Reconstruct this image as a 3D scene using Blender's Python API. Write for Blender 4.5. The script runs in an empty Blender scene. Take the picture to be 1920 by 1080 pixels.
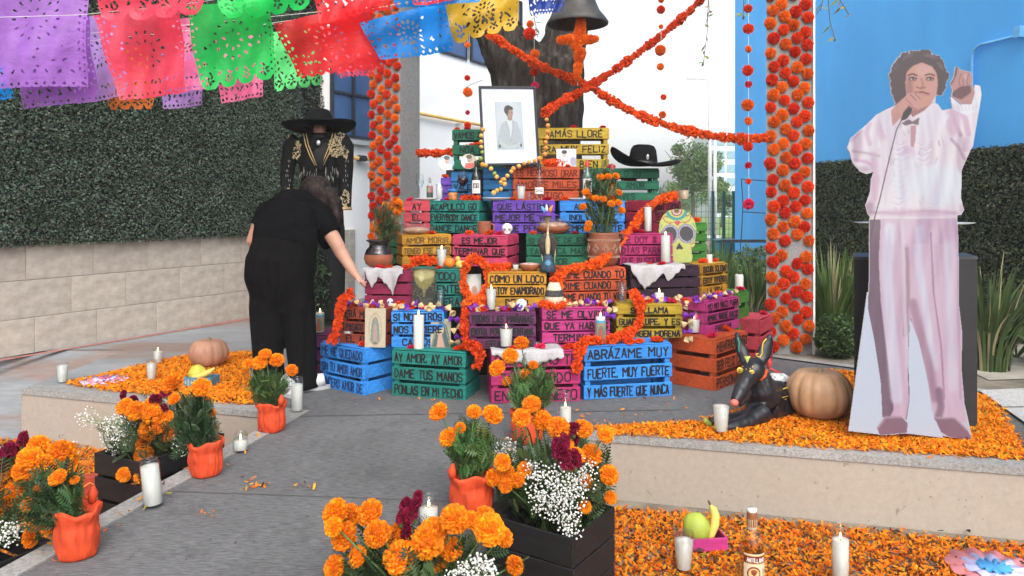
import bpy, math, random
import numpy as np
from mathutils import Vector, Matrix, Euler, noise as mnoise

R = math.radians
S = bpy.context.scene
C = S.collection
rng = np.random.default_rng(7)
rnd = random.Random(11)
F, CX, HY, HC = 1400.0, 960.0, 382.0, 1.1      # focal length in photo pixels, principal column, horizon row, eye height

# ------------------------------------------------------------------ camera, sky, sun, exposure
cam_d = bpy.data.cameras.new('camera')
cam = bpy.data.objects.new('camera', cam_d)
C.objects.link(cam)
cam.location = (0, 0, HC)
cam.rotation_euler = (R(90), 0, 0)
cam_d.sensor_width = 36
cam_d.lens = 36 * F / 1920
cam_d.shift_y = (HY - 540) / 1920
cam_d.clip_end = 600
S.camera = cam

world = bpy.data.worlds.new('World')
S.world = world
world.use_nodes = True
wn, wl = world.node_tree.nodes, world.node_tree.links
wn.clear()
sky = wn.new('ShaderNodeTexSky')
sky.sky_type = 'NISHITA'
sky.sun_disc = False
sky.sun_elevation = R(46)
sky.sun_rotation = R(168)
sky.air_density = 1.0
sky.dust_density = 4.0
hs = wn.new('ShaderNodeHueSaturation')
hs.inputs['Saturation'].default_value = 0.16
bg = wn.new('ShaderNodeBackground')
bg.inputs['Strength'].default_value = 0.15
wo = wn.new('ShaderNodeOutputWorld')
wl.new(sky.outputs[0], hs.inputs['Color'])
wl.new(hs.outputs[0], bg.inputs['Color'])
wl.new(bg.outputs[0], wo.inputs['Surface'])

sun_d = bpy.data.lights.new('sun', 'SUN')
sun_d.energy = 0.5
sun_d.angle = R(60)
sun_d.color = (1.0, 0.93, 0.82)
sun = bpy.data.objects.new('sun', sun_d)
C.objects.link(sun)
_el, _az = sky.sun_elevation, sky.sun_rotation
_d = Vector((math.sin(_az) * math.cos(_el), math.cos(_az) * math.cos(_el), math.sin(_el)))
sun.rotation_euler = _d.to_track_quat('Z', 'Y').to_euler()

S.view_settings.view_transform = 'Standard'
S.view_settings.look = 'None'
S.view_settings.gamma = 1.0
S.view_settings.use_curve_mapping = False
S.view_settings.exposure = 1.12
S.render.engine = 'CYCLES'
S.cycles.max_bounces = 8
S.cycles.transparent_max_bounces = 24
S.cycles.caustics_reflective = False
S.cycles.caustics_refractive = False

# ------------------------------------------------------------------ helpers
def P(px, py, D):
    return Vector(((px - CX) * D / F, D, HC - (py - HY) * D / F))

def G(px, py, z=0.0):
    D = F * (HC - z) / (py - HY)
    return Vector(((px - CX) * D / F, D, z))

def lin(r, g, b):
    f = lambda c: ((c / 255 + 0.055) / 1.055) ** 2.4 if c > 10 else c / 255 / 12.92
    return (f(r), f(g), f(b))

def tag(o, label=None, cat=None, group=None, kind=None):
    if label: o['label'] = label
    if cat: o['category'] = cat
    if group: o['group'] = group
    if kind: o['kind'] = kind
    return o

def thing(name, label, cat, loc=(0, 0, 0), rz=0.0, group=None):
    o = bpy.data.objects.new(name, None)
    o.empty_display_size = 0.05
    C.objects.link(o)
    o.location = loc
    o.rotation_euler = (0, 0, rz)
    return tag(o, label, cat, group)

def inst(name, me, parent=None, loc=(0, 0, 0), rot=(0, 0, 0), sc=1.0, mat=None):
    o = bpy.data.objects.new(name, me)
    C.objects.link(o)
    if parent is not None: o.parent = parent
    o.location = loc
    o.rotation_euler = rot
    o.scale = (sc, sc, sc) if not hasattr(sc, '__len__') else sc
    if mat is not None and me.materials:
        o.material_slots[0].link = 'OBJECT'
        o.material_slots[0].material = mat
    return o

def npmesh(name, v, f, mat=None, col=None, smooth=False):
    """mesh from arrays: v (N,3), f (M,k); col (N,3) gives a vertex colour named Col"""
    v = np.asarray(v, dtype=np.float32); f = np.asarray(f, dtype=np.int32)
    me = bpy.data.meshes.new(name)
    k = f.shape[1]
    me.vertices.add(len(v)); me.vertices.foreach_set('co', v.ravel())
    me.loops.add(f.size); me.loops.foreach_set('vertex_index', f.ravel())
    me.polygons.add(len(f))
    me.polygons.foreach_set('loop_start', np.arange(0, f.size, k, dtype=np.int32))
    me.polygons.foreach_set('loop_total', np.full(len(f), k, dtype=np.int32))
    if smooth: me.polygons.foreach_set('use_smooth', np.ones(len(f), dtype=bool))
    if col is not None:
        a = me.color_attributes.new('Col', 'FLOAT_COLOR', 'POINT')
        c4 = np.ones((len(v), 4), dtype=np.float32); c4[:, :3] = col
        a.data.foreach_set('color', c4.ravel())
    if mat: me.materials.append(mat)
    me.update(calc_edges=True)
    return me

class MB:
    def __init__(s): s.v = []; s.f = []; s.c = []
    def add(s, vs, fs, col=None):
        o = len(s.v)
        s.v += [tuple(p) for p in vs]
        s.f += [tuple(i + o for i in q) for q in fs]
        s.c += [col or (1, 1, 1)] * len(vs)
        return s
    def box(s, c, d, rot=None, bev=0.0, col=None):
        x, y, z = d[0] / 2, d[1] / 2, d[2] / 2
        if bev <= 0:
            vs = [(-x, -y, -z), (x, -y, -z), (x, y, -z), (-x, y, -z), (-x, -y, z), (x, -y, z), (x, y, z), (-x, y, z)]
            fs = [(0, 3, 2, 1), (4, 5, 6, 7), (0, 1, 5, 4), (1, 2, 6, 5), (2, 3, 7, 6), (3, 0, 4, 7)]
        else:
            b = min(bev, x * .8, y * .8, z * .8)
            vs = []; idx = {}
            for sx in (-1, 1):
                for sy in (-1, 1):
                    for sz in (-1, 1):
                        for ax in range(3):
                            p = [sx * (x - b), sy * (y - b), sz * (z - b)]
                            p[ax] = (sx * x, sy * y, sz * z)[ax]
                            idx[(sx, sy, sz, ax)] = len(vs); vs.append(tuple(p))
            fs = []
            I = idx
            q = [(-1, -1), (1, -1), (1, 1), (-1, 1)]
            for sg in (-1, 1):
                fx = [I[(sg, a, b2, 0)] for a, b2 in q]; fs.append(fx if sg > 0 else fx[::-1])
                fy = [I[(a, sg, b2, 1)] for a, b2 in q]; fs.append(fy[::-1] if sg > 0 else fy)
                fz = [I[(a, b2, sg, 2)] for a, b2 in q]; fs.append(fz if sg > 0 else fz[::-1])
            for a in (-1, 1):
                for b2 in (-1, 1):
                    e = [I[(-1, a, b2, 1)], I[(1, a, b2, 1)], I[(1, a, b2, 2)], I[(-1, a, b2, 2)]]
                    fs.append(e if a * b2 < 0 else e[::-1])
                    e = [I[(a, -1, b2, 0)], I[(a, 1, b2, 0)], I[(a, 1, b2, 2)], I[(a, -1, b2, 2)]]
                    fs.append(e if a * b2 > 0 else e[::-1])
                    e = [I[(a, b2, -1, 0)], I[(a, b2, 1, 0)], I[(a, b2, 1, 1)], I[(a, b2, -1, 1)]]
                    fs.append(e if a * b2 < 0 else e[::-1])
                    for c2 in (-1, 1):
                        t = [I[(a, b2, c2, 0)], I[(a, b2, c2, 1)], I[(a, b2, c2, 2)]]
                        fs.append(t if a * b2 * c2 > 0 else t[::-1])
        if rot is not None: vs = [rot @ Vector(p) for p in vs]
        vs = [(p[0] + c[0], p[1] + c[1], p[2] + c[2]) for p in vs]
        return s.add(vs, fs, col)
    def tube(s, pts, rad, n=8, cap=True, ell=None, col=None, up=None):
        """pts path, rad float or list; ell: list of (a,b) radii across / along 'up'"""
        pts = [Vector(p) for p in pts]; m = len(pts)
        if not hasattr(rad, '__len__'): rad = [rad] * m
        vs = []; ref = Vector(up) if up else None; prev = None
        for i in range(m):
            t = (pts[min(i + 1, m - 1)] - pts[max(i - 1, 0)]).normalized()
            if ref is not None: a = ref.cross(t)
            elif prev is None: a = t.orthogonal()
            else: a = prev - t * prev.dot(t)
            if a.length < 1e-6: a = t.orthogonal()
            a.normalize(); b = t.cross(a); prev = a
            ra, rb = (ell[i] if ell else (rad[i], rad[i]))
            for k in range(n):
                th = 2 * math.pi * k / n
                vs.append(pts[i] + a * math.cos(th) * ra + b * math.sin(th) * rb)
        fs = []
        for i in range(m - 1):
            for k in range(n):
                k2 = (k + 1) % n
                fs.append((i * n + k, i * n + k2, (i + 1) * n + k2, (i + 1) * n + k))
        if cap:
            fs.append(tuple(range(n))[::-1]); fs.append(tuple(range((m - 1) * n, m * n)))
        return s.add(vs, fs, col)
    def lathe(s, prof, n=20, c=(0, 0, 0), ribs=None, cap=True, col=None):
        vs = []; fs = []
        for (r, z) in prof:
            for k in range(n):
                th = 2 * math.pi * k / n
                q = r * (ribs(th, z) if ribs else 1)
                vs.append((c[0] + q * math.cos(th), c[1] + q * math.sin(th), c[2] + z))
        m = len(prof)
        for i in range(m - 1):
            for k in range(n):
                k2 = (k + 1) % n
                fs.append((i * n + k, i * n + k2, (i + 1) * n + k2, (i + 1) * n + k))
        if cap:
            fs.append(tuple(range(n))[::-1]); fs.append(tuple(range((m - 1) * n, m * n)))
        return s.add(vs, fs, col)
    def ellipsoid(s, c, r, n=14, m=9, rot=None, col=None):
        vs = []; fs = []
        for i in range(m + 1):
            ph = math.pi * i / m
            for k in range(n):
                th = 2 * math.pi * k / n
                p = Vector((r[0] * math.sin(ph) * math.cos(th), r[1] * math.sin(ph) * math.sin(th), -r[2] * math.cos(ph)))
                if rot is not None: p = rot @ p
                vs.append((c[0] + p.x, c[1] + p.y, c[2] + p.z))
        for i in range(m):
            for k in range(n):
                k2 = (k + 1) % n
                fs.append((i * n + k, i * n + k2, (i + 1) * n + k2, (i + 1) * n + k))
        return s.add(vs, fs, col)
    def ribbon(s, pts, w, nrm, lift=0.0):
        """flat mitred strip along pts, lying in the plane with normal nrm"""
        pts = [Vector(p) for p in pts]; nrm = Vector(nrm)
        for i in range(1, len(pts) - 1):                    # sharp corners start a new stroke
            if (pts[i] - pts[i - 1]).angle(pts[i + 1] - pts[i], 0) > .9:
                s.ribbon(pts[:i + 1], w, nrm, lift); return s.ribbon(pts[i:], w, nrm, lift + .00012)
        m = len(pts); vs = []
        for i in range(m):
            t = (pts[min(i + 1, m - 1)] - pts[max(i - 1, 0)])
            if t.length < 1e-9: t = Vector((1, 0, 0))
            t.normalize(); a = nrm.cross(t)
            p = pts[i] + nrm * lift
            if i == 0: p = p - t * w * .3
            if i == m - 1: p = p + t * w * .3
            vs += [p + a * w / 2, p - a * w / 2]
        return s.add(vs, [(2 * i, 2 * i + 1, 2 * i + 3, 2 * i + 2) for i in range(m - 1)])
    def mesh(s, name, mat=None, smooth=False, vcol=False):
        me = bpy.data.meshes.new(name)
        me.from_pydata(s.v, [], s.f)
        if vcol:
            a = me.color_attributes.new('Col', 'FLOAT_COLOR', 'POINT')
            c4 = np.ones((len(s.v), 4), dtype=np.float32); c4[:, :3] = s.c
            a.data.foreach_set('color', c4.ravel())
        if smooth: me.polygons.foreach_set('use_smooth', np.ones(len(me.polygons), dtype=bool))
        if mat: me.materials.append(mat)
        me.update()
        return me
    def build(s, name, mat, parent=None, smooth=False, vcol=False, loc=(0, 0, 0), rot=(0, 0, 0)):
        return inst(name, s.mesh(name, mat, smooth, vcol), parent, loc, rot)

def fused(name, mb, mat, parent=None, voxel=0.012, smooth=4, loc=(0, 0, 0), wrinkle=None):
    """several closed shapes melted into ONE continuous surface"""
    o = mb.build(name + '_tmp', mat)
    m = o.modifiers.new('r', 'REMESH'); m.mode = 'VOXEL'; m.voxel_size = voxel
    q = o.modifiers.new('s', 'SMOOTH'); q.iterations = smooth; q.factor = 0.6
    dg = bpy.context.evaluated_depsgraph_get(); dg.update()
    me = bpy.data.meshes.new_from_object(o.evaluated_get(dg))
    bpy.data.objects.remove(o)
    me.name = name
    if wrinkle:
        n = len(me.vertices); co = np.empty(n * 3, np.float32); no = np.empty(n * 3, np.float32)
        me.vertices.foreach_get('co', co); me.vertices.foreach_get('normal', no); co = co.reshape(-1, 3); no = no.reshape(-1, 3)
        a, sx, sz = wrinkle
        d = np.array([abs(mnoise.noise(Vector((p[0] * sx + p[2] * 2, p[1] * sx, p[2] * sz)))) + .5 * mnoise.noise(Vector((p[0] * sx * 2.3, p[1] * sx * 2.3, p[2] * sz * 2.1 + p[0] * 5))) for p in co])
        co += no * (a * (d - .2))[:, None]; me.vertices.foreach_set('co', co.ravel()); me.update()
    me.polygons.foreach_set('use_smooth', np.ones(len(me.polygons), dtype=bool))
    return inst(name, me, parent, loc)

def prism(mb, poly, z0, z1, col=None):
    n = len(poly)
    vs = [(p[0], p[1], z0) for p in poly] + [(p[0], p[1], z1) for p in poly]
    fs = [tuple(range(n))[::-1], tuple(range(n, 2 * n))] + [(i, (i + 1) % n, n + (i + 1) % n, n + i) for i in range(n)]
    return mb.add(vs, fs, col)

# ---------------------------------------------------------------- scattering of small pieces
def frames(z, spin):
    """rotation matrices (N,3,3) whose third column is z, spun about it"""
    z = z / np.linalg.norm(z, axis=1, keepdims=True)
    a = np.where(np.abs(z[:, 2:3]) < .9, np.array([[0, 0, 1.]]), np.array([[1., 0, 0]]))
    x = np.cross(a, z); x /= np.linalg.norm(x, axis=1, keepdims=True)
    y = np.cross(z, x)
    c, s = np.cos(spin)[:, None], np.sin(spin)[:, None]
    return np.stack([x * c + y * s, -x * s + y * c, z], axis=2)

def scatter(bv, bf, pos, rot, scale, col=None):
    bv = np.asarray(bv, float); bf = np.asarray(bf); n = len(pos)
    sc = np.asarray(scale, float).reshape(-1, 1, 1) if np.ndim(scale) else scale
    v = np.einsum('nij,kj->nki', rot, bv) * sc + pos[:, None, :]
    f = bf[None] + (np.arange(n) * len(bv))[:, None, None]
    c = None if col is None else np.repeat(col, len(bv), axis=0)
    return v.reshape(-1, 3), f.reshape(-1, bf.shape[1]), c

def face_out(spin=None, j=.18):
    """euler that turns a flower's +z towards -y after a random spin"""
    a = rnd.uniform(0, 6.28) if spin is None else spin
    return (Euler((rnd.uniform(-j, j), 0, rnd.uniform(-j, j))).to_matrix() @ Matrix.Rotation(R(90), 3, 'X') @ Matrix.Rotation(a, 3, 'Z')).to_euler()

def rdirs(n, up=0.0):
    d = rng.normal(size=(n, 3)); d /= np.linalg.norm(d, axis=1, keepdims=True)
    d[:, 2] += up
    return d / np.linalg.norm(d, axis=1, keepdims=True)

def inpoly(x, y, poly):
    m = np.zeros(np.shape(x), bool); n = len(poly); j = n - 1
    for i in range(n):
        xi, yi = poly[i]; xj, yj = poly[j]
        if yi != yj:
            c = ((yi > y) != (yj > y)) & (x < (xj - xi) * (y - yi) / (yj - yi) + xi)
            m ^= c
        j = i
    return m

# ---------------------------------------------------------------- materials
_M = {}
def newmat(key):
    m = bpy.data.materials.new(key); m.use_nodes = True
    nt = m.node_tree; b = nt.nodes['Principled BSDF']
    return m, nt, b

def mixc(nt, fac, a, b, mode='MIX'):
    n = nt.nodes.new('ShaderNodeMix'); n.data_type = 'RGBA'; n.blend_type = mode
    for s_, v in ((n.inputs[0], fac), (n.inputs[6], a), (n.inputs[7], b)):
        if hasattr(v, 'is_linked') or hasattr(v, 'links'): nt.links.new(v, s_)
        elif isinstance(v, (int, float)): s_.default_value = v
        else: s_.default_value = (*v, 1) if len(v) == 3 else v
    return n.outputs[2]

def noise(nt, scale, detail=4, rough=.55, vec=None, stretch=None):
    t = nt.nodes.new('ShaderNodeTexNoise')
    t.inputs['Scale'].default_value = scale; t.inputs['Detail'].default_value = detail; t.inputs['Roughness'].default_value = rough
    tc = nt.nodes.new('ShaderNodeTexCoord'); out = tc.outputs['Object']
    if stretch:
        mp = nt.nodes.new('ShaderNodeMapping'); mp.inputs['Scale'].default_value = stretch
        nt.links.new(out, mp.inputs['Vector']); out = mp.outputs['Vector']
    nt.links.new(out, t.inputs['Vector'])
    return t.outputs['Fac']

def ramp(nt, fac, stops):
    r = nt.nodes.new('ShaderNodeValToRGB'); e = r.color_ramp.elements
    while len(e) < len(stops): e.new(.5)
    for q, (p, c) in zip(e, stops):
        q.position = p; q.color = (*c, 1) if hasattr(c, '__len__') else (c, c, c, 1)
    nt.links.new(fac, r.inputs['Fac'])
    return r.outputs['Color']

def M(key, col=(.5, .5, .5), rough=.6, var=.15, scale=9, bump=0.0, bscale=70, spec=.35, metal=0, ovar=0.0, ohue=0.0, stretch=None, emit=0, coat=0, sheen=0):
    if key in _M: return _M[key]
    m, nt, b = newmat(key)
    f = noise(nt, scale, 5, .6, stretch=stretch)
    lo = tuple(c * (1 - var) for c in col); hi = tuple(min(1, c * (1 + var)) for c in col)
    c = ramp(nt, f, [(.3, lo), (.7, hi)])
    if ovar or ohue:
        oi = nt.nodes.new('ShaderNodeObjectInfo'); hsn = nt.nodes.new('ShaderNodeHueSaturation')
        for amt, s_, base in ((ovar, 'Value', 1), (ohue, 'Hue', .5)):
            if amt:
                mr = nt.nodes.new('ShaderNodeMapRange')
                mr.inputs[3].default_value = base - amt; mr.inputs[4].default_value = base + amt
                nt.links.new(oi.outputs['Random'], mr.inputs[0]); nt.links.new(mr.outputs[0], hsn.inputs[s_])
        nt.links.new(c, hsn.inputs['Color']); c = hsn.outputs[0]
    nt.links.new(c, b.inputs['Base Color'])
    b.inputs['Roughness'].default_value = rough
    b.inputs['Specular IOR Level'].default_value = spec
    b.inputs['Metallic'].default_value = metal
    if coat: b.inputs['Coat Weight'].default_value = coat
    if sheen: b.inputs['Sheen Weight'].default_value = sheen
    if emit:
        b.inputs['Emission Color'].default_value = (*col, 1); b.inputs['Emission Strength'].default_value = emit
    if bump:
        bn = nt.nodes.new('ShaderNodeBump'); bn.inputs['Strength'].default_value = bump; bn.inputs['Distance'].default_value = .004
        nt.links.new(noise(nt, bscale, 6, .65, stretch=stretch), bn.inputs['Height']); nt.links.new(bn.outputs[0], b.inputs['Normal'])
    _M[key] = m
    return m

def MV(key, rough=.6, spec=.3, trans=0.0, bump=0, ovar=0.0):
    """material coloured by the Col attribute; trans = share of light let through (petals, leaves, paper)"""
    if key in _M: return _M[key]
    m, nt, b = newmat(key)
    a = nt.nodes.new('ShaderNodeAttribute'); a.attribute_name = 'Col'; c = a.outputs['Color']
    if ovar:
        oi = nt.nodes.new('ShaderNodeObjectInfo'); hsn = nt.nodes.new('ShaderNodeHueSaturation')
        mr = nt.nodes.new('ShaderNodeMapRange'); mr.inputs[3].default_value = 1 - ovar; mr.inputs[4].default_value = 1 + ovar
        mh = nt.nodes.new('ShaderNodeMapRange'); mh.inputs[3].default_value = .5 - ovar * .05; mh.inputs[4].default_value = .5 + ovar * .05
        nt.links.new(oi.outputs['Random'], mr.inputs[0]); nt.links.new(mr.outputs[0], hsn.inputs['Value'])
        nt.links.new(oi.outputs['Random'], mh.inputs[0]); nt.links.new(mh.outputs[0], hsn.inputs['Hue'])
        nt.links.new(c, hsn.inputs['Color']); c = hsn.outputs[0]
    nt.links.new(c, b.inputs['Base Color'])
    b.inputs['Roughness'].default_value = rough; b.inputs['Specular IOR Level'].default_value = spec
    if bump:
        bn = nt.nodes.new('ShaderNodeBump'); bn.inputs['Strength'].default_value = bump; bn.inputs['Distance'].default_value = .003
        nt.links.new(noise(nt, 120, 4), bn.inputs['Height']); nt.links.new(bn.outputs[0], b.inputs['Normal'])
    if trans:
        tr = nt.nodes.new('ShaderNodeBsdfTranslucent'); mx = nt.nodes.new('ShaderNodeMixShader'); mx.inputs[0].default_value = trans
        nt.links.new(c, tr.inputs['Color'])
        nt.links.new(b.outputs[0], mx.inputs[1]); nt.links.new(tr.outputs[0], mx.inputs[2])
        nt.links.new(mx.outputs[0], nt.nodes['Material Output'].inputs['Surface'])
    _M[key] = m
    return m

def MGlass(key, tint=(.95, .97, .97), clear=.82):
    """thin clear glass: mostly see-through with fresnel gloss"""
    if key in _M: return _M[key]
    m, nt, b = newmat(key); nt.nodes.remove(b)
    tr = nt.nodes.new('ShaderNodeBsdfTransparent'); tr.inputs['Color'].default_value = (*tint, 1)
    gl = nt.nodes.new('ShaderNodeBsdfGlossy'); gl.inputs['Roughness'].default_value = .04; gl.inputs['Color'].default_value = (.9, .95, 1, 1)
    lw = nt.nodes.new('ShaderNodeLayerWeight'); lw.inputs['Blend'].default_value = .5
    pw = nt.nodes.new('ShaderNodeMath'); pw.operation = 'POWER'; pw.inputs[1].default_value = 3.0; nt.links.new(lw.outputs['Facing'], pw.inputs[0])
    mr = nt.nodes.new('ShaderNodeMapRange'); mr.inputs[3].default_value = .03; mr.inputs[4].default_value = .03 + (1 - clear) * 2.2; nt.links.new(pw.outputs[0], mr.inputs[0])
    mx = nt.nodes.new('ShaderNodeMixShader')
    nt.links.new(mr.outputs[0], mx.inputs[0]); nt.links.new(tr.outputs[0], mx.inputs[1]); nt.links.new(gl.outputs[0], mx.inputs[2])
    nt.links.new(mx.outputs[0], nt.nodes['Material Output'].inputs['Surface'])
    _M[key] = m
    return m

def MPaper(key, col, seethru=.12):
    """thin coloured plastic tissue: glossy, light passes through"""
    if key in _M: return _M[key]
    m, nt, b = newmat(key)
    c = ramp(nt, noise(nt, 14, 4), [(.3, tuple(x * .82 for x in col)), (.7, tuple(min(1, x * 1.12) for x in col))])
    nt.links.new(c, b.inputs['Base Color']); b.inputs['Roughness'].default_value = .28; b.inputs['Specular IOR Level'].default_value = .5
    bn = nt.nodes.new('ShaderNodeBump'); bn.inputs['Strength'].default_value = .5; bn.inputs['Distance'].default_value = .01
    nt.links.new(noise(nt, 22, 5, .7, stretch=(1, 1, 2.2)), bn.inputs['Height']); nt.links.new(bn.outputs[0], b.inputs['Normal'])
    tl = nt.nodes.new('ShaderNodeBsdfTranslucent'); nt.links.new(c, tl.inputs['Color'])
    tp = nt.nodes.new('ShaderNodeBsdfTransparent'); tp.inputs['Color'].default_value = (*[min(1, x * 1.1 + .03) for x in col], 1)
    m1 = nt.nodes.new('ShaderNodeMixShader'); m1.inputs[0].default_value = .36
    m2 = nt.nodes.new('ShaderNodeMixShader'); m2.inputs[0].default_value = seethru
    nt.links.new(b.outputs[0], m1.inputs[1]); nt.links.new(tl.outputs[0], m1.inputs[2])
    nt.links.new(m1.outputs[0], m2.inputs[1]); nt.links.new(tp.outputs[0], m2.inputs[2])
    nt.links.new(m2.outputs[0], nt.nodes['Material Output'].inputs['Surface'])
    _M[key] = m
    return m

# ---------------------------------------------------------------- hand lettering with a brush-stroke alphabet
STROKES = {
 'A': '002640 1232', 'B': '000626353403 033342413000', 'C': '4536160501103041', 'D': '00062644422000', 'E': '46060040 0333', 'F': '460600 0333',
 'G': '45361605011030414323', 'H': '0600 4640 0343', 'I': '2620', 'J': '4641301001', 'K': '0600 4603 0340', 'L': '060040', 'M': '0006234640',
 'N': '00064046', 'O': '160501103041453616', 'P': '00063645443303', 'Q': '160501103041453616 2240', 'R': '00063645443303 2340',
 'S': '453616050413334241301001', 'T': '0646 2620', 'U': '060110304146', 'V': '062046', 'W': '0610233046', 'X': '0046 0640', 'Y': '0623 462320',
 'Z': '06460040', ',': '2110', '.': '1011', '-': '1333', '8': '231405163645342313 2312011030413223', '?': '05163645342322', '!': '2622'}

def stroke_points(ch):
    acc = None
    tab = {'Á': 'A', 'É': 'E', 'Í': 'I', 'Ó': 'O', 'Ú': 'U', 'Ñ': 'N'}
    if ch in tab: acc = ch; ch = tab[ch]
    out = []
    for part in STROKES.get(ch, '').split():
        out.append([(int(part[i]) / 4, int(part[i + 1]) / 6) for i in range(0, len(part) - 1, 2)])
    if acc == 'Ñ': out.append([(.2, 1.15), (.45, 1.25), (.6, 1.12), (.85, 1.22)])
    elif acc: out.append([(.45, 1.12), (.75, 1.3)])
    return out

def lettering(text, w, h, stroke=.009, seed=0, align='c'):
    """letters standing in the XZ plane (reading towards -Y), fitted in a box w x h centred on the origin"""
    r = random.Random(seed); mb = MB()
    adv = []
    for ch in text: adv.append({'I': .5, ' ': .75, ',': .5, '.': .4, 'M': 1.3, 'W': 1.3}.get(ch, 1.0))
    tot = sum(adv); lh = h
    cw = min(w / tot, lh * .82)
    x = -tot * cw / 2 if align == 'c' else -w / 2
    k = 0
    for ch, a in zip(text, adv):
        lw = a * cw * .72
        dz = r.uniform(-.05, .05) * lh; sx = r.uniform(.9, 1.08); sh = r.uniform(-.04, .04); hh = lh * r.uniform(.9, 1.03)
        for pl in stroke_points(ch):
            ox = x + (a * cw - lw) / 2
            if ch in 'IÍ': ox = x + a * cw / 2 - lw / 2
            pts = [(ox + (u * sx + sh * v) * lw + r.uniform(-.02, .02) * lw, 0, -lh / 2 + dz + v * hh) for u, v in pl]
            mb.ribbon(pts, stroke * r.uniform(.85, 1.15), (0, -1, 0), lift=.0008 + .00025 * (k % 5)); k += 1
        x += a * cw
    return mb

# ---------------------------------------------------------------- flat print painted on a grid (posters, cards, cut-outs)
class Print:
    def __init__(s, x0, y0, x1, y1, nx, bgcol=(1, 1, 1)):
        """picture space x0..x1, y0..y1 (y down), nx cells across"""
        s.nx = nx; s.ny = max(2, int(round(nx * (y1 - y0) / (x1 - x0)))); s.b = (x0, y0, x1, y1)
        s.k = s.amp = 1
        s.X, s.Y = np.meshgrid(np.linspace(x0, x1, nx + 1), np.linspace(y0, y1, s.ny + 1))
        s.im = np.ones((s.ny + 1, nx + 1, 3)) * np.array(bgcol)
    def blur(s, m, r):
        r = int(round(r * s.k))
        if r <= 0: return m
        k = np.exp(-np.linspace(-2, 2, 2 * r + 1) ** 2); k /= k.sum()
        p = np.pad(m, ((r, r), (r, r)), mode='edge')
        p = sum(k[i] * p[i:i + m.shape[0], :] for i in range(2 * r + 1))
        return sum(k[i] * p[:, i:i + m.shape[1]] for i in range(2 * r + 1))
    def put(s, m, col, a=1.0):
        m = np.clip(m * a * s.amp, 0, 1)[..., None]
        s.im = s.im * (1 - m) + np.array(col) * m
    def poly(s, pts, col, soft=0, a=1.0, clip=None):
        m = s.blur(inpoly(s.X, s.Y, pts).astype(float), soft)
        if clip is not None: m = m * clip
        s.put(m, col, a); return m
    def ell(s, cx, cy, rx, ry, col, soft=0, a=1.0, rot=0, clip=None):
        dx, dy = s.X - cx, s.Y - cy; c, q = math.cos(rot), math.sin(rot)
        m = (((dx * c + dy * q) / rx) ** 2 + ((-dx * q + dy * c) / ry) ** 2 < 1).astype(float)
        m = s.blur(m, soft)
        if clip is not None: m = m * clip
        s.put(m, col, a); return m
    def line(s, pts, w, col, soft=0, a=1.0, clip=None):
        m = np.zeros_like(s.X)
        for (ax, ay), (bx, by) in zip(pts[:-1], pts[1:]):
            dx, dy = bx - ax, by - ay; L = dx * dx + dy * dy + 1e-9
            t = np.clip(((s.X - ax) * dx + (s.Y - ay) * dy) / L, 0, 1)
            m = np.maximum(m, (np.hypot(s.X - ax - t * dx, s.Y - ay - t * dy) < w / 2).astype(float))
        m = s.blur(m, soft)
        if clip is not None: m = m * clip
        s.put(m, col, a); return m
    def grain(s, amt, r=1):
        n = s.blur(rng.normal(size=s.X.shape), r)[..., None]
        s.im = np.clip(s.im * (1 + amt * n), 0, 1)
    def mesh(s, name, w, h, mat, mask=None, bend=None):
        """grid in XZ, facing -Y, centred in x, standing on z=0"""
        x0, y0, x1, y1 = s.b
        vx = ((s.X - x0) / (x1 - x0) - .5) * w; vz = (1 - (s.Y - y0) / (y1 - y0)) * h
        vy = np.zeros_like(vx) if bend is None else bend(vx, vz)
        v = np.stack([vx, vy, vz], -1).reshape(-1, 3)
        i = np.arange(s.ny)[:, None] * (s.nx + 1) + np.arange(s.nx)[None]
        f = np.stack([i, i + s.nx + 1, i + s.nx + 2, i + 1], -1).reshape(-1, 4)
        if mask is not None:
            mask = np.asarray(mask, float)
            mm = (mask[:-1, :-1] + mask[1:, 1:] + mask[1:, :-1] + mask[:-1, 1:]) / 4
            f = f[(mm > .5).ravel()]
            u = np.unique(f); mp = -np.ones(len(v), int); mp[u] = np.arange(len(u)); f = mp[f]; v = v[u]
            col = s.im.reshape(-1, 3)[u]
        else: col = s.im.reshape(-1, 3)
        return npmesh(name, v, f, mat, col)

def outline_board(poly, th, name, mat):
    """plate from a traced outline (x,z), thickness th along +Y"""
    cu = bpy.data.curves.new(name, 'CURVE'); cu.dimensions = '2D'; cu.fill_mode = 'BOTH'; cu.extrude = th / 2
    sp = cu.splines.new('POLY'); sp.points.add(len(poly) - 1)
    for p, (x, z) in zip(sp.points, poly): p.co = (x, z, 0, 1)
    sp.use_cyclic_u = True
    o = bpy.data.objects.new(name, cu); C.objects.link(o)
    dg = bpy.context.evaluated_depsgraph_get(); dg.update()
    me = bpy.data.meshes.new_from_object(o.evaluated_get(dg)); bpy.data.objects.remove(o)
    me.transform(Matrix.Rotation(R(90), 4, 'X')); me.transform(Matrix.Translation((0, th / 2, 0)))
    me.materials.clear(); me.materials.append(mat); me.name = name
    return me
# ================================================================== THE SETTING
def sheet(name, poly, z, mat, kind='structure', label=None):
    me = bpy.data.meshes.new(name)
    me.from_pydata([(p[0], p[1], z if len(p) < 3 else p[2]) for p in poly], [], [tuple(range(len(poly)))])
    me.materials.append(mat)
    o = inst(name, me); return tag(o, label=label, kind=kind)

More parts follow.
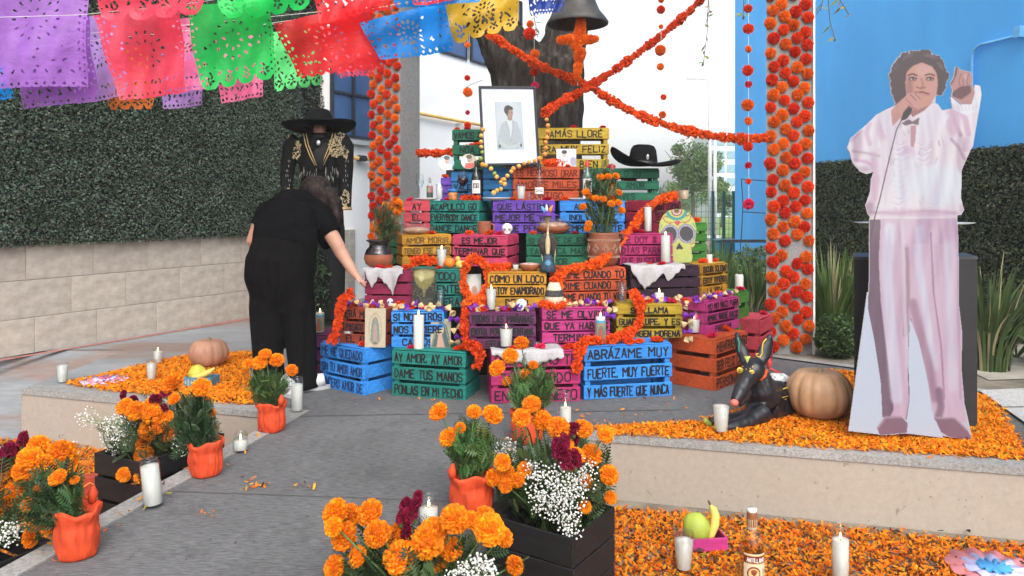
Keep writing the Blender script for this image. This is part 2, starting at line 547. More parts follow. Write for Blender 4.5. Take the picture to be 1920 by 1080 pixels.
# --- materials of the ground
def concrete(key, lo, hi, dark, stretch=(1, 1, 1), scale=3.0, bump=.6, fine=(.5, 1.16), fs=90):
    m, nt, b = newmat(key)
    big = ramp(nt, noise(nt, scale * .35, 5, .6), [(.3, lo), (.7, hi)])
    fine = ramp(nt, noise(nt, fs, 6, .75, stretch=stretch), [(.36, fine[0]), (.62, fine[1])])
    c = mixc(nt, .85, big, fine, 'MULTIPLY')
    st = ramp(nt, noise(nt, scale * .9, 7, .72), [(.56, 0.0), (.72, 1.0)])
    c = mixc(nt, mixc(nt, .75, (0, 0, 0), st), c, dark)
    sp = ramp(nt, noise(nt, 34, 2, .4), [(.71, 0.0), (.75, .55)]); c = mixc(nt, sp, c, tuple(x * .45 for x in dark))
    nt.links.new(c, b.inputs['Base Color']); b.inputs['Roughness'].default_value = .85; b.inputs['Specular IOR Level'].default_value = .2
    bn = nt.nodes.new('ShaderNodeBump'); bn.inputs['Strength'].default_value = bump; bn.inputs['Distance'].default_value = .006
    nt.links.new(noise(nt, 110, 7, .8, stretch=stretch), bn.inputs['Height']); nt.links.new(bn.outputs[0], b.inputs['Normal'])
    return m
MAT_CONC = concrete('brushed_concrete', (.112, .113, .115), (.182, .182, .185), (.06, .06, .061), stretch=(.3, 2.2, 1), fine=(.38, 1.28), fs=75)
MAT_KERB = concrete('kerb_concrete', (.27, .265, .255), (.38, .37, .355), (.2, .195, .185), bump=.4)
MAT_PATH = concrete('pale_path', (.42, .42, .41), (.55, .54, .53), (.36, .35, .34), bump=.3)
MAT_PLAST = concrete('beige_plaster', (.33, .285, .235), (.385, .335, .28), (.33, .285, .235), scale=2.0, bump=.2, fine=(.9, 1.04), fs=40)
MAT_PILL = concrete('pillar_concrete', (.24, .235, .23), (.31, .30, .29), (.19, .185, .18), bump=.3)
def slate():
    m, nt, b = newmat('slate_floor')
    f1 = noise(nt, .9, 5, .6, stretch=(.6, 1.6, 1))
    c = ramp(nt, f1, [(.28, (.33, .35, .365)), (.5, (.25, .265, .28)), (.58, (.27, .2, .175)), (.68, (.235, .165, .145)), (.8, (.27, .275, .285))])
    f = ramp(nt, noise(nt, 12, 7, .7, stretch=(.5, 2.2, 1)), [(.3, .72), (.7, 1.15)])
    c = mixc(nt, .9, c, f, 'MULTIPLY')
    nt.links.new(c, b.inputs['Base Color']); b.inputs['Roughness'].default_value = .5
    bn = nt.nodes.new('ShaderNodeBump'); bn.inputs['Strength'].default_value = .35; bn.inputs['Distance'].default_value = .01
    nt.links.new(noise(nt, 9, 6, .7, stretch=(.5, 2, 1)), bn.inputs['Height']); nt.links.new(bn.outputs[0], b.inputs['Normal'])
    return m
MAT_SLATE = slate()
MAT_SOIL = M('soil', (.2, .175, .14), .95, .35, 6, bump=.8, bscale=60)
MAT_SAND = M('sandy_soil', (.40, .37, .32), .95, .25, 5, bump=.7, bscale=50)
MAT_LAWN = M('lawn', (.16, .26, .06), .9, .3, 3, bump=.5, bscale=90)

GZ = -0.30                                  # level of the sunken flower beds
def xl(D): return -1.150 - .2177 * (3.607 - D)      # left edge of the walkway
WR0, WR1, WR2 = (.364, 3.60), (2.155, 3.10), (3.4, 2.81)    # top edge of the right retaining wall
WL0, WL1 = (-2.90, 4.464), (-1.09, 3.905)                   # left retaining wall

g = sheet('ground', [(-120, -10), (120, -10), (120, 160), (-120, 160)], -.42, MAT_SOIL)
mb = MB()
plat = [(xl(1.5), 1.5), (-.80, 1.5), (-.56, 2.2), (-.30, 2.45), (-.10, 2.68), (.30, 3.50), WR0, WR1, WR2, (9, 2.4), (9, 45), (-9, 45), (-9, 5.6), (-2.9, 5.6), WL0, WL1, (xl(3.6), 3.6)]
prism(mb, plat, -.5, 0.0)
tag(mb.build('walkway', MAT_CONC), kind='structure')
mb = MB()
rp = [(-9, 4.30, GZ), (-2.905, 4.30, GZ), (-2.905, 4.45, GZ), (-2.905, 5.6, 0), (-9, 5.6, 0), (-9, 4.45, GZ)]
mb.add(rp + [(x, y, -.5) for x, y, z in rp], [(0, 1, 2, 5), (5, 2, 3, 4), (0, 6, 7, 1), (1, 7, 8, 2), (2, 8, 9, 3), (3, 9, 10, 4)])
tag(mb.build('ramp', MAT_SLATE), kind='structure')
sheet('patio', [(-9, 5.6), (-2.9, 5.6), (-2.9, 4.47), (-1.75, 4.14), (-1.5, 4.9), (-1.75, 10), (-9, 10)], .004, MAT_SLATE)
sheet('bed_soil', [(-6, 1.2), (xl(1.2) - .1, 1.2), (xl(4.0) - .1, 4.3), (-6, 4.6)], GZ, MAT_SOIL)
sheet('bed_soil', [(-.55, 1.2), (6, 1.2), (6, 3.2), (.25, 3.7)], GZ, MAT_SOIL)
# joints of the concrete: thin sunk lines shown as dark strips of dirt
def strip(name, a, b, w, z, mat):
    a, b = Vector(a), Vector(b); t = (b - a).normalized(); n = Vector((-t.y, t.x)) * w / 2
    return sheet(name, [a - n, b - n, b + n, a + n], z, mat)
MAT_DIRT = M('joint_dirt', (.09, .085, .08), .95, .3, 30)
strip('floor_joint', (-1.12, 3.86), (.9, 3.98), .008, .003, MAT_DIRT)
strip('floor_joint', (-1.4, 2.86), (-.02, 2.74), .004, .003, MAT_DIRT)

# kerb along the left edge of the walkway
a, b = Vector((xl(3.9), 3.9)), Vector((xl(1.5), 1.5)); t = (b - a).normalized(); n = Vector((t.y, -t.x))
if n.x > 0: n = -n
ks = [a, b, b + n * .085, a + n * .085]
mb = MB(); prism(mb, ks, -.45, .006); tag(mb.build('kerb', MAT_KERB), kind='structure')

def wall_strip(name, p0, p1, th, z0, z1, mat, out):
    """a wall whose outer face runs p0-p1; out = sign of the side it projects to"""
    a, b = Vector(p0), Vector(p1); t = (b - a).normalized(); n = Vector((t.y, -t.x)) * out
    mb = MB(); prism(mb, [a, b, b + n * th, a + n * th] if out > 0 else [a, a + n * th, b + n * th, b], z0, z1)
    return mb.build(name, mat)
for p0, p1, lab in ((WR0, WR2, 'beige plastered retaining wall under the platform with the life-size cut-out'),
                    (WL0, WL1, 'beige plastered retaining wall under the platform with the left pumpkin')):
    t = thing('retaining_wall', lab, 'low wall')
    a, b = Vector(p0), Vector(p1); d = (b - a).normalized(); n = Vector((d.y, -d.x))
    for nm, th, z0, z1, mt in (('wall_face', .035, -.5, -.028, MAT_PLAST), ('cap', .042, -.028, .005, MAT_KERB)):
        m_ = MB(); prism(m_, [a - n * .06, b - n * .06, b + n * th, a + n * th][::-1] if nm == 'cap' else [a + n * .002, b + n * .002, b + n * th, a + n * th][::-1], z0, z1)
        me = m_.mesh(nm, mt); bmx = me
        inst(nm, me, t)
# right hand garden, its kerb and the pale path
gard = [(1.5, 5.75), (2.35, 5.05), (2.9, 4.15), (3.0, 3.75), (9, 3.75), (9, 22), (1.2, 22), (.9, 7.2)]
sheet('garden_soil', gard, .004, MAT_SOIL)
strip('garden_kerb', (1.55, 5.62), (2.36, 4.95), .09, .010, MAT_KERB)
strip('garden_kerb', (2.36, 4.95), (2.75, 4.35), .09, .010, MAT_KERB)
sheet('garden_path', [(2.72, 4.35), (6, 4.9), (6, 2.72), (2.5, 3.04), (2.52, 3.6)], .014, MAT_PATH)
strip('path_joint', (2.62, 3.98), (6, 4.2), .012, .017, MAT_DIRT)
sheet('sand_patch', [(2.95, 4.62), (6, 5.0), (6, 6.1), (3.1, 5.7)], .010, MAT_SAND)
sheet('lawn', [(1, 24), (40, 24), (40, 150), (-12, 150), (-12, 24)], .02, MAT_LAWN)

# ------------------------------------------------------------------ left stone wall, hedge, white building
A0 = Vector((-3.64, 5.31)); U = Vector((.5, .866)); N2 = Vector((.866, -.5))      # run direction, side facing the patio
WANG = math.atan2(U.y, U.x)
def W(t, off=0.0, z=0.0): p = A0 + U * t + N2 * off; return Vector((p.x, p.y, z))
MAT_STONE = M('beige_stone', (.40, .355, .305), .8, .2, 11, bump=.5, bscale=38, ovar=.08, ohue=.006, stretch=(1, 1, 1.6))
MAT_MORTAR = M('mortar', (.40, .375, .34), .9, .1, 20)
sw = thing('stone_wall', 'low wall of large beige stone blocks below the left hedge', 'wall', W(-1.7), WANG)
mb = MB(); mb.box((2.7, .062, .405), (5.4, .12, .806)); mb.build('backing', MAT_MORTAR, sw)
bm_cache = {}
for row, (z0, z1) in enumerate(((0, .262), (.262, .54), (.54, .81))):
    x = -.25 * row; k = 0
    while x < 5.3:
        L = (.47, .52, .44, .5)[(k + row) % 4]; x0, x1 = max(0, x), min(5.4, x + L)
        if x1 - x0 > .08:
            key = (round(x1 - x0, 3), row)
            if key not in bm_cache:
                m_ = MB(); m_.box((0, 0, 0), (x1 - x0 - .003, .06, z1 - z0 - .003), bev=.003); bm_cache[key] = m_.mesh('stone_block', MAT_STONE)
            inst('stone_block', bm_cache[key], sw, ((x0 + x1) / 2, .025 + rnd.uniform(-.0015, .0015), (z0 + z1) / 2))
        x += L; k += 1
strip('painted_line', W(-1.7, .10).xy, W(3.3, .10).xy, .055, .008, M('red_paint', (.42, .16, .13), .8, .25, 14))

LEAF_V = [(-.5, 0, 0), (0, -.42, .10), (.5, 0, .0), (0, .42, .10)]; LEAF_F = [(0, 1, 2, 3)]
MAT_HEDGE = MV('hedge_leaves', .55, .4, trans=.15)
def hedge(name, label, p0, p1, z0, z1, n, tone, depth=.06, size=.03):
    """upright sheet of small leaves facing the side of normal (right of p0->p1)"""
    a, b = Vector(p0), Vector(p1); d = (b - a); L = d.length; d.normalize(); nn = Vector((d.y, -d.x))
    t = thing(name, label, 'hedge', (a.x, a.y, z0), math.atan2(d.y, d.x))
    m_ = MB(); m_.box((L / 2, .03, (z1 - z0) / 2), (L, .06, z1 - z0)); m_.build('backing', M('hedge_backing', (.012, .018, .012), .9), t)
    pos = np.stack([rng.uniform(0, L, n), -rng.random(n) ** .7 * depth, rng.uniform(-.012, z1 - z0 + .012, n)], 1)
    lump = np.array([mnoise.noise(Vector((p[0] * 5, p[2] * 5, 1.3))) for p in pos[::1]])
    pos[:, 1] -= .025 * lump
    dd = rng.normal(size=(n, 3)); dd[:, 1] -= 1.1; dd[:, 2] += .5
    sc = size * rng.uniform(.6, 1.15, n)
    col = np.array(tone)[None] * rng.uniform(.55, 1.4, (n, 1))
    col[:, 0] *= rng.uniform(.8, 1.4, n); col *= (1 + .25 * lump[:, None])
    v, f, c = scatter(LEAF_V, LEAF_F, pos, frames(dd, rng.uniform(0, 6.28, n)), sc, col)
    tag(inst('leaves', npmesh('leaves', v, f, MAT_HEDGE, np.clip(c, 0, 1)), t), kind='stuff')
    return t
hedge('hedge', 'tall dark artificial leaf hedge above the beige stone wall', W(-1.7, .03).xy, W(2.8, .03).xy, .80, 3.6, 150000, (.062, .098, .066), size=.0195)
hedge('hedge', 'narrow dark leaf hedge strip behind the mannequin, beside the blue windows', W(2.85, -.12).xy, W(3.27, -.12).xy, .3, 3.6, 5200, (.045, .06, .05))

MAT_WHITE = M('white_render', (.90, .885, .86), .85, .04, 3, bump=.15, bscale=30)
MAT_BLUEP = M('blue_window_panel', (.045, .10, .23), .35, .2, 4)
MAT_DARKMET = M('dark_metal', (.02, .025, .035), .5)
MAT_GREYTRIM = M('grey_trim', (.42, .44, .45), .6)
wb = thing('white_building', 'white rendered building with blue windows and yellow pipes behind the tree', 'building', W(3.27, -.02), WANG)
m_ = MB(); m_.box((2.75, .15, 2.9), (5.5, .3, 5.8)); m_.build('wall', MAT_WHITE, wb)
def window(x0, x1, z0, z1, cols, rows):
    m_ = MB()
    fr = .03
    for c_ in range(cols + 1): m_.box((x0 + (x1 - x0) * c_ / cols, -.02, (z0 + z1) / 2), (fr, .04, z1 - z0))
    for r_ in range(rows + 1): m_.box(((x0 + x1) / 2, -.018, z0 + (z1 - z0) * r_ / rows), (x1 - x0 + fr, .03, fr * .9))
    f_ = m_.build('window', MAT_DARKMET, wb)
    for c_ in range(cols):
        for r_ in range(rows):
            q = MB(); q.box((x0 + (x1 - x0) * (c_ + .5) / cols, -.006, z0 + (z1 - z0) * (r_ + .5) / rows), ((x1 - x0) / cols - fr - .004, .008, (z1 - z0) / rows - fr - .004)); q.build('pane', MAT_BLUEP, f_)
window(.06, .74, 1.86, 3.3, 2, 3)
window(2.1, 2.75, 3.14, 3.9, 1, 1); window(2.85, 3.4, 3.14, 3.9, 1, 1); window(3.5, 4.3, 3.14, 4.3, 2, 1)
m_ = MB(); m_.box((.40, -.03, 1.80), (.74, .06, .05)); m_.build('sill', MAT_GREYTRIM, wb)
MAT_YEL = M('yellow_pipe_paint', (.62, .40, .12), .45)
m_ = MB(); m_.tube([(1.4, -.06, 2.25), (4.6, -.06, 2.22)], .022, 8); m_.build('pipe', MAT_YEL, wb, True)
m_ = MB(); m_.tube([(.35, -.06, 1.62), (1.35, -.06, 1.60)], .022, 8); m_.build('pipe', MAT_YEL, wb, True)
for x in (2.5, 3.5):
    m_ = MB(); m_.box((x, -.035, 2.2), (.03, .07, .02)); m_.box((x, -.06, 2.2), (.06, .06, .015)); m_.build('pipe_bracket', MAT_GREYTRIM, wb)
m_ = MB(); m_.box((.5, -.05, 1.62), (.06, .08, .06)); m_.tube([(.44, -.06, 1.62), (.56, -.06, 1.62)], .035, 8); m_.build('valve', MAT_DARKMET, wb)

# ------------------------------------------------------------------ right: blue building and its hedge
MAT_BLUE = M('blue_render', (.095, .44, .95), .65, .10, 1.3, bump=.5, bscale=14, stretch=(1, 1, .55))
bb = thing('blue_building', 'bright blue rendered building behind the cut-out and the right hedge', 'building', (0, 0, 0))
B0, B1 = Vector((3.15, 10.55)), Vector((4.745, 3.0)); BU = (B1 - B0).normalized(); BN = Vector((BU.y, -BU.x))
def BW(s, off=0.0, z=0.0): p = B0 + BU * s + BN * off; return Vector((p.x, p.y, z))
m_ = MB(); prism(m_, [B0, B1, (9.5, 3.0), (9.5, 10.55)], -.3, 6.5); m_.build('wall', MAT_BLUE, bb)
MAT_BLUEPIPE = M('blue_conduit', (.16, .47, .85), .4)
yp = 6.47; s0 = (Vector((4.11 - .211 * (yp - 6), yp)) - B0).length
zz = lambda py, D: HC - (py - HY) * D / F
m_ = MB(); pts = [BW(s0, .03, z) for z in (1.3, zz(110, yp))]
for k in range(1, 5):
    th = k / 4 * math.pi / 2; pts.append(BW(s0 + .1 * (1 - math.cos(th)), .03, zz(110, yp) + .1 * math.sin(th)))
pts.append(BW(s0 + .42, .03, zz(76, 6.2)))
m_.tube(pts, .013, 8); m_.build('conduit', MAT_BLUEPIPE, bb, True)
m_ = MB(); c = BW(s0 + .52, .05, zz(68, 6.1)); m_.box(c, (.06, .12, .09), Euler((0, 0, math.atan2(BU.y, BU.x))).to_matrix()); m_.build('junction_box', MAT_BLUEPIPE, bb)
_bw = [BW(s, -.0, 0) for s in (0, 1)]
hedge('hedge', 'clipped dark leaf hedge in front of the blue building', BW(1.4, .16).xy, BW(7.5, .16).xy, .05, 1.56, 56000, (.07, .095, .05), size=.024)

# ------------------------------------------------------------------ far background on the right
LF = [(-.5, 0, 0), (-.1, -.22, .04), (.5, 0, -.02), (-.1, .22, .04)]
MAT_LEAF = MV('leaves', .5, .4, trans=.3)
def tree(label, base, h, cr, n, tone, lsize, trunk_r=.05):
    t = thing('tree', label, 'tree', base, rnd.uniform(0, 6))
    m_ = MB(); top = h - cr[2] * 1.2
    m_.tube([(0, 0, -.1), (.03, 0, top * .5), (-.02, .02, top), (.05, 0, h - cr[2] * .6)], [trunk_r, trunk_r * .8, trunk_r * .65, trunk_r * .3], 8)
    for k in range(6):
        a_ = k * 1.05; m_.tube([(0, 0, top * .9), (math.cos(a_) * cr[0] * .4, math.sin(a_) * cr[1] * .4, top + cr[2] * .4), (math.cos(a_) * cr[0] * .75, math.sin(a_) * cr[1] * .75, top + cr[2] * .9)], [trunk_r * .5, trunk_r * .3, trunk_r * .1], 6)
    m_.build('trunk', M('bark_far', (.13, .11, .09), .9, .2), t, True)
    nc = 26; cc = rdirs(nc) * (rng.random((nc, 1)) ** .5) * np.array(cr) * .85; w = rng.uniform(.18, .4, nc)
    k = rng.integers(0, nc, n); pos = cc[k] + rdirs(n) * (rng.random((n, 1)) ** .4) * w[k][:, None] * cr[0]
    pos[:, 2] += h - cr[2]
    tones = rng.uniform(.7, 1.35, nc)
    col = np.array(tone)[None] * (tones[k] * rng.uniform(.7, 1.3, n))[:, None]
    v, f, c_ = scatter(LF, LEAF_F, pos, frames(rdirs(n, .4), rng.uniform(0, 6.28, n)), lsize * rng.uniform(.6, 1.3, n), col)
    tag(inst('crown', npmesh('crown', v, f, MAT_LEAF, np.clip(c_, 0, 1)), t), kind='stuff')
    return t
tree('pale young tree with a rounded crown seen beyond the black hat', (P(1298, 382, 28).x, 28, 0), 3.5, (1.35, 1.35, 1.25), 9000, (.13, .21, .07), .12, .09)
tree('small light green tree between the poles and the glass building', (P(1353, 382, 34).x, 34, 0), 2.3, (.75, .75, .9), 4000, (.14, .22, .07), .14, .08)
tree('bushy low tree far beyond the green fence', (P(1262, 382, 46).x, 46, 0), 2.2, (1.9, 1.6, 1.1), 5000, (.12, .2, .08), .2, .1)
for px, D, top, lab in ((1331, 24, 150, 'tall pale lamp pole beyond the green fence, left of a shorter one'), (1340.5, 24, 262, 'shorter pale pole just beside the tall lamp pole')):
    t = thing('lamp_pole', lab, 'pole', (P(px, 382, D).x, D, 0)); z1 = zz(top, D)
    m_ = MB(); m_.tube([(0, 0, 0), (0, 0, z1)], [.075, .05], 10); m_.build('pole', M('pale_metal', (.5, .52, .53), .5), t, True)
    m_ = MB(); m_.box((0, 0, .04), (.3, .3, .08)); m_.build('base_plate', M('pale_metal', (.5, .52, .53), .5), t)
    if top < 200: m_ = MB(); m_.tube([(0, 0, z1), (-.5, 0, z1 + .05)], .02, 6); m_.box((-.6, 0, z1 + .05), (.3, .1, .05)); m_.build('lamp_head', M('pale_metal', (.5, .52, .53), .5), t)
t = thing('office_building', 'distant glass and white office block at the edge of the blue building', 'building', (P(1378, 382, 60).x, 60, 0))
m_ = MB(); m_.box((.6, 3, 3.4), (5.0, 6, 6.8)); m_.build('wall', M('office_wall', (.55, .62, .68), .5), t)
MAT_OGL = M('office_glass', (.22, .36, .45), .2)
for r_ in range(6):
    for c_ in range(4):
        m_ = MB(); m_.box((-1.35 + c_ * 1.2, -.02, .7 + r_ * 1.08), (1.0, .06, .62)); m_.build('window', MAT_OGL, t)
t = thing('mesh_fence', 'green metal mesh fence standing before the far lawn', 'fence', (P(1357, 382, 13).x, 13, 0))
MAT_GF = M('fence_green', (.03, .13, .10), .5)
for x in (-.19, 0, .17):
    m_ = MB(); m_.box((x, 0, .66), (.045, .045, 1.32)); m_.build('post', MAT_GF, t)
m_ = MB()
for k in range(15): m_.box((-.55 + k * .08, 0, .62), (.006, .006, 1.2))
for k in range(12): m_.box((0, 0, .06 + k * .1), (1.2, .006, .006))
tag(m_.build('mesh_wire', MAT_GF, t), kind='stuff')
t = thing('utility_box', 'teal box on the ground below the green mesh fence', 'box', (P(1362, 382, 12).x, 12, 0))
m_ = MB(); m_.box((0, 0, .25), (.32, .3, .5), bev=.02); m_.box((0, 0, .515), (.36, .34, .03), bev=.008); m_.build('body', M('teal', (.03, .20, .22), .5), t)
t = thing('rail_frame', 'black metal rail frame standing in the plants before the blue wall', 'railing', P(1400, 382, 7.6) * 1)
t.location.z = 0; zt = zz(452, 7.6)
m_ = MB(); m_.box((0, 0, zt), (.52, .03, .03)); m_.build('rail', MAT_DARKMET, t)
for x in (-.245, -.165, .245): m_ = MB(); m_.box((x, 0, zt / 2), (.025, .025, zt - .034)); m_.build('post', MAT_DARKMET, t)
t = thing('cable', 'thin black cables crossing the blue wall left of the flower pillar', 'cable', (0, 0, 0))
m_ = MB()
for pts in (((1390, 335), (1393, 380), (1391, 430), (1388, 468)), ((1392, 336), (1437, 339)), ((1393, 397), (1440, 400))):
    m_.tube([P(x, y, 9.3) for x, y in pts], .006, 5)
m_.build('wire', MAT_DARKMET, t)

# ------------------------------------------------------------------ garden plants
def tuft(name, label, loc, h, n, spread, w, tone, cat='plant', dry=.0, group=None):
    t = thing(name, label, cat, loc, 0, group)
    seg = 6; u = np.linspace(0, 1, seg + 1)
    az = rng.uniform(0, 2 * np.pi, n); ln = h * rng.uniform(.55, 1.15, n); lean = rng.uniform(.1, 1, n) * spread
    r0 = rng.random(n) ** .5 * spread * h * .25
    rr = r0[:, None] + lean[:, None] * ln[:, None] * u[None] ** 1.8
    zz_ = ln[:, None] * (u[None] - .38 * lean[:, None] * u[None] ** 2.6)
    cx, cy = np.cos(az)[:, None] * rr, np.sin(az)[:, None] * rr
    ww = w * rng.uniform(.6, 1.2, n)[:, None] * np.minimum(1, (1.02 - u[None]) * 2.2) * .5
    px_, py_ = -np.sin(az)[:, None] * ww, np.cos(az)[:, None] * ww
    L_ = np.stack([cx - px_, cy - py_, zz_], -1); Rr = np.stack([cx + px_, cy + py_, zz_ + ww * .3], -1)
    v = np.stack([L_, Rr], 2).reshape(-1, 3)
    base = (np.arange(n) * (seg + 1) * 2)[:, None] + np.arange(seg)[None] * 2
    f = np.stack([base, base + 1, base + 3, base + 2], -1).reshape(-1, 4)
    col = np.array(tone)[None] * rng.uniform(.55, 1.5, (n, 1))
    d_ = rng.random(n) < dry; col[d_] = np.array([.42, .36, .2]) * rng.uniform(.6, 1.2, (d_.sum(), 1))
    c_ = np.repeat(col, (seg + 1) * 2, axis=0)
    inst('foliage', npmesh('foliage', v, f, MAT_LEAF, np.clip(c_, 0, 1), True), t)
    return t
def shrub(label, loc, r, n, tone, ls, name='shrub'):
    t = thing(name, label, 'shrub', loc)
    m_ = MB()
    for k in range(9):
        a_ = k * .7; m_.tube([(0, 0, 0), (math.cos(a_) * r[0] * .4, math.sin(a_) * r[1] * .4, r[2] * .7), (math.cos(a_) * r[0] * .7, math.sin(a_) * r[1] * .7, r[2] * 1.3)], [.012, .008, .003], 5)
    m_.build('stems', M('twig', (.12, .09, .06), .9), t)
    pos = rdirs(n) * (rng.random((n, 1)) ** .45) * np.array(r); pos[:, 2] += r[2]
    lump = np.array([mnoise.noise(Vector(p) * 9) for p in pos]); pos *= (1 + .22 * lump)[:, None]; pos[:, 2] = np.maximum(pos[:, 2], .01)
    col = np.array(tone)[None] * (rng.uniform(.5, 1.5, n) * (1 + .5 * lump))[:, None]
    v, f, c_ = scatter(LF, LEAF_F, pos, frames(rdirs(n, .5), rng.uniform(0, 6.28, n)), ls * rng.uniform(.6, 1.3, n), col)
    tag(inst('foliage', npmesh('foliage', v, f, MAT_LEAF, np.clip(c_, 0, 1)), t), kind='stuff'); return t
def gx(px, D): return (P(px, HY, D).x, D, 0.004)
tuft('strap_leaf_plant', 'tall strap-leaved plant between the right flower pillar and the black plinth', gx(1560, 5.75), .78, 230, .55, .022, (.075, .13, .03), dry=.12)
tuft('strap_leaf_plant', 'strap-leaved plant with dry tips half hidden behind the black plinth', gx(1612, 6.0), .74, 140, .5, .02, (.08, .14, .035), dry=.15)
tuft('strap_leaf_plant', 'spiky strap-leaved plant right of the black plinth', gx(1850, 4.95), .72, 240, .75, .022, (.06, .10, .03), dry=.1)
tuft('strap_leaf_plant', 'pale green grassy plant right behind the mustard crate', gx(1345, 6.1), .78, 190, .35, .02, (.14, .24, .06), dry=.05)
tuft('strap_leaf_plant', 'bright green grassy clump beside the right flower pillar base', gx(1418, 6.3), .66, 230, .6, .02, (.13, .22, .06), dry=.1)
tuft('strap_leaf_plant', 'loose tangled grey-green grass behind the green end crate', gx(1398, 5.7), .46, 260, .95, .014, (.13, .17, .09), dry=.3)
tuft('strap_leaf_plant', 'grassy clump under the black rail frame', gx(1385, 7.0), .52, 200, .7, .02, (.13, .22, .06))
tuft('strap_leaf_plant', 'grassy clump nearest the far right hedge foot', gx(1800, 6.2), .5, 150, .7, .02, (.08, .14, .04))
shrub('dark green rounded shrub at the foot of the strap-leaved plant by the pillar', gx(1572, 5.3), (.17, .16, .15), 3800, (.055, .10, .03), .035)
shrub('grey-green low shrub behind the rail frame along the blue wall', gx(1415, 8.6), (.38, .3, .3), 4500, (.12, .18, .08), .05)
shrub('light green low shrub left of the rail frame behind the skull board', gx(1345, 8.4), (.3, .3, .26), 3500, (.15, .24, .08), .05)
shrub('dark shrub behind the crates at the left end of the altar', (P(597, 382, 6.3).x, 6.3, 0), (.2, .2, .45), 5200, (.05, .085, .035), .035)
def palm(label, loc, h, nf, tone, az0, az1):
    t = thing('palm', label, 'palm', loc)
    for k in range(nf):
        az = rnd.uniform(az0, az1); L = h * rnd.uniform(.8, 1.2); v = []; f = []; c_ = []
        pts = [Vector((math.cos(az) * L * .75 * u, math.sin(az) * L * .75 * u, L * (.95 * u - .62 * u * u))) for u in np.linspace(0, 1, 15)]
        m_ = MB(); m_.tube(pts, [.008 * (1 - .8 * i / 14) for i in range(15)], 5, col=tone)
        for i in range(3, 15):
            tdir = (pts[min(i + 1, 14)] - pts[i - 1]).normalized(); sd = tdir.cross(Vector((0, 0, 1))).normalized()
            ll = .26 * h * math.sin(.35 + 2.5 * i / 15)
            for sg in (-1, 1):
                for q in (0, .5):
                    p0 = pts[i] + tdir * q * L / 18; d_ = (sd * sg + tdir * .55 + Vector((0, 0, -.15 + rnd.uniform(-.1, .1)))).normalized()
                    wv = tdir * .008
                    cc = tuple(x * rnd.uniform(.7, 1.3) for x in tone)
                    m_.add([p0 - wv, p0 + wv, p0 + d_ * ll * .6 + wv * .7 - Vector((0, 0, .01)), p0 + d_ * ll - Vector((0, 0, .05 * h)), p0 + d_ * ll * .6 - wv * .7 - Vector((0, 0, .01))], [(0, 1, 2, 3, 4)], cc)
        m_.build('frond', MAT_LEAF, t, vcol=True)
palm('feathery palm at the right edge beyond the black plinth', gx(1905, 5.3), .78, 11, (.09, .16, .045), 1.6, 6.2)
palm('low feathery palm directly behind the black plinth', gx(1760, 6.4), .62, 7, (.08, .15, .04), 0, 6.2)

# ------------------------------------------------------------------ marigold heads (shared meshes)
def marigold_mesh(name, col, n=130, flat=.72, seed=1, base=(.75, .17, .008), ruff=1.0):
    """ball of ruffled petals, radius 1, stem side at -z"""
    r = np.random.default_rng(seed)
    i = np.arange(n) + .5; z = 1 - 1.72 * i / n; th = i * 2.39996
    rr = np.sqrt(np.maximum(0, 1 - z * z)); d = np.stack([rr * np.cos(th), rr * np.sin(th), z], 1)
    d += r.normal(size=d.shape) * .06; d /= np.linalg.norm(d, axis=1, keepdims=True)
    bv = np.array([(-.10, 0, .45), (.10, 0, .45), (.21 * ruff, .05, .93), (0, -.06, .90), (-.21 * ruff, .05, .93), (.14, .09, 1.04), (-.14, .07, 1.02), (0, .0, 1.07)])
    bf = np.array([(0, 1, 2, 3), (0, 3, 4, 0), (3, 2, 5, 7), (3, 7, 6, 4)])
    rot = frames(d, r.uniform(0, 6.28, n))
    sc = r.uniform(.9, 1.08, n)
    tone = r.uniform(.75, 1.12, (n, 1)); c = np.array(col)[None] * tone
    c[:, 1] *= r.uniform(.8, 1.2, n)
    v, f, cc = scatter(bv, bf, d * 0, rot, sc, np.clip(c, 0, 1))
    v[:, 2] *= flat
    m_ = MB(); m_.ellipsoid((0, 0, 0), (.72, .72, .72 * flat), 10, 6, col=base)
    m_.lathe([(.05, -1.15 * flat), (.3, -1.0 * flat), (.42, -.6 * flat)], 8, col=(.08, .14, .04), cap=False)
    v2 = np.array(m_.v); me = bpy.data.meshes.new(name)
    faces = [tuple(dict.fromkeys(q)) for q in f.tolist()] + [tuple(x + len(v) for x in q) for q in m_.f]
    me.from_pydata(np.vstack([v, v2]).tolist(), [], faces)
    a_ = me.color_attributes.new('Col', 'FLOAT_COLOR', 'POINT'); c4 = np.ones((len(v) + len(v2), 4), dtype=np.float32)
    c4[:len(v), :3] = cc; c4[len(v):, :3] = m_.c; a_.data.foreach_set('color', c4.ravel())
    me.materials.append(MV('petals', .65, .2, trans=.36, ovar=.10)); return me
ORANGE, DEEP, REDOR, CRIM, PINKF = (.95, .32, .010), (.90, .18, .008), (.92, .11, .014), (.66, .014, .04), (.76, .035, .14)
MG = [marigold_mesh('marigold_head', ORANGE, 210, .80, s, ruff=.85) for s in (1, 2, 3)]
POM_O = [marigold_mesh('pompom_orange', (.92, .22, .02), 260, .82, s, (.8, .15, .012), .62) for s in (4, 5)]
POM_R = [marigold_mesh('pompom_red', (.84, .07, .016), 260, .82, s, (.7, .05, .012), .62) for s in (6, 7)]
FL_R = [marigold_mesh('paper_flower_red', REDOR, 60, .62, 8, (.5, .03, .01), 1.5), marigold_mesh('paper_flower_orange', (.86, .11, .01), 60, .62, 9, (.5, .05, .01), 1.5)]
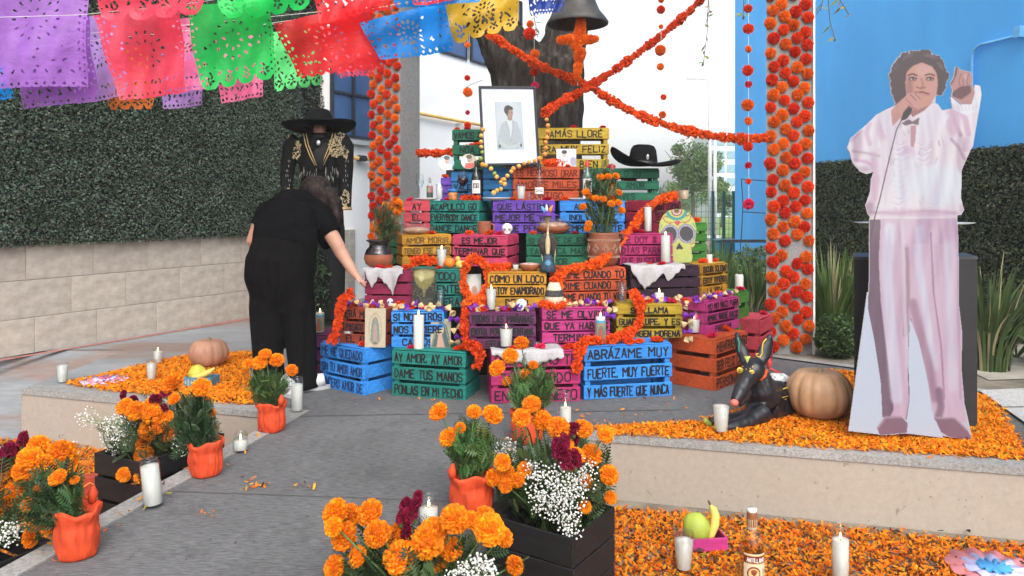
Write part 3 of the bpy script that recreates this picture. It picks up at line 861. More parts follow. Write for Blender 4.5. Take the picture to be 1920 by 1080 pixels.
FL_P = [marigold_mesh('paper_flower_pink', PINKF, 60, .62, 10, (.4, .01, .05), 1.5), marigold_mesh('paper_flower_crimson', CRIM, 60, .62, 12, (.3, .01, .02), 1.5)]

# ------------------------------------------------------------------ the two pillars clad with flower heads
def pillar(label, corners, front, h, seed, cols, zmax):
    a, b = Vector(front[0]), Vector(front[1]); d = (b - a).normalized(); n = Vector((d.y, -d.x)); L = (b - a).length
    t = thing('pillar', label, 'pillar', (a.x, a.y, 0), math.atan2(d.y, d.x))
    inv = Matrix.Rotation(-math.atan2(d.y, d.x), 2)
    m_ = MB(); prism(m_, [inv @ (Vector(p) - a) for p in corners], -.02, h); m_.build('shaft', MAT_PILL, t)
    r = random.Random(seed); z = .06; row = 0; dz = .102
    while z < zmax:
        for c in range(cols):
            x = (c + .5 + (.22 if row % 2 else -.22) * (1 if c % 2 else -1) * .5) / cols * L + r.uniform(-.008, .008)
            zq = z + (dz / 2 if c % 2 else 0) + r.uniform(-.010, .010)
            red = r.random() < .5
            if r.random() < .03: continue
            inst('flower_head', r.choice(POM_R if red else POM_O), t, (x, -.012, zq), face_out(), r.uniform(.0375, .0425))
        z += dz; row += 1
    for zj in (1.0, 2.0, 3.0):
        if zj < h: m_ = MB(); m_.box((L / 2, -.0015, zj), (L, .003, .006)); m_.build('form_joint', MAT_DIRT, t)
    return t
pr = pillar('right concrete pillar clad in orange and red flower heads, before the blue wall', [(1.852, 5.44), (2.186, 5.44), (2.29, 5.76), (1.965, 5.76)], ((1.852, 5.44), (2.186, 5.44)), 3.6, 3, 4, 3.1)
m_ = MB(); m_.box((.342, .04, 1.8), (.014, .12, 3.6)); m_.build('edge_strip', M('white_board', (.7, .69, .66), .6), pr)
Aq = Vector((-1.107, 7.40)); ca = 25
Bq = Aq + Vector((-math.cos(R(ca)), math.sin(R(ca)))) * .37; Cq = Aq + Vector((math.sin(R(ca)), math.cos(R(ca)))) * .36
pillar('left grey concrete pillar with flower heads on its front face, beside the mannequin', [Bq, Aq, Cq, Cq + Bq - Aq], (Bq, Aq), 3.9, 5, 4, 3.3)

# ------------------------------------------------------------------ the big forked tree behind the altar
def bark_mat():
    m, nt, b = newmat('dark_bark')
    c = ramp(nt, noise(nt, 16, 7, .7, stretch=(1, 1, .25)), [(.3, (.010, .008, .007)), (.52, (.045, .037, .032)), (.74, (.13, .112, .095))])
    nt.links.new(c, b.inputs['Base Color']); b.inputs['Roughness'].default_value = .95; b.inputs['Specular IOR Level'].default_value = .1
    bn = nt.nodes.new('ShaderNodeBump'); bn.inputs['Strength'].default_value = .9; bn.inputs['Distance'].default_value = .03
    nt.links.new(noise(nt, 30, 6, .7, stretch=(1, 1, .3)), bn.inputs['Height']); nt.links.new(bn.outputs[0], b.inputs['Normal'])
    return m
BARK = bark_mat()
TD = 7.2
tr = thing('tree', 'large dark forked tree trunk rising behind the framed portrait', 'tree', (P(1008, 382, TD).x, TD, 0))
def TL(px, py, dD=0): return P(px, py, TD + dD) - Vector(tr.location)
m_ = MB()
m_.tube([(0, 0, -.1), (0, 0, .3), TL(1008, 300), TL(1012, 190), TL(1012, 120)], [.56, .48, .42, .42, .42], 20)
m_.tube([TL(1005, 200), TL(968, 120), TL(932, 60), TL(880, -30), TL(800, -140)], [.38, .28, .22, .19, .16], 16)
m_.tube([TL(1022, 200), TL(1050, 110), TL(1066, 50), TL(1082, -30), TL(1100, -140)], [.36, .24, .185, .17, .15], 16)
o = fused('trunk', m_, BARK, tr, .028, 3)
me = o.data; n_ = len(me.vertices); co = np.empty(n_ * 3, np.float32); no = np.empty(n_ * 3, np.float32)
me.vertices.foreach_get('co', co); me.vertices.foreach_get('normal', no); co = co.reshape(-1, 3); no = no.reshape(-1, 3)
dsp = np.array([mnoise.noise(Vector((p[0] * 14, p[1] * 14, p[2] * 3.2))) + .5 * mnoise.noise(Vector((p[0] * 34, p[1] * 34, p[2] * 8))) for p in co])
co += no * (.034 * dsp)[:, None]; me.vertices.foreach_set('co', co.ravel()); me.update()
def sprig(pxs, D, n, tone=(.30, .32, .08)):
    m_ = MB(); pts = [P(x, y, D) - Vector(tr.location) for x, y in pxs]; m_.tube(pts, .003, 4, col=(.12, .1, .05))
    for k in range(n):
        u = rnd.random() * (len(pts) - 1); i = int(u); p = pts[i].lerp(pts[i + 1], u - i)
        d_ = Vector((rnd.uniform(-1, 1), rnd.uniform(-1, 1), rnd.uniform(-1.2, .3))).normalized(); s_ = d_.orthogonal().normalized() * .012; L = rnd.uniform(.05, .09)
        cc = tuple(x * rnd.uniform(.6, 1.3) for x in tone)
        m_.add([p, p + d_ * L * .5 + s_, p + d_ * L, p + d_ * L * .5 - s_], [(0, 1, 2, 3)], cc)
    m_.build('leaf_sprig', MAT_LEAF, tr, vcol=True)
sprig([(1545, -60), (1548, -20), (1538, 20)], 5.0, 10); sprig([(1560, -60), (1575, 0), (1592, 28)], 5.0, 12); sprig([(1548, -60), (1556, 40), (1565, 72)], 5.0, 8)
sprig([(1330, -60), (1326, 60), (1318, 125)], 6.0, 18); sprig([(1325, -60), (1330, 20), (1322, 50)], 6.0, 8); sprig([(1395, -60), (1394, 20), (1392, 36)], 5.6, 8)
sprig([(905, 150), (880, 160), (868, 168)], 6.6, 3, (.05, .05, .03)); sprig([(985, 60), (1010, 65), (1000, 25), (1008, 70)], 6.9, 12, (.16, .17, .05))
# ================================================================== THE ALTAR OF PAINTED CRATES
PAINT = {'sky': (.035, .25, .72), 'teal': (.012, .21, .17), 'magenta': (.42, .022, .13), 'pink': (.56, .05, .13), 'orange': (.50, .075, .018), 'brown': (.30, .05, .022),
         'mustard': (.52, .25, .018), 'plum': (.115, .02, .085), 'dark': (.028, .010, .024), 'green': (.012, .14, .075), 'violet': (.13, .05, .40), 'crimson': (.30, .018, .045),
         'rose': (.50, .05, .075), 'grass': (.05, .20, .03), 'blue2': (.018, .16, .38), 'orchid': (.45, .035, .19), 'burg': (.26, .018, .07), 'olive': (.45, .30, .02), 'black': (.012, .011, .012)}
def paint(k):
    key = 'paint_' + k
    if key in _M: return _M[key]
    m, nt, b = newmat(key); col = PAINT[k]
    base = ramp(nt, noise(nt, 7, 5, .6), [(.3, tuple(c * .72 for c in col)), (.7, tuple(min(1, c * 1.06) for c in col))])
    gr = ramp(nt, noise(nt, 60, 6, .7, stretch=(.12, 1, 1)), [(.33, .62), (.66, 1.14)])
    c = mixc(nt, .85, base, gr, 'MULTIPLY')
    w = ramp(nt, noise(nt, 26, 8, .75, stretch=(.35, 1, 1)), [(.62, 0.0), (.72, .6)])
    c = mixc(nt, w, c, tuple(.5 * x + .09 for x in col))
    oi = nt.nodes.new('ShaderNodeObjectInfo'); hsn = nt.nodes.new('ShaderNodeHueSaturation'); mr = nt.nodes.new('ShaderNodeMapRange')
    mr.inputs[3].default_value = .88; mr.inputs[4].default_value = 1.12
    nt.links.new(oi.outputs['Random'], mr.inputs[0]); nt.links.new(mr.outputs[0], hsn.inputs['Value']); nt.links.new(c, hsn.inputs['Color'])
    nt.links.new(hsn.outputs[0], b.inputs['Base Color']); b.inputs['Roughness'].default_value = .62; b.inputs['Specular IOR Level'].default_value = .3
    bn = nt.nodes.new('ShaderNodeBump'); bn.inputs['Strength'].default_value = .5; bn.inputs['Distance'].default_value = .003
    nt.links.new(noise(nt, 90, 6, .7, stretch=(.1, 1, 1)), bn.inputs['Height']); nt.links.new(bn.outputs[0], b.inputs['Normal'])
    _M[key] = m; return m
INK = M('black_ink', (.010, .009, .010), .7, .1)
CR = {}; _boxes = {}; NAILM = M('nail', (.06, .05, .045), .5, .3, metal=.4)
def cbox(name, d, col, bev=.0018):
    k = (name, tuple(round(x, 3) for x in d), col)
    if k not in _boxes: m_ = MB(); m_.box((0, 0, 0), d, bev=bev); _boxes[k] = m_.mesh(name, paint(col))
    return _boxes[k]
def crate(key, label, col, p0, p1, z0, h, lines, d=.26, ink=None, top=True, cat='crate', group='painted wooden crates of the altar', nsl=3, stroke=.0085, gapf=.07):
    a, b = Vector(p0[:2]), Vector(p1[:2]); w = (b - a).length; yaw = math.atan2((b - a).y, (b - a).x)
    t = thing('crate', label, cat, (a.x, a.y, z0), yaw, group)
    CR[key] = dict(o=a, u=(b - a).normalized(), n=Vector((-(b - a).y, (b - a).x)).normalized(), w=w, d=d, top=z0 + h)
    th = .009; tb = .009 if top else 0; hs_ = h - tb; pw = .032
    sl = hs_ * (1 - gapf * (nsl - 1)) / nsl; gap = hs_ * gapf
    for x in (th + pw / 2, w - th - pw / 2):
        for y in (th + pw / 2, d - th - pw / 2): inst('post', cbox('post', (pw, pw, hs_ - .003), col), t, (x, y, hs_ / 2))
    for i in range(nsl):
        z = hs_ - sl / 2 - i * (sl + gap)
        jr = lambda s_: rnd.uniform(-s_, s_)
        s_ = inst('slat', cbox('slat', (w, th, sl), col), t, (w / 2 + jr(.002), th / 2 - abs(jr(.0015)), z + jr(.001)), (0, jr(.006), jr(.003)))
        if lines and i < len(lines) and lines[i]:
            tx = lines[i]; al = 'c'
            m_ = lettering(tx, w * .93, sl * .66, stroke, hash((key, i)) % 999 if False else sum(map(ord, key)) * 7 + i, al)
            tag(inst('lettering', m_.mesh('lettering', ink or INK), s_, (0, -th / 2 - .0008, 0)), kind='stuff')
        inst('slat', cbox('slat', (w, th, sl), col), t, (w / 2, d - th / 2, z))
        for x in (th / 2, w - th / 2): inst('slat', cbox('slat', (th, d - 2 * th - .001, sl), col), t, (x, d / 2, z + jr(.001)))
    nl = MB()
    for i in range(nsl):
        z = hs_ - sl / 2 - i * (sl + gap)
        for x in (.016, .034, w - .016, w - .034):
            zz = z + rnd.uniform(-.28, .28) * sl; xx = x + rnd.uniform(-.004, .004); nl.add([(xx + .0028 * math.cos(a_), -.0022, zz + .0028 * math.sin(a_)) for a_ in (0, 1.05, 2.1, 3.14, 4.2, 5.2)], [(0, 1, 2, 3, 4, 5)])
    tag(nl.build('nail_heads', NAILM, t), kind='stuff')
    if top:
        bd = (d - .018) / 3
        for k in range(3): inst('board', cbox('board', (w - .004, bd - .004, tb), col), t, (w / 2 + rnd.uniform(-.001, .001), .009 + bd * (k + .5), hs_ + tb / 2 + .0005))
    return t
def on(key, px, back=.05, lift=.0):
    c = CR[key]; k = (px - CX) / F; o, u, n = c['o'], c['u'], c['n']
    s_ = (k * (o.y + n.y * back) - (o.x + n.x * back)) / (u.x - k * u.y)
    p = o + u * s_ + n * back
    return Vector((p.x, p.y, c['top'] + lift))
X2 = lambda px, D: ((px - CX) * D / F, D)

crate('c0', 'dark plum crate half hidden behind the left blue crate, a lit candle on it', 'plum', X2(581, 4.78), X2(640, 4.78), 0, .262, None)
crate('c1', 'sky blue crate lettered ME HE QUEDADO at the left front corner', 'sky', G(601, 723), G(683, 742), 0, .268, ['ME HE QUEDADO', 'SIN TU AMOR AMOR', 'SINCERO AMOR DE'], d=.27, ink=M('navy_ink', (.008, .03, .11), .7))
crate('c2', 'teal green crate lettered AY AMOR, AY AMOR in the bottom row', 'teal', G(735, 741), G(873, 751), 0, .268, ['AY AMOR, AY AMOR', 'DAME TUS MANOS', 'PONLAS EN MI PECHO'], d=.27)
crate('c3', 'magenta crate with a white cloth on top, behind the potted marigold in the bottom row', 'magenta', G(921, 757), G(1088, 752), 0, .285, ['QUE SERIAS TÚ', 'TÚ MI TODO', 'EN LA SONETO'], d=.3)
crate('c4', 'sky blue crate lettered ABRÁZAME MUY FUERTE in the bottom row', 'sky', G(1095, 750), G(1260, 741), 0, .30, ['ABRÁZAME MUY', 'FUERTE, MUY FUERTE', 'Y MÁS FUERTE QUE NUNCA'], d=.22, gapf=.10)
crate('c5', 'orange-brown crate set cornerwise beside the black dog, bottom row right', 'orange', G(1341, 734), (1.48, 4.695), 0, .30, ['MIENTRAS TENGO', 'SER FELIZ CANTO', 'PERSONAR SI'], d=.31, gapf=.09)
crate('c6', 'rose red crate on the floor at the right end against the flower pillar', 'rose', X2(1426, 5.02), X2(1449, 5.28), 0, .32, None, d=.17, top=True)

crate('d1', 'red-brown crate lettered SERÁ MAÑANA in the second row', 'brown', X2(637, 4.47), X2(722, 4.36), .268, .215, ['SERÁ MAÑANA', 'O PASADO MAÑANA', 'EL AMOR'], d=.22)
crate('d2', 'sky blue crate lettered SI NOSOTROS in the second row', 'sky', X2(734, 4.33), X2(833, 4.33), .268, .215, ['SI NOSOTROS', 'NOS HICIERE', 'CA DOS'], d=.26)
crate('d3', 'dark purple crate lettered TODAS LAS MAÑANAS in the second row', 'plum', X2(879, 4.19), X2(1005, 4.19), .285, .205, ['TODAS LAS MAÑANAS', 'ENTRA POR MI VENTANA', 'EL GRAN AMOR'])
crate('d4', 'orchid pink crate lettered SE ME OLVIDÓ in the second row', 'orchid', X2(1016, 4.29), X2(1144, 4.34), .30, .20, ['SE ME OLVIDÓ', 'QUE YA HABIAS', 'TERMINADO'], gapf=.045)
crate('d5', 'mustard yellow crate lettered GUADALUPE, Y ES in the second row', 'olive', X2(1156, 4.46), X2(1280, 4.46), .30, .20, ['SE LLAMA', 'GUADALUPE, Y ES', 'MI VIRGEN MORENA'], gapf=.09)
crate('d6', 'orchid pink crate set cornerwise with small lettering, second row right', 'orchid', X2(1324, 4.55), X2(1386, 4.82), .30, .205, ['YO NO NACI PARA', 'AMAR, NADIE NACIO', 'PARA MI'], d=.22, gapf=.085)
crate('d7', 'grass green crate standing on end at the right of the second row', 'grass', X2(1384, 5.06), X2(1404, 5.2), .0, .50, None, d=.2, nsl=5)

crate('e1', 'burgundy crate with a white lace cloth hanging over it, third row left', 'burg', X2(684, 4.5), X2(776, 4.45), .483, .222, None, d=.22, gapf=.05)
crate('e2', 'dark teal crate lettered TODO SIENTE behind the gold-black goblet print, third row', 'teal', X2(768, 4.46), X2(866, 4.46), .483, .225, ['EL TODO', 'SE SIENTE', 'PRIMAVERA'], d=.22, gapf=.05)
crate('e3', 'mustard crate lettered COMO UN LOCO in the third row', 'mustard', X2(914, 4.37), X2(1024, 4.37), .49, .21, ['COMO UN LOCO', 'ESTOY ENAMORADO', 'DE TI'], gapf=.05)
crate('e4', 'orange crate lettered DIME CUANDO TÚ in the third row', 'orange', X2(1050, 4.54), X2(1174, 4.62), .50, .205, ['DIME CUANDO TÚ', 'DIME CUANDO TÚ', 'DIME CUANDO TÚ VAS'], gapf=.04)
crate('e5', 'very dark purple crate with a white lace cloth hanging over it, third row right', 'dark', X2(1182, 4.70), X2(1312, 4.78), .50, .205, None, d=.22, gapf=.05)
crate('e6', 'mustard crate set cornerwise at the right end of the third row', 'mustard', X2(1316, 4.86), X2(1364, 5.06), .50, .205, ['OSCURA SOLEDAD', 'ESTOY VIVIENDO', 'LA VIDA'], d=.2, gapf=.08)

crate('f0', 'small dark green crate behind the dark clay jar, fourth row left', 'green', X2(726, 4.98), X2(756, 4.98), .70, .17, None, d=.15)
crate('f1', 'mustard crate with bagged bread on top, fourth row left', 'mustard', X2(754, 4.76), X2(847, 4.86), .705, .195, ['AMOR MORIR', 'TENGO ESE AMOR', 'DE TI'], d=.22, ink=M('faint_ink', (.14, .07, .012), .8), gapf=.08)
crate('f2', 'bright pink crate lettered ES MEJOR in the fourth row', 'pink', X2(848, 4.82), X2(951, 4.72), .70, .20, ['ES MEJOR', 'TERMINAR QUE', 'ASÍ'], d=.28, gapf=.07)
crate('f3', 'dark green crate lettered NO ME DEJES behind the skeleton doll, fourth row', 'green', X2(987, 4.82), X2(1104, 4.82), .70, .20, ['SI NO ME DEJES', 'YA NUNCA MAS', 'AMOR'], ink=M('faint_green', (.004, .04, .024), .8), gapf=.05)
crate('f4', 'magenta crate lettered TE DOY 8 DÍAS PARA in the fourth row', 'magenta', X2(1162, 4.86), X2(1262, 4.9), .70, .205, ['TE DOY 8    ', 'DÍAS PARA   ', 'QUE BUSQUES  '], d=.24, ink=M('wine_ink', (.10, .004, .03), .8), gapf=.05)
crate('f5', 'dark grass green crate behind the painted skull board', 'grass', X2(1290, 5.13), X2(1326, 5.2), .70, .27, None, d=.2, nsl=4)

crate('g1', 'rose crate at the left end of the fifth row', 'rose', X2(757, 5.16), X2(806, 5.18), .90, .22, ['AY', 'EL'], d=.22, gapf=.06)
crate('g2', 'teal green crate lettered EVERYBODY DANCE in the fifth row', 'teal', X2(804, 5.20), X2(898, 5.09), .90, .222, ['ACAPULCO GO', 'EVERYBODY DANCE', 'DANCE DANCE'], d=.27, gapf=.05)
crate('g3', 'violet crate lettered QUE LÁSTIMA in the fifth row', 'violet', X2(924, 5.08), X2(1041, 5.08), .90, .222, ['QUE LÁSTIMA', 'MEJOR ME VOY', 'QUE PENA'], gapf=.05)
crate('g4', 'sky blue crate half hidden by the tall marigold vase, fifth row', 'sky', X2(1050, 5.16), X2(1172, 5.16), .90, .22, ['AMOR MIO', 'INOLVIDABLE', 'TEMPRANO ESTE'], gapf=.07)
crate('g5', 'crimson crate set cornerwise lettered TODO TERMINÓ, fifth row right', 'crimson', X2(1226, 5.18), X2(1277, 5.42), .90, .225, ['TODO TERMINÓ', 'TE OLVIDE YA', 'AMOR'], d=.24, gapf=.05)

crate('h0', 'small violet crate behind the wine glasses, sixth row', 'violet', X2(826, 5.42), X2(848, 5.42), 1.12, .17, None, d=.12)
crate('h1', 'narrow blue crate behind the dark wine glass, sixth row', 'blue2', X2(846, 5.40), X2(888, 5.40), 1.12, .21, ['NO', 'VALE', 'LA PENA'], d=.18)
crate('h2', 'blue crate under the lower left corner of the framed portrait', 'blue2', X2(906, 5.36), X2(964, 5.36), 1.122, .235, None, d=.22, gapf=.06)
crate('h3', 'orange-red crate lettered ES HERMOSO ORAR under the framed portrait', 'orange', X2(962, 5.30), X2(1086, 5.34), 1.122, .24, ['ES HERMOSO ORAR', 'AMORES MILES', 'CONTIGO'], ink=M('rust_ink', (.13, .015, .006), .8), gapf=.05, d=.22)
crate('h4', 'dark green crate under the black sombrero, sixth row right', 'green', X2(1108, 5.46), X2(1236, 5.46), 1.12, .24, ['SOLO TU', 'Y EL AMOR', 'VIVES'], ink=M('faint_green', (.004, .04, .024), .8), gapf=.10)
crate('i1', 'dark green crate lettered VAMOS AL NOA NOA left of the portrait in the top row', 'green', X2(848, 5.62), X2(940, 5.62), 1.36, .30, ['VAMOS AL NOA', 'NOA NOA', 'BAR'], gapf=.13, d=.2)
crate('i2', 'olive yellow crate lettered JAMÁS LLORÉ right of the portrait in the top row', 'olive', X2(1008, 5.60), X2(1142, 5.60), 1.36, .31, ['JAMÁS LLORÉ', 'ERA MUY FELIZ', 'Y MUY BIEN'], gapf=.13, d=.2)

t = thing('riser', 'dark stepped wooden riser under the back rows of crates', 'riser', (0, 0, 0))
RM = M('riser_black', (.02, .018, .018), .8)
for x0, x1, y0, y1, z1 in ((-.85, .98, 4.80, 4.985, .478), (-.8, 1.0, 4.99, 5.145, .695), (-.66, 1.02, 5.44, 5.56, .895 + .22), (-.5, .5, 5.66, 5.81, 1.355)):
    m_ = MB(); m_.box(((x0 + x1) / 2, (y0 + y1) / 2, z1 / 2), (x1 - x0, y1 - y0, z1), bev=.004); m_.build('step', RM, t)

# ------------------------------------------------------------------ small makers
WAX = M('wax', (.62, .585, .54), .4, .04, 6, spec=.4)
WICK = M('wick', (.02, .02, .02), .9)
def flame_mat():
    m, nt, b = newmat('flame'); nt.nodes.remove(b); e = nt.nodes.new('ShaderNodeEmission')
    e.inputs['Color'].default_value = (1, .62, .25, 1); e.inputs['Strength'].default_value = 9
    nt.links.new(e.outputs[0], nt.nodes['Material Output'].inputs['Surface']); return m
FLAME = flame_mat(); GLASS = MGlass('clear_glass'); GLASSB = MGlass('smoky_glass', (.85, .9, .88), .75)
def flame(t, z, s_=1.0):
    m_ = MB(); m_.tube([(0, 0, z - .002), (.001, 0, z + .010)], .0012, 5); m_.build('wick', WICK, t)
    m_ = MB(); m_.lathe([(.001, 0), (.0038 * s_, .005 * s_), (.0042 * s_, .009 * s_), (.0026 * s_, .016 * s_), (.0004, .024 * s_)], 8, (0, 0, z + .006)); m_.build('flame', FLAME, t, True)
def glass_candle(label, loc, r, h, fill=.75, lit=True, taper=.82, cat='candle', tilt=0, wall=None, waxm=None, group=None):
    t = thing('glass_candle', label, cat, loc, 0, group); t.rotation_euler.y = tilt
    rb = r * taper
    m_ = MB(); m_.lathe([(rb * .9, 0), (rb, .004), (r, h), (r * .94, h), (rb * .93, .012), (0.001, .010)], 22, cap=False); m_.build('glass', wall or GLASS, t, True)
    zf = h * fill; rf = rb + (r - rb) * fill
    m_ = MB(); m_.lathe([(rb * .91, .012), (rf * .925, zf), (rf * .5, zf - .004), (.001, zf - .004)], 20, cap=False); m_.build('wax', waxm or WAX, t, True)
    if lit: flame(t, zf - .004)
    return t
def veladora(label, loc, r, h, fill=.82, lit=True, tilt=0, pic=None):
    """tall straight glass with a rounded shoulder, filled with white wax"""
    t = thing('tall_candle', label, 'candle', loc); t.rotation_euler.y = tilt
    m_ = MB(); m_.lathe([(r * .85, 0), (r, .006), (r, h * .9), (r * .86, h * .95), (r * .9, h), (r * .84, h), (r * .8, h * .95), (r * .93, h * .9), (r * .93, .012), (.001, .010)], 22, cap=False); m_.build('glass', GLASS, t, True)
    m_ = MB(); m_.lathe([(r * .9, .012), (r * .91, h * fill), (r * .5, h * fill - .004), (.001, h * fill - .005)], 20, cap=False); m_.build('wax', WAX, t, True)
    if pic is not None: inst('picture_wrap', pic(r * 1.012, h * .78, h * .06), t)
    if lit: flame(t, h * fill - .004)
    return t
def pillar_candle(label, loc, r, h, lit=True):
    t = thing('pillar_candle', label, 'candle', loc)
    m_ = MB(); m_.lathe([(r * .98, 0), (r, .004), (r, h - .004), (r * .93, h), (r * .55, h - .004), (.001, h - .005)], 20, ribs=lambda a_, z: 1 + .012 * math.sin(3 * a_ + z * 40), cap=False); m_.build('wax', WAX, t, True)
    if lit: flame(t, h - .004, 1.15)
    else: m_ = MB(); m_.tube([(0, 0, h - .006), (.001, 0, h + .008)], .0012, 5); m_.build('wick', WICK, t)
    return t
def lump(name, label, cat, loc, r, mat, n=16, amp=.0, rz=0, seed=0, group=None):
    m_ = MB(); m_.ellipsoid((0, 0, r[2]), r, n, 10)
    if amp: m_.v = [tuple(Vector(p) * (1 + amp * mnoise.noise(Vector(p) * (1.4 / max(r)) + Vector((seed, 0, 0))))) for p in m_.v]
    return tag(m_.build(name, mat, None, True, loc=loc, rot=(0, 0, rz)), label, cat, group)
FG = {'r': FL_R[0], 'o': FL_R[1], 'p': FL_P[0], 'c': FL_P[1], 'm': MG[0]}
FNAME = {'r': 'red-orange paper flower', 'o': 'orange paper flower', 'p': 'pink paper flower', 'c': 'crimson paper flower', 'm': 'real orange marigold head'}
def flower_on(key, px, back, k, where, s_=.030):
    p = on(key, px, back, s_ * .42)
    o = inst({'m': 'marigold'}.get(k, 'paper_flower'), FG[k], None, p, (rnd.uniform(-.35, .1), rnd.uniform(-.25, .25), rnd.uniform(0, 6)), (s_, s_, s_ * .8))
    return tag(o, FNAME[k] + ' ' + where, 'flower', 'flower heads laid on the crates')
def garland(name, label, pts, r, col, dens=1500, cat='garland', jag=1.0, sm=True):
    pts = [Vector(p) for p in pts]
    if sm and len(pts) > 2:
        q = []
        for i in range(len(pts) - 1):
            p0, p1, p2, p3 = pts[max(i - 1, 0)], pts[i], pts[i + 1], pts[min(i + 2, len(pts) - 1)]
            for u in np.linspace(0, 1, 8, endpoint=False): q.append(.5 * ((2 * p1) + (p2 - p0) * u + (2 * p0 - 5 * p1 + 4 * p2 - p3) * u * u + (3 * p1 - p0 - 3 * p2 + p3) * u ** 3))
        pts = q + [pts[-1]]
    A = np.array([list(p) for p in pts]); sg = np.linalg.norm(np.diff(A, axis=0), axis=1); cum = np.r_[0, np.cumsum(sg)]; L = cum[-1]
    n = int(L * dens * (.02 / r) ** .5); s_ = rng.uniform(0, L, n)
    c = np.stack([np.interp(s_, cum, A[:, i]) for i in range(3)], 1)
    tn = np.stack([np.interp(s_ + .01, cum, A[:, i]) for i in range(3)], 1) - np.stack([np.interp(s_ - .01, cum, A[:, i]) for i in range(3)], 1)
    tn /= np.linalg.norm(tn, axis=1, keepdims=True) + 1e-9
    d = rng.normal(size=(n, 3)); d -= tn * (d * tn).sum(1, keepdims=True); d /= np.linalg.norm(d, axis=1, keepdims=True)
    d += tn * rng.uniform(-.5, .5, (n, 1)); ln = r * rng.uniform(.55, 1.22, n)
    bv = [(-.12, 0, .25), (.12, 0, .25), (.34, .06, .85), (-.34, .06, .85), (.18, -.1, 1.06), (-.2, .12, 1.02)]; bf = [(0, 1, 2, 3), (3, 2, 4, 5)]
    clump = 1 + .16 * np.sin(s_ / (r * 1.7)) + .12 * np.sin(s_ / (r * .63) + 1)
    v, f, cc = scatter(bv, bf, c, frames(d, rng.uniform(0, 6.28, n)), ln * clump, np.clip(np.array(col)[None] * rng.uniform(.62, 1.2, (n, 1)), 0, 1))
    m_ = MB(); m_.tube(pts[::2] + [pts[-1]], r * .38, 8, col=tuple(x * .7 for x in col)); k = len(v)
    me = bpy.data.meshes.new(name); me.from_pydata(np.vstack([v, np.array(m_.v)]).tolist(), [], f.tolist() + [tuple(x + k for x in q) for q in m_.f])
    a_ = me.color_attributes.new('Col', 'FLOAT_COLOR', 'POINT'); c4 = np.ones((k + len(m_.v), 4), np.float32); c4[:k, :3] = cc; c4[k:, :3] = m_.c; a_.data.foreach_set('color', c4.ravel())
    me.materials.append(MV('petals', .65, .2, trans=.36, ovar=.10))
    return tag(inst(name, me), label, cat)

# ------------------------------------------------------------------ printed pictures
PR = MV('print', .55, .3); PRG = MV('glossy_print', .3, .4)
def robed_figure(full=True):
    """plain robed figure in a rayed oval, in old yellowed colours"""
    p = Print(0, 0, 100, 220 if full else 140, 44, (.42, .36, .26))
    if full:
        p.ell(50, 118, 34, 92, (.34, .29, .20), 2); p.ell(50, 118, 27, 84, (.46, .40, .28), 1)
        for k in range(40):
            a_ = k / 40 * 6.283; p.line([(50 + 22 * math.cos(a_), 118 + 70 * math.sin(a_)), (50 + 33 * math.cos(a_), 118 + 92 * math.sin(a_))], 1.6, (.28, .22, .12), 0, .7)
        p.poly([(50, 48), (62, 58), (70, 100), (72, 190), (28, 190), (30, 100), (38, 58)], (.16, .2, .19), 1)
        p.poly([(50, 80), (58, 100), (61, 188), (39, 188), (42, 100)], (.34, .22, .18), 1); p.ell(50, 64, 7, 9, (.30, .2, .13), 1); p.ell(50, 98, 6, 5, (.32, .22, .15), 1)
        p.ell(50, 196, 14, 7, (.15, .12, .10), 1)
    else:
        p.ell(55, 70, 60, 75, (.33, .31, .22), 6, .8)
        p.poly([(50, 12), (78, 30), (88, 70), (100, 140), (0, 140), (14, 90), (24, 40)], (.055, .10, .10), 2)
        p.ell(46, 54, 19, 26, (.50, .35, .25), 1, 1, .15); p.poly([(30, 30), (45, 22), (60, 32), (50, 36), (36, 42)], (.05, .04, .03), 1)
        p.poly([(38, 78), (56, 76), (72, 140), (30, 140)], (.42, .26, .20), 2); p.line([(38, 52), (44, 51)], 2, (.08, .05, .04)); p.line([(50, 51), (56, 52)], 2, (.08, .05, .04)); p.line([(44, 64), (50, 64)], 2, (.25, .08, .06))
        p.line([(28, 34), (20, 90), (4, 140)], 2, (.4, .33, .18)); p.line([(70, 30), (84, 84), (96, 136)], 2, (.4, .33, .18))
    p.grain(.10); p.grain(.10, 3); return p
def card(name, label, cat, pr, w, h, loc, rz=0, lean=.15, th=.006, back=None, edge=None):
    t = thing(name, label, cat, loc, rz); t.rotation_euler.x = -lean
    m_ = MB(); m_.box((0, th / 2 + .0008, h / 2), (w, th, h)); m_.build('board', edge or M('card_edge', (.35, .3, .22), .8), t)
    inst('print', pr.mesh('print', w * .998, h * .998, PR), t); return t

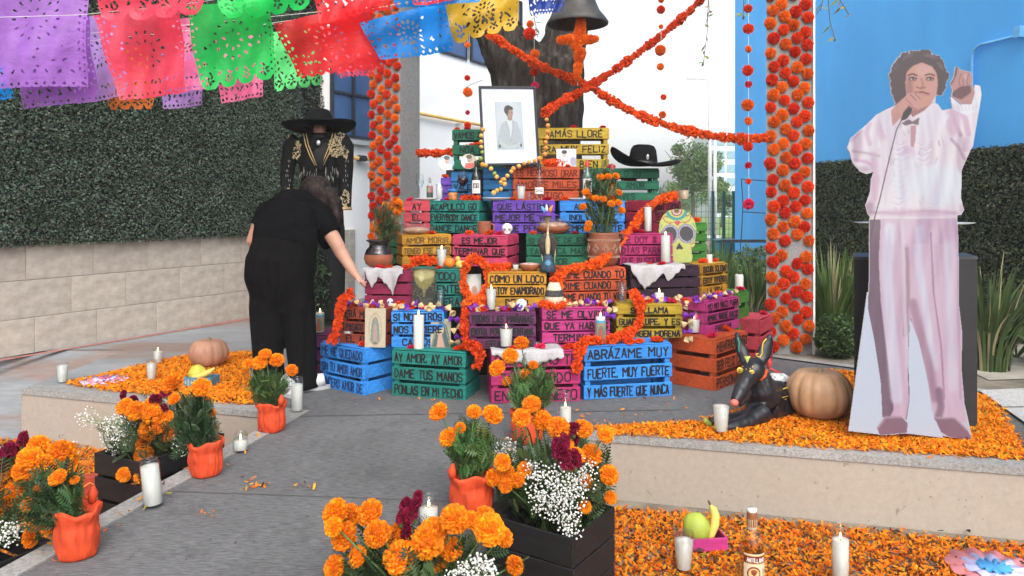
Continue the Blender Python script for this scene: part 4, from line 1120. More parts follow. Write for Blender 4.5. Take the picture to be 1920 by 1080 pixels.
# framed portrait ------------------------------------------------------------
FD = 5.18
fl, fr = P(905, 300, FD + .0), P(1012, 300, FD + .10)
wF = (fr - fl).length * 1.0; hF = .565
t = thing('framed_portrait', 'black framed photograph of a man in a pale suit at the top of the altar', 'framed picture', (fl.x, fl.y, 1.362), math.atan2((fr - fl).y, (fr - fl).x)); t.rotation_euler.x = -.10; t.rotation_euler.y = -.03
FB = M('frame_black', (.014, .015, .022), .4); fw = .016
for nm, c, d in (('frame_rail', (wF / 2, 0, fw / 2), (wF, .022, fw)), ('frame_rail', (wF / 2, 0, hF - fw / 2), (wF, .022, fw)), ('frame_stile', (fw / 2, 0, hF / 2), (fw, .022, hF - 2 * fw)), ('frame_stile', (wF - fw / 2, 0, hF / 2), (fw, .022, hF - 2 * fw))):
    m_ = MB(); m_.box(c, d, bev=.002); m_.build(nm, FB, t)
m_ = MB(); m_.box((wF / 2, .004, hF / 2), (wF - 2 * fw, .006, hF - 2 * fw)); m_.build('mat_board', M('mat_board', (.50, .56, .66), .3, .02, 3, spec=.5), t)
p = Print(0, 0, 150, 260, 75, (.50, .58, .64)); p.ell(75, 110, 70, 120, (.56, .63, .68), 10)
p.poly([(45, 112), (62, 100), (92, 96), (118, 112), (135, 160), (145, 230), (128, 236), (120, 200), (122, 258), (22, 258), (26, 200), (15, 240), (4, 228), (18, 160), (30, 122)], (.42, .49, .52), 1)
p.poly([(62, 100), (74, 150), (76, 210), (90, 150), (92, 98), (78, 94)], (.62, .68, .72), 1); p.line([(58, 105), (70, 160), (76, 215)], 3, (.28, .34, .37), 1, .7); p.line([(98, 104), (92, 160), (78, 215)], 3, (.28, .34, .37), 1, .7)
p.poly([(20, 200), (60, 232), (110, 236), (132, 205), (128, 222), (100, 256), (50, 256), (22, 225)], (.50, .56, .58), 2); p.line([(24, 212), (70, 240), (128, 214)], 2.5, (.22, .27, .3), 1, .6)
p.ell(16, 242, 7, 11, (.10, .09, .1), 1); p.ell(134, 238, 6, 10, (.10, .09, .1), 1)
p.poly([(66, 70), (96, 70), (92, 100), (78, 104), (68, 98)], (.36, .22, .17), 1); p.ell(82, 58, 17, 23, (.40, .24, .18), 1); p.ell(72, 44, 22, 26, (.035, .03, .03), 1, 1, .2); p.ell(86, 62, 14, 19, (.42, .25, .19), 1); p.poly([(60, 40), (76, 22), (98, 28), (102, 46), (88, 38), (72, 46), (66, 78), (58, 62)], (.035, .03, .03), 1)
for x in (78, 92): p.ell(x, 57, 3.4, 1.6, (.05, .035, .03))
p.line([(82, 72), (92, 71)], 2, (.30, .10, .09)); p.ell(68, 66, 4, 18, (.06, .05, .05), 1, .6); p.grain(.05); p.im *= .62
inst('photograph', p.mesh('photograph', .21 * wF / .44, .21 * wF / .44 * 260 / 150, PRG), t, (wF * .50, -.0005, hF * .20))
m_ = MB(); m_.box((wF / 2, .05, .16), (.05, .008, .32), Euler((.25, 0, 0)).to_matrix()); m_.build('easel_back', FB, t)

# bead garland round the frame: each bead a part --------------------------------
t = thing('bead_garland', 'garland of orange and green fruit-like beads draped round the framed portrait', 'garland', (0, 0, 0))
BM = [M('bead_orange', (.66, .25, .05), .45, .2, 30, ovar=.12), M('bead_yellow', (.60, .36, .08), .45, .2, 30, ovar=.12), M('bead_green', (.22, .30, .05), .5, .2, 30)]
m_ = MB(); m_.ellipsoid((0, 0, 0), (1, 1, .92), 10, 7); bead = m_.mesh('bead', BM[0], True)
path = [(1024, 224), (1027, 236), (1027, 248), (1026, 258), (1024, 268), (1024, 278), (1022, 289)] + [(1012, 298), (1002, 301), (992, 303), (982, 306), (972, 311), (962, 316), (958, 322), (951, 329), (945, 336), (940, 341)] + [(932, 332), (927, 325), (920, 317), (911, 309), (904, 308), (902, 297), (903, 286), (903, 276), (903, 266), (903, 254), (905, 244)] + [(943, 337), (946, 346), (940, 354), (932, 357), (926, 361)]
for x, y in path:
    inst('bead', bead, t, P(x + rnd.uniform(-1, 1), y + rnd.uniform(-1, 1), 5.10 if x < 1018 else 5.2), (rnd.uniform(0, 3), rnd.uniform(0, 3), 0), .0165 * rnd.uniform(.88, 1.1), rnd.choice([BM[0], BM[0], BM[1], BM[1], BM[2]] if x < 960 else [BM[0], BM[0], BM[0], BM[1]]))

# ------------------------------------------------------------------ sombreros
def sombrero(label, loc, r, rz=0, tilt=(0, 0), mat=None, droop=0.0, badge=True):
    t = thing('sombrero', label, 'hat', loc, rz); t.rotation_euler.x, t.rotation_euler.y = tilt
    n = 48; m_ = MB(); prof = [(.02, .56), (.16, .555), (.27, .52), (.33, .42), (.365, .22), (.385, .04), (.40, .0), (.6, -.01), (.78, -.005), (.9, .02), (.97, .05), (1.0, .075), (.985, .085), (.88, .045), (.76, .02), (.6, .022), (.42, .035), (.39, .045), (.36, .05)]
    vs = []
    for q, z in prof:
        for k in range(n):
            a_ = 2 * math.pi * k / n; e_ = max(0, q - .48); lf = max(0, -math.cos(a_)) ** 2 * (1 if droop > .3 else 0); curl = e_ * .70 * lf + .22 * e_ * max(0, math.cos(a_)) ** 2 + e_ ** 1.4 * (.05 * math.cos(a_) ** 2 - .10 * abs(math.sin(a_))); q2 = q - e_ * .30 * lf
            vs.append((q2 * r * math.cos(a_), q2 * r * math.sin(a_), (z + curl) * r))
    fs = [(i * n + k, i * n + (k + 1) % n, (i + 1) * n + (k + 1) % n, (i + 1) * n + k) for i in range(len(prof) - 1) for k in range(n)]; fs.append(tuple(range(n)))
    m_.add(vs, fs); m_.build('felt', mat, t, True)
    m_ = MB(); m_.lathe([(.392 * r, .02 * r), (.388 * r, .09 * r), (.375 * r, .095 * r), (.375 * r, .02 * r)], 32, (0, 0, .035 * r), cap=False); m_.build('band', M('hat_band', (.01, .01, .01), .4), t, True)
    if badge:
        m_ = MB(); m_.ellipsoid((0, -.375 * r, .22 * r), (.035 * r, .012 * r, .075 * r), 10, 8); m_.build('badge', M('silver', (.6, .6, .6), .35, metal=.6), t, True)
        m_ = MB(); m_.ellipsoid((0, -.388 * r, .22 * r), (.012 * r, .006 * r, .03 * r), 8, 6); m_.build('badge_stone', M('hat_band', (.01, .01, .01), .4), t, True)
    return t
FELT = M('black_felt', (.007, .007, .0075), .95, .2, 40, spec=.08)
t = sombrero('black sombrero with a silver badge resting on the dark green crate', on('h4', 1205, .12, .024), .285, .15, (.05, .035), FELT, .85)

# ------------------------------------------------------------------ lace cloths over crates
LACE = M('white_cloth', (.40, .385, .395), .85, .16, 120, bump=.7, bscale=160)
def cloth(label, key, s0, s1, drop, back=.2, seed=0, points=2):
    c = CR[key]; o, u, n = c['o'], c['u'], c['n']; nx, ny = 36, 26; m_ = MB(); r = random.Random(seed); ph = [r.uniform(0, 6) for _ in range(4)]
    vs = []
    for j in range(ny + 1):
        for i in range(nx + 1):
            a_ = i / nx; s_ = s0 + (s1 - s0) * a_
            am = a_ + .05 * math.sin(a_ * 9 + ph[2]); lb = int(am * points) % 2; tri = abs(((am * points) % 1) - (.42 if lb else .56)) * 1.9; Lf = drop * (1.0 if lb == seed % 2 else .72) * (1 - .8 * min(1, tri)) + .006 * math.sin(a_ * 60)
            v_ = j / ny; tot = back + Lf; q = v_ * tot
            if q < back: p = o + u * s_ + n * (back - q); z = c['top'] + .006 + .003 * math.sin(a_ * 21 + ph[0])
            else:
                e = q - back; p = o + u * (s_ + .12 * e * (.5 - ((a_ * points) % 1)) ) + n * (-.008 - .012 * (1 + math.sin(a_ * 17 + ph[1])) * min(1, e / .05)); z = c['top'] + .006 - e
            vs.append((p.x, p.y, z))
    m_.add(vs, [(j * (nx + 1) + i, j * (nx + 1) + i + 1, (j + 1) * (nx + 1) + i + 1, (j + 1) * (nx + 1) + i) for j in range(ny) for i in range(nx)])
    o_ = m_.build('cloth', LACE, None, True); md = o_.modifiers.new('s', 'SOLIDIFY'); md.thickness = .002
    return tag(o_, label, 'cloth')
cloth('white lace cloth hanging in two points over the burgundy crate', 'e1', -.01, .24, .16, .17, 1, 2)
cloth('white lace cloth hanging in two points over the very dark purple crate', 'e5', .0, .36, .15, .17, 2, 2)
cloth('white embroidered cloth draped over the magenta crate by the potted marigold', 'c3', .0, .40, .13, .24, 3, 1)

# ------------------------------------------------------------------ bottles, glasses, dishes on the altar
def bottle(label, loc, prof, glass, capcol, lab=None, n=22, liquid=None):
    t = thing('bottle', label, 'bottle', loc)
    m_ = MB(); m_.lathe(prof, n); m_.build('glass', glass, t, True)
    H = prof[-1][1]; r = prof[-1][0]
    m_ = MB(); m_.lathe([(r * 1.15, H - .03), (r * 1.18, H + .008), (r * .9, H + .010), (.001, H + .010)], 14, cap=False); m_.build('cap', M('cap_' + capcol[0], capcol[1], .4), t, True)
    if liquid: m_ = MB(); m_.lathe([(.001, .006)] + [(q * .93, z) for q, z in prof if .004 < z < liquid[1]], n, cap=False); m_.build('liquid', liquid[0], t, True)
    return t
def wrap(pr, r, arc, z0, h, name, nx=40):
    """picture bent round a cylinder facing -Y"""
    me = pr.mesh(name, 1, 1, PR); n_ = len(me.vertices); co = np.empty(n_ * 3, np.float32); me.vertices.foreach_get('co', co); co = co.reshape(-1, 3)
    a_ = co[:, 0] * arc - math.pi / 2; z = z0 + co[:, 2] * h
    co = np.stack([r * np.cos(a_), r * np.sin(a_), z], 1); me.vertices.foreach_set('co', co.astype(np.float32).ravel()); me.update(); return me
def text_on(t, text, w, h, loc, ink, stroke, name='lettering'):
    m_ = lettering(text, w, h, stroke, 5); return tag(inst(name, m_.mesh(name, ink), t, loc), kind='stuff')
WINE = M('wine', (.025, .004, .008), .15, spec=.6)
GREENG = M('green_glass', (.02, .05, .03), .08, spec=.7)
RED = M('cap_redc', (.55, .03, .02), .4)
bp = lambda r, h: [(r * .9, 0), (r, .006), (r, h * .58), (r * .85, h * .68), (r * .36, h * .79), (r * .34, h)]
# wine bottle with pale label
b = bottle('dark wine bottle with a white label beside the dark wine glass', on('g2', 893, .07), bp(.034, .265), M('wine_bottle', (.012, .016, .012), .1, spec=.7), ('black', (.012, .012, .014)))
p = Print(0, 0, 60, 80, 30, (.68, .66, .66)); p.poly([(12, 20), (50, 20), (50, 50), (12, 50)], (.03, .03, .03)); p.ell(23, 35, 6, 11, (.68, .66, .66)); p.ell(23, 35, 3, 7, (.03, .03, .03)); p.ell(40, 30, 6, 7, (.68, .66, .66)); p.ell(40, 30, 3, 3.5, (.03, .03, .03)); p.line([(44, 32), (40, 47)], 3, (.68, .66, .66)); p.line([(18, 66), (46, 66)], 2, (.1, .1, .1))
inst('label', wrap(p, .0345, 1.9, .05, .09, 'label'), b)
b = bottle('clear square-shouldered bottle with a small white label before the orange-red crate', on('g3', 1011, .06), [(.034, 0), (.037, .008), (.036, .12), (.034, .155), (.015, .19), (.013, .24)], MGlass('bottle_glass', (.93, .95, .94), .78), ('brownc', (.03, .02, .02)))
p = Print(0, 0, 60, 35, 30, (.62, .63, .62)); p.line([(8, 12), (52, 12)], 3, (.15, .15, .15)); p.line([(10, 22), (30, 18), (50, 23)], 4, (.06, .06, .06)); inst('label', wrap(p, .0385, 1.8, .045, .045, 'label'), b)
b = bottle('rum bottle with a red cap and red-white label right of the portrait', on('g4', 1101, .07), bp(.036, .27), M('rum_glass', (.06, .13, .10), .1, spec=.6), ('redc', (.55, .03, .02)))
p = Print(0, 0, 60, 100, 36, (.66, .66, .64)); p.ell(30, 22, 15, 15, (.5, .03, .03)); p.ell(30, 22, 12, 12, (.66, .66, .64)); p.ell(30, 22, 10, 10, (.12, .05, .05)); p.poly([(0, 42), (60, 42), (60, 56), (0, 56)], (.66, .66, .64)); p.ell(18, 82, 12, 11, (.5, .03, .04)); p.ell(40, 80, 13, 12, (.45, .03, .04)); p.ell(30, 88, 10, 9, (.55, .05, .05))
inst('label', wrap(p, .0366, 1.9, .02, .135, 'label'), b); text_on(b, 'BACARDI', .046, .012, (0, -.0372, .086), INK, .0022)
b = bottle('slim dark bottle with a red top behind the tall marigold vase', on('g4', 1148, .08), bp(.03, .25), M('dark_glass', (.02, .02, .03), .1, spec=.7), ('redd', (.5, .04, .06)))
m_ = MB(); m_.lathe([(.0316, .03), (.0318, .09), (.031, .13)], 20, cap=False); m_.build('label', M('lab_or', (.75, .25, .03), .5), b, True)
b = bottle('small liquor bottle with a pinkish label at the left end of the fifth row', on('g2', 806, .10), bp(.024, .155), MGlass('bottle_glass', (.93, .95, .94), .78), ('greyc', (.25, .25, .25)))
p = Print(0, 0, 40, 60, 20, (.35, .12, .16)); p.ell(14, 18, 7, 8, (.12, .35, .1)); p.poly([(0, 34), (40, 34), (40, 60), (0, 60)], (.05, .07, .05)); inst('label', wrap(p, .0245, 2.4, .02, .085, 'label'), b)
def wineglass(label, loc, r, h, liquid):
    t = thing('wine_glass', label, 'glass', loc); m_ = MB()
    m_.lathe([(r * .85, 0), (r * .8, .003), (.004, .008), (.004, h * .45), (r * .55, h * .5), (r * .98, h * .66), (r * .95, h * .82), (r * .8, h)], 22, cap=False); m_.build('bowl', GLASS, t, True)
    m_ = MB(); m_.lathe([(.001, h * .47), (r * .5, h * .51), (r * .93, h * .66), (r * .92, h * .76), (.001, h * .76)], 22, cap=False); m_.build('drink', liquid, t, True); return t
wineglass('wine glass with a clear drink beside the small liquor bottle', on('g1', 787, .06), .030, .19, MGlass('water', (.9, .93, .94), .7))
wineglass('wine glass filled with dark red wine', on('g2', 868, .10), .040, .21, WINE)
CLAY = M('clay', (.27, .085, .04), .6, .25, 14, bump=.2); WHITE = M('china', (.72, .72, .70), .25, .03, spec=.5)
def plate(label, loc, r, mat=WHITE):
    m_ = MB(); m_.lathe([(r * .55, 0), (r * .6, .004), (r, .016), (r * .99, .019), (r * .62, .008), (.001, .007)], 28, cap=False)
    return tag(m_.build('plate', mat, None, True, loc=loc), label, 'plate')
plate('white plate with dried petals at the left end of the fifth row', on('g1', 800, .09, .001), .085); plate('white plate between the teal and violet crates', on('g3', 932, .08, .001), .105); plate('small white plate on the half hidden blue crate', on('g4', 1082, .07, .001), .075)
glass_candle('lit white candle in a glass beside the small liquor bottle', on('g2', 824, .05), .026, .115, .8)
glass_candle('milky white glass candle at the foot of the orange-red crate', on('g3', 977, .06), .031, .115, .85, False)
glass_candle('small empty shot glass beside the clear bottle', on('g3', 992, .05), .016, .06, .15, False, cat='glass', waxm=MGlass('water', (.9, .93, .94), .7))
glass_candle('glass tumbler of amber drink on the right end of the fifth row', on('g5', 1232, .20, .0), .034, .10, .5, False, .9, cat='glass', waxm=MGlass('amber', (.45, .33, .2), .6))
t = thing('jar', 'small painted jar with a blue lid before the narrow blue crate', 'jar', on('g2', 849, .055)); m_ = MB(); m_.lathe([(.03, 0), (.034, .01), (.034, .05), (.03, .058), (.001, .058)], 18); m_.build('body', M('jar_clay', (.42, .16, .05), .5, .6, 40), t, True)
m_ = MB(); m_.lathe([(.033, .058), (.034, .075), (.03, .08), (.001, .08)], 18); m_.build('lid', M('blue_lid', (.03, .16, .42), .4), t, True)
def disc(label, px, py, D, r, bgc, seed):
    t = thing('disc', label, 'disc', P(px, py, D) - Vector((0, 0, r)), .1); t.rotation_euler.x = -.2
    p = Print(-50, -50, 50, 50, 40, bgc); rr = random.Random(seed)
    p.poly([(-50, -10), (-10, -30), (10, 50), (-50, 50)], (.60, .64, .68), 2); p.ell(5, -14, 16, 20, (.42, .26, .2), 1); p.ell(2, -30, 19, 14, (.04, .035, .03), 1); p.poly([(-20, 12), (30, 10), (40, 50), (-30, 50)], (.62, .62, .62) if seed == 1 else (.55, .06, .04), 1)
    p.ell(0, 0, 5, 5, (.03, .03, .03)); m = np.hypot(p.X, p.Y) < 49
    inst('print', p.mesh('print', 2 * r, 2 * r, PRG, m), t)
    m_ = MB(); m_.lathe([(r * .985, -.0008), (r * .985, -.003), (.01, -.003)], 36, cap=True); me = m_.mesh('rim', M('disc_white', (.6, .62, .64), .3)); me.transform(Matrix.Rotation(R(90), 4, 'X')); me.transform(Matrix.Translation((0, 0.0, r))); inst('rim', me, t); return t
disc('round picture disc with a white-suited singer behind the small violet crate', 837, 304, 5.40, .057, (.25, .38, .42), 1)
disc('round picture disc with a red foot, left of the wine bottle', 879, 302, 5.38, .057, (.52, .42, .26), 2)
p = Print(0, 0, 80, 72, 40, (.55, .60, .68)); p.ell(32, 24, 9, 11, (.5, .36, .28), 1); p.ell(32, 13, 11, 8, (.05, .05, .06), 1); p.poly([(14, 72), (18, 44), (34, 34), (50, 46), (54, 72)], (.70, .73, .78), 1); p.ell(68, 52, 14, 20, (.25, .2, .3), 3, .8); p.grain(.05)
card('photo_card', 'white photo card of a young man standing on the orange-red crate', 'photo', p, .142, .128, P(1062, 312, 5.36), 0, .1, edge=WHITE)
garland('flower_garland', 'short red-orange flower garland below the white photo card', [on('h3', 1020, .07, .02), on('h3', 1045, .05, .028), on('h3', 1072, .06, .02)], .032, REDOR)

# clay jar, skull, bagged breads
t = thing('clay_jar', 'small brown clay mug beside the white sugar skull, fourth row', 'mug', on('f2', 908, .10)); m_ = MB(); m_.lathe([(.036, 0), (.043, .015), (.046, .05), (.042, .075), (.044, .085), (.039, .085), (.037, .06), (.001, .055)], 20, cap=False); m_.build('body', CLAY, t, True)
m_ = MB(); m_.tube([(.043, 0, .07), (.065, 0, .06), (.063, 0, .03), (.044, 0, .02)], .006, 7); m_.build('handle', CLAY, t, True)
def sugar_skull(label, loc, s_, eye=(.05, .16, .32), rz=0):
    t = thing('sugar_skull', label, 'skull', loc, rz); m_ = MB()
    m_.ellipsoid((0, .004, .62 * s_), (.52 * s_, .6 * s_, .48 * s_), 16, 10); m_.ellipsoid((0, -.18 * s_, .26 * s_), (.34 * s_, .36 * s_, .27 * s_), 14, 8)
    o = fused('skull', m_, M('sugar', (.70, .68, .66), .7, .06, 30), t, s_ * .06, 3)
    EM = M('icing_eye' + str(eye[2]), eye, .4)
    for x in (-.2, .2): m_ = MB(); m_.ellipsoid((x * s_, -.50 * s_, .55 * s_), (.12 * s_, .06 * s_, .13 * s_), 10, 6); m_.build('eye', EM, t, True)
    m_ = MB(); m_.ellipsoid((0, -.56 * s_, .33 * s_), (.05 * s_, .03 * s_, .06 * s_), 8, 5); m_.build('nose', M('icing_dark', (.1, .07, .1), .5), t, True)
    m_ = MB()
    for k in range(5): m_.box(((-.16 + k * .08) * s_, -.53 * s_, .17 * s_), (.055 * s_, .03 * s_, .10 * s_))
    m_.build('teeth', M('icing_pale', (.6, .6, .62), .5), t); return t
sugar_skull('white sugar skull beside the brown mug, fourth row', on('f2', 951, .09), .068, (.25, .25, .28))
sugar_skull('white sugar skull with blue eyes on the dark purple crate', on('d3', 977, .06), .062, (.04, .2, .4), -.3)
sugar_skull('small white and blue sugar skull on the second row, behind the tall white candle', on('d2', 733, .16), .052, (.04, .16, .36))
PLASTIC = MGlass('cling_film', (.93, .9, .92), .7); BREAD = M('bread', (.36, .22, .14), .8, .35, 30)
def bagged(label, loc, r, dish):
    t = thing('bagged_bread', label, 'bread', loc); z = 0
    if dish: m_ = MB(); m_.lathe([(r * .6, 0), (r * .85, .02), (r * 1.0, .045), (r * .97, .047), (r * .8, .022), (.001, .012)], 24, cap=False); m_.build('dish', CLAY, t, True); z = .03
    m_ = MB(); m_.ellipsoid((0, 0, z + .022), (r * .85, r * .6, .026), 16, 8); m_.v = [tuple(Vector(q) * (1 + .1 * mnoise.noise(Vector(q) * 40))) for q in m_.v]; m_.build('bread', BREAD, t, True)
    m_ = MB(); m_.ellipsoid((0, 0, z + .026), (r * 1.12, r * .75, .036), 22, 12); m_.v = [(q[0] * (1 + .25 * mnoise.noise(Vector(q) * 30)), q[1], max(.003, q[2] * (1 + .3 * mnoise.noise(Vector(q) * 45)))) for q in m_.v]; m_.build('wrapper', PLASTIC, t, False); return t
bagged('bread wrapped in clear plastic on the mustard crate, fourth row left', on('f1', 780, .08, .002), .11, False); bagged('bread wrapped in plastic in a clay dish before the violet crate', on('f3', 1038, .10, .002), .115, True)
# big clay vase right and dark clay jar left, with marigolds ---------------------------------
def pot_marigold(name, label, cat, loc, fill, heads, leafbox, nleaf, stem0, tone=(.055, .12, .03), hs_=.034, leaf=.075):
    """things: container parts in fill(t); heads = list of (px,py,D,size)"""
    t = thing(name, label, cat, loc); fill(t); L0 = Vector(loc)
    st = MB()
    for i, (px, py, D, s_) in enumerate(heads):
        p = P(px, py, D) - L0; d_ = Vector((p.x - stem0[0], p.y - stem0[1], .55 * (p.z - stem0[2]) + .06 + rnd.uniform(-.01, .03))).normalized()
        d_ = (d_ + Vector((0, -.35, 0))).normalized(); q = d_.to_track_quat('Z', 'Y')
        e = q.to_euler(); o = inst('flower', MG[i % 3], t, p, e, (s_, s_, s_ * rnd.uniform(.85, 1.1)))
        st.tube([Vector(stem0), Vector(stem0).lerp(p, .5) + Vector((rnd.uniform(-.01, .01), 0, .01)), p - d_ * s_ * .8], [.0035, .003, .0025], 5)
    if heads: st.build('stems', M('stem', (.09, .16, .045), .7), t, True)
    c, r = Vector(leafbox[0]), leafbox[1]
    pos = rdirs(nleaf) * (rng.random((nleaf, 1)) ** .5) * np.array(r) + np.array(c)
    bv = []; bf = []
    for k in range(7):
        x = .25 + k * .115; ll = .30 * math.sin(.5 + k * .36)
        for sg in (-1, 1):
            b0 = len(bv); bv += [(sg * .0, .0, x), (sg * ll * .5, .05, x + .02), (sg * ll, .01, x + .13), (sg * ll * .5, -.0, x + .10)]; bf.append((b0, b0 + 1, b0 + 2, b0 + 3))
    b0 = len(bv); bv += [(-.012, 0, 0), (.012, 0, 0), (.008, 0, 1.05), (-.008, 0, 1.05)]; bf.append((b0, b0 + 1, b0 + 2, b0 + 3))
    out = pos - np.array(stem0)[None]; out /= np.linalg.norm(out, axis=1, keepdims=True) + 1e-6
    dd = out + rng.normal(size=out.shape) * .45; dd[:, 2] += .25
    col = np.array(tone)[None] * rng.uniform(.5, 1.6, (nleaf, 1)); col[:, 0] *= rng.uniform(.8, 1.5, nleaf)
    v, f, cc = scatter(bv, bf, pos - .5 * leaf * dd, frames(dd, rng.uniform(0, 6.28, nleaf)), leaf * rng.uniform(.6, 1.25, nleaf), col)
    tag(inst('foliage', npmesh('foliage', v, f, MAT_LEAF, np.clip(cc, 0, 1)), t), kind='stuff')
    return t
def vase_r(t):
    m_ = MB(); m_.lathe([(.062, 0), (.088, .02), (.103, .09), (.104, .15), (.098, .20), (.100, .21), (.092, .212), (.09, .15), (.001, .12)], 28, cap=False); m_.build('vase', M('vase_clay', (.22, .075, .04), .55, .2, 12), t, True)
    WL = M('slip_white', (.50, .36, .26), .7); m_ = MB()
    for zc in (.06, .165):
        for k in range(20):
            a_ = math.pi + k / 20 * math.pi; r_ = .1045 if zc > .1 else .1005
            c = Vector((r_ * math.cos(a_), r_ * math.sin(a_), zc)); tx = Vector((-math.sin(a_), math.cos(a_), 0))
            m_.tube([c + tx * .006 * math.cos(b_) + Vector((0, 0, .006 * math.sin(b_))) for b_ in np.linspace(0, 6.28, 9)], .0012, 4, cap=False)
    for k in range(5):
        a_ = math.pi + (k + .5) / 5 * math.pi; tx = Vector((-math.sin(a_), math.cos(a_), 0)); c = Vector((.1055 * math.cos(a_), .1055 * math.sin(a_), .112))
        for s_ in (.022, .012): m_.tube([c + tx * s_, c + Vector((0, 0, s_ * 1.3)), c - tx * s_, c - Vector((0, 0, s_ * 1.3)), c + tx * s_], .0013, 4)
    m_.build('slip_pattern', WL, t)
    for sg in (-1, 1): m_ = MB(); m_.tube([(sg * .098, 0, .19), (sg * .118, 0, .20), (sg * .118, -.004, .17), (sg * .102, 0, .155)], .011, 8); m_.build('handle', M('dark_clay', (.03, .02, .018), .35), t, True)
loc = on('e4', 1132, .17); loc.y += .0
vt = pot_marigold('marigold_vase', 'tall marigold plant in a patterned brown clay vase on the orange crate', 'vase', loc, vase_r,
    [(x, y, 4.72 + d, .024) for x, y, d in ((1098, 360, 0), (1105, 368, .03), (1117, 372, -.02), (1131, 373, 0), (1126, 332, .02), (1141, 331, 0), (1155, 330, .03), (1160, 361, 0), (1146, 382, -.05), (1160, 380, 0), (1155, 378, .05), (1093, 388, 0), (1166, 394, .03), (1104, 420, -.02), (1102, 428, -.02), (1146, 370, .04))], ((0, 0, .42), (.125, .10, .24)), 330, (0, 0, .12), (.05, .085, .03), leaf=.07)
def jar_l(t):
    m_ = MB(); m_.lathe([(.05, 0), (.078, .02), (.09, .055), (.085, .08)], 28, cap=False); m_.build('belly', CLAY, t, True)
    m_ = MB(); m_.lathe([(.0852, .08), (.074, .11), (.056, .128), (.058, .15), (.078, .165), (.075, .168), (.053, .15), (.05, .128), (.001, .11)], 28, cap=False); m_.build('glazed_neck', M('black_glaze', (.015, .01, .012), .12, spec=.7), t, True)
loc = on('e1', 710, .12, .004)
pot_marigold('marigold_jar', 'marigolds in a black glazed clay jar at the left end of the third row', 'jar', loc, jar_l,
    [(x, y, 4.68 + d, .025) for x, y, d in ((724, 384, 0), (738, 384, .02), (748, 380, .0), (745, 400, -.03), (732, 391, -.02), (708, 431, -.06), (702, 428, -.04), (738, 425, -.02), (750, 392, .03), (718, 398, 0))], ((.05, 0, .26), (.085, .07, .13)), 170, (.01, 0, .12), (.06, .10, .035), leaf=.07)

# skull board -------------------------------------------------------------------------------
def skull_board():
    D = 4.93; p = Print(0, 0, 100, 140, 60, (.52, .56, .16))
    out = [(50, 2), (68, 5), (84, 16), (95, 34), (99, 54), (97, 70), (93, 84), (92, 96), (85, 102), (82, 112), (84, 126), (80, 140), (22, 140), (18, 126), (20, 112), (14, 102), (7, 96), (6, 84), (2, 70), (1, 54), (5, 34), (16, 16), (32, 5)]
    for cx in (29, 72):
        p.ell(cx, 66, 23, 25, (.26, .24, .32), 0, 1, .3 if cx < 50 else -.3); p.ell(cx, 66, 20, 22, (.40, .40, .5), 0, 1, .3 if cx < 50 else -.3); p.ell(cx, 66, 17.5, 19.5, (.075, .07, .08), 0, 1, .3 if cx < 50 else -.3)
    p.poly([(51, 88), (61, 103), (55, 106), (51, 103), (47, 106), (41, 103)], (.05, .05, .04))
    TEAL, REDS, PINKS = (.05, .30, .28), (.42, .07, .06), (.55, .09, .12)
    for k in range(9):
        a_ = math.pi * (k + .5) / 9; p.ell(50 - 24 * math.cos(a_), 8 + 20 * math.sin(a_), 5, 4, TEAL)
    for rr, c_ in ((15, (.30, .09, .1)), (11, (.62, .55, .42)), (8, (.35, .12, .12)), (4, (.1, .12, .05))): p.ell(50, 7, rr, rr * .95, c_)
    p.ell(47, 36, 4, 4, PINKS); p.ell(53, 36, 4, 4, PINKS); p.poly([(43, 38), (57, 38), (50, 46)], PINKS)
    for sg in (-1, 1):
        f = lambda x: 50 + sg * x
        p.line([(f(9), 36), (f(20), 38), (f(32), 32), (f(36), 24), (f(30), 19), (f(24), 23)], 2.2, REDS); p.line([(f(40), 40), (f(46), 52)], 2, TEAL); p.line([(f(28), 94), (f(38), 91), (f(42), 86)], 2, REDS); p.ell(f(34), 104, 3, 5, PINKS); p.ell(f(44), 60, 2, 3, TEAL)
    p.poly([(14, 112), (26, 112), (36, 140), (14, 140)], (.03, .03, .03)); p.grain(.07, 1); p.grain(.05, 4); p.im *= .72
    w, h = 74 * D / F, 104 * D / F; c = P(1275, 500, D); t = thing('skull_board', 'painted yellow-green sugar-skull board behind the tall white candle', 'painted board', (c.x, c.y, .707), .08); t.rotation_euler.x = -.08; t.rotation_euler.y = -.04
    pl = [((x / 100 - .5) * w, (1 - y / 140) * h) for x, y in out]
    inst('board', outline_board(pl, .008, 'board', M('board_edge', (.4, .42, .15), .7)), t, (0, .0045, 0)); inst('print', p.mesh('print', w, h, PR, inpoly(p.X, p.Y, out).astype(float)), t)
skull_board()

# skeleton doll with a feathered hat ----------------------------------------------------------
t = thing('skeleton_doll', 'skeleton lady doll with a purple feathered hat before the dark green crate', 'doll', on('e3', 1027, .03)); BONE = M('bone', (.50, .42, .26), .7)
m_ = MB(); m_.tube([(0, 0, .22), (.002, 0, .26), (0, 0, .30)], [.008, .007, .009], 7); m_.ellipsoid((0, 0, .315), (.019, .02, .024), 10, 7); m_.tube([(0, -.004, .10), (0, 0, .16), (0, 0, .225)], [.012, .018, .012], 8)
m_.tube([(-.015, 0, .21), (-.042, -.005, .15), (-.03, -.015, .06)], .004, 5); m_.tube([(.015, 0, .21), (.045, -.005, .14), (.04, -.015, .05)], .004, 5); fused('body', m_, BONE, t, .0045, 2)
m_ = MB(); m_.lathe([(.05, 0), (.045, .03), (.03, .07), (.022, .10)], 16, ribs=lambda a_, z: 1 + .1 * math.sin(7 * a_)); m_.build('skirt', M('doll_skirt', (.03, .05, .08), .7, .5, 60), t, True)
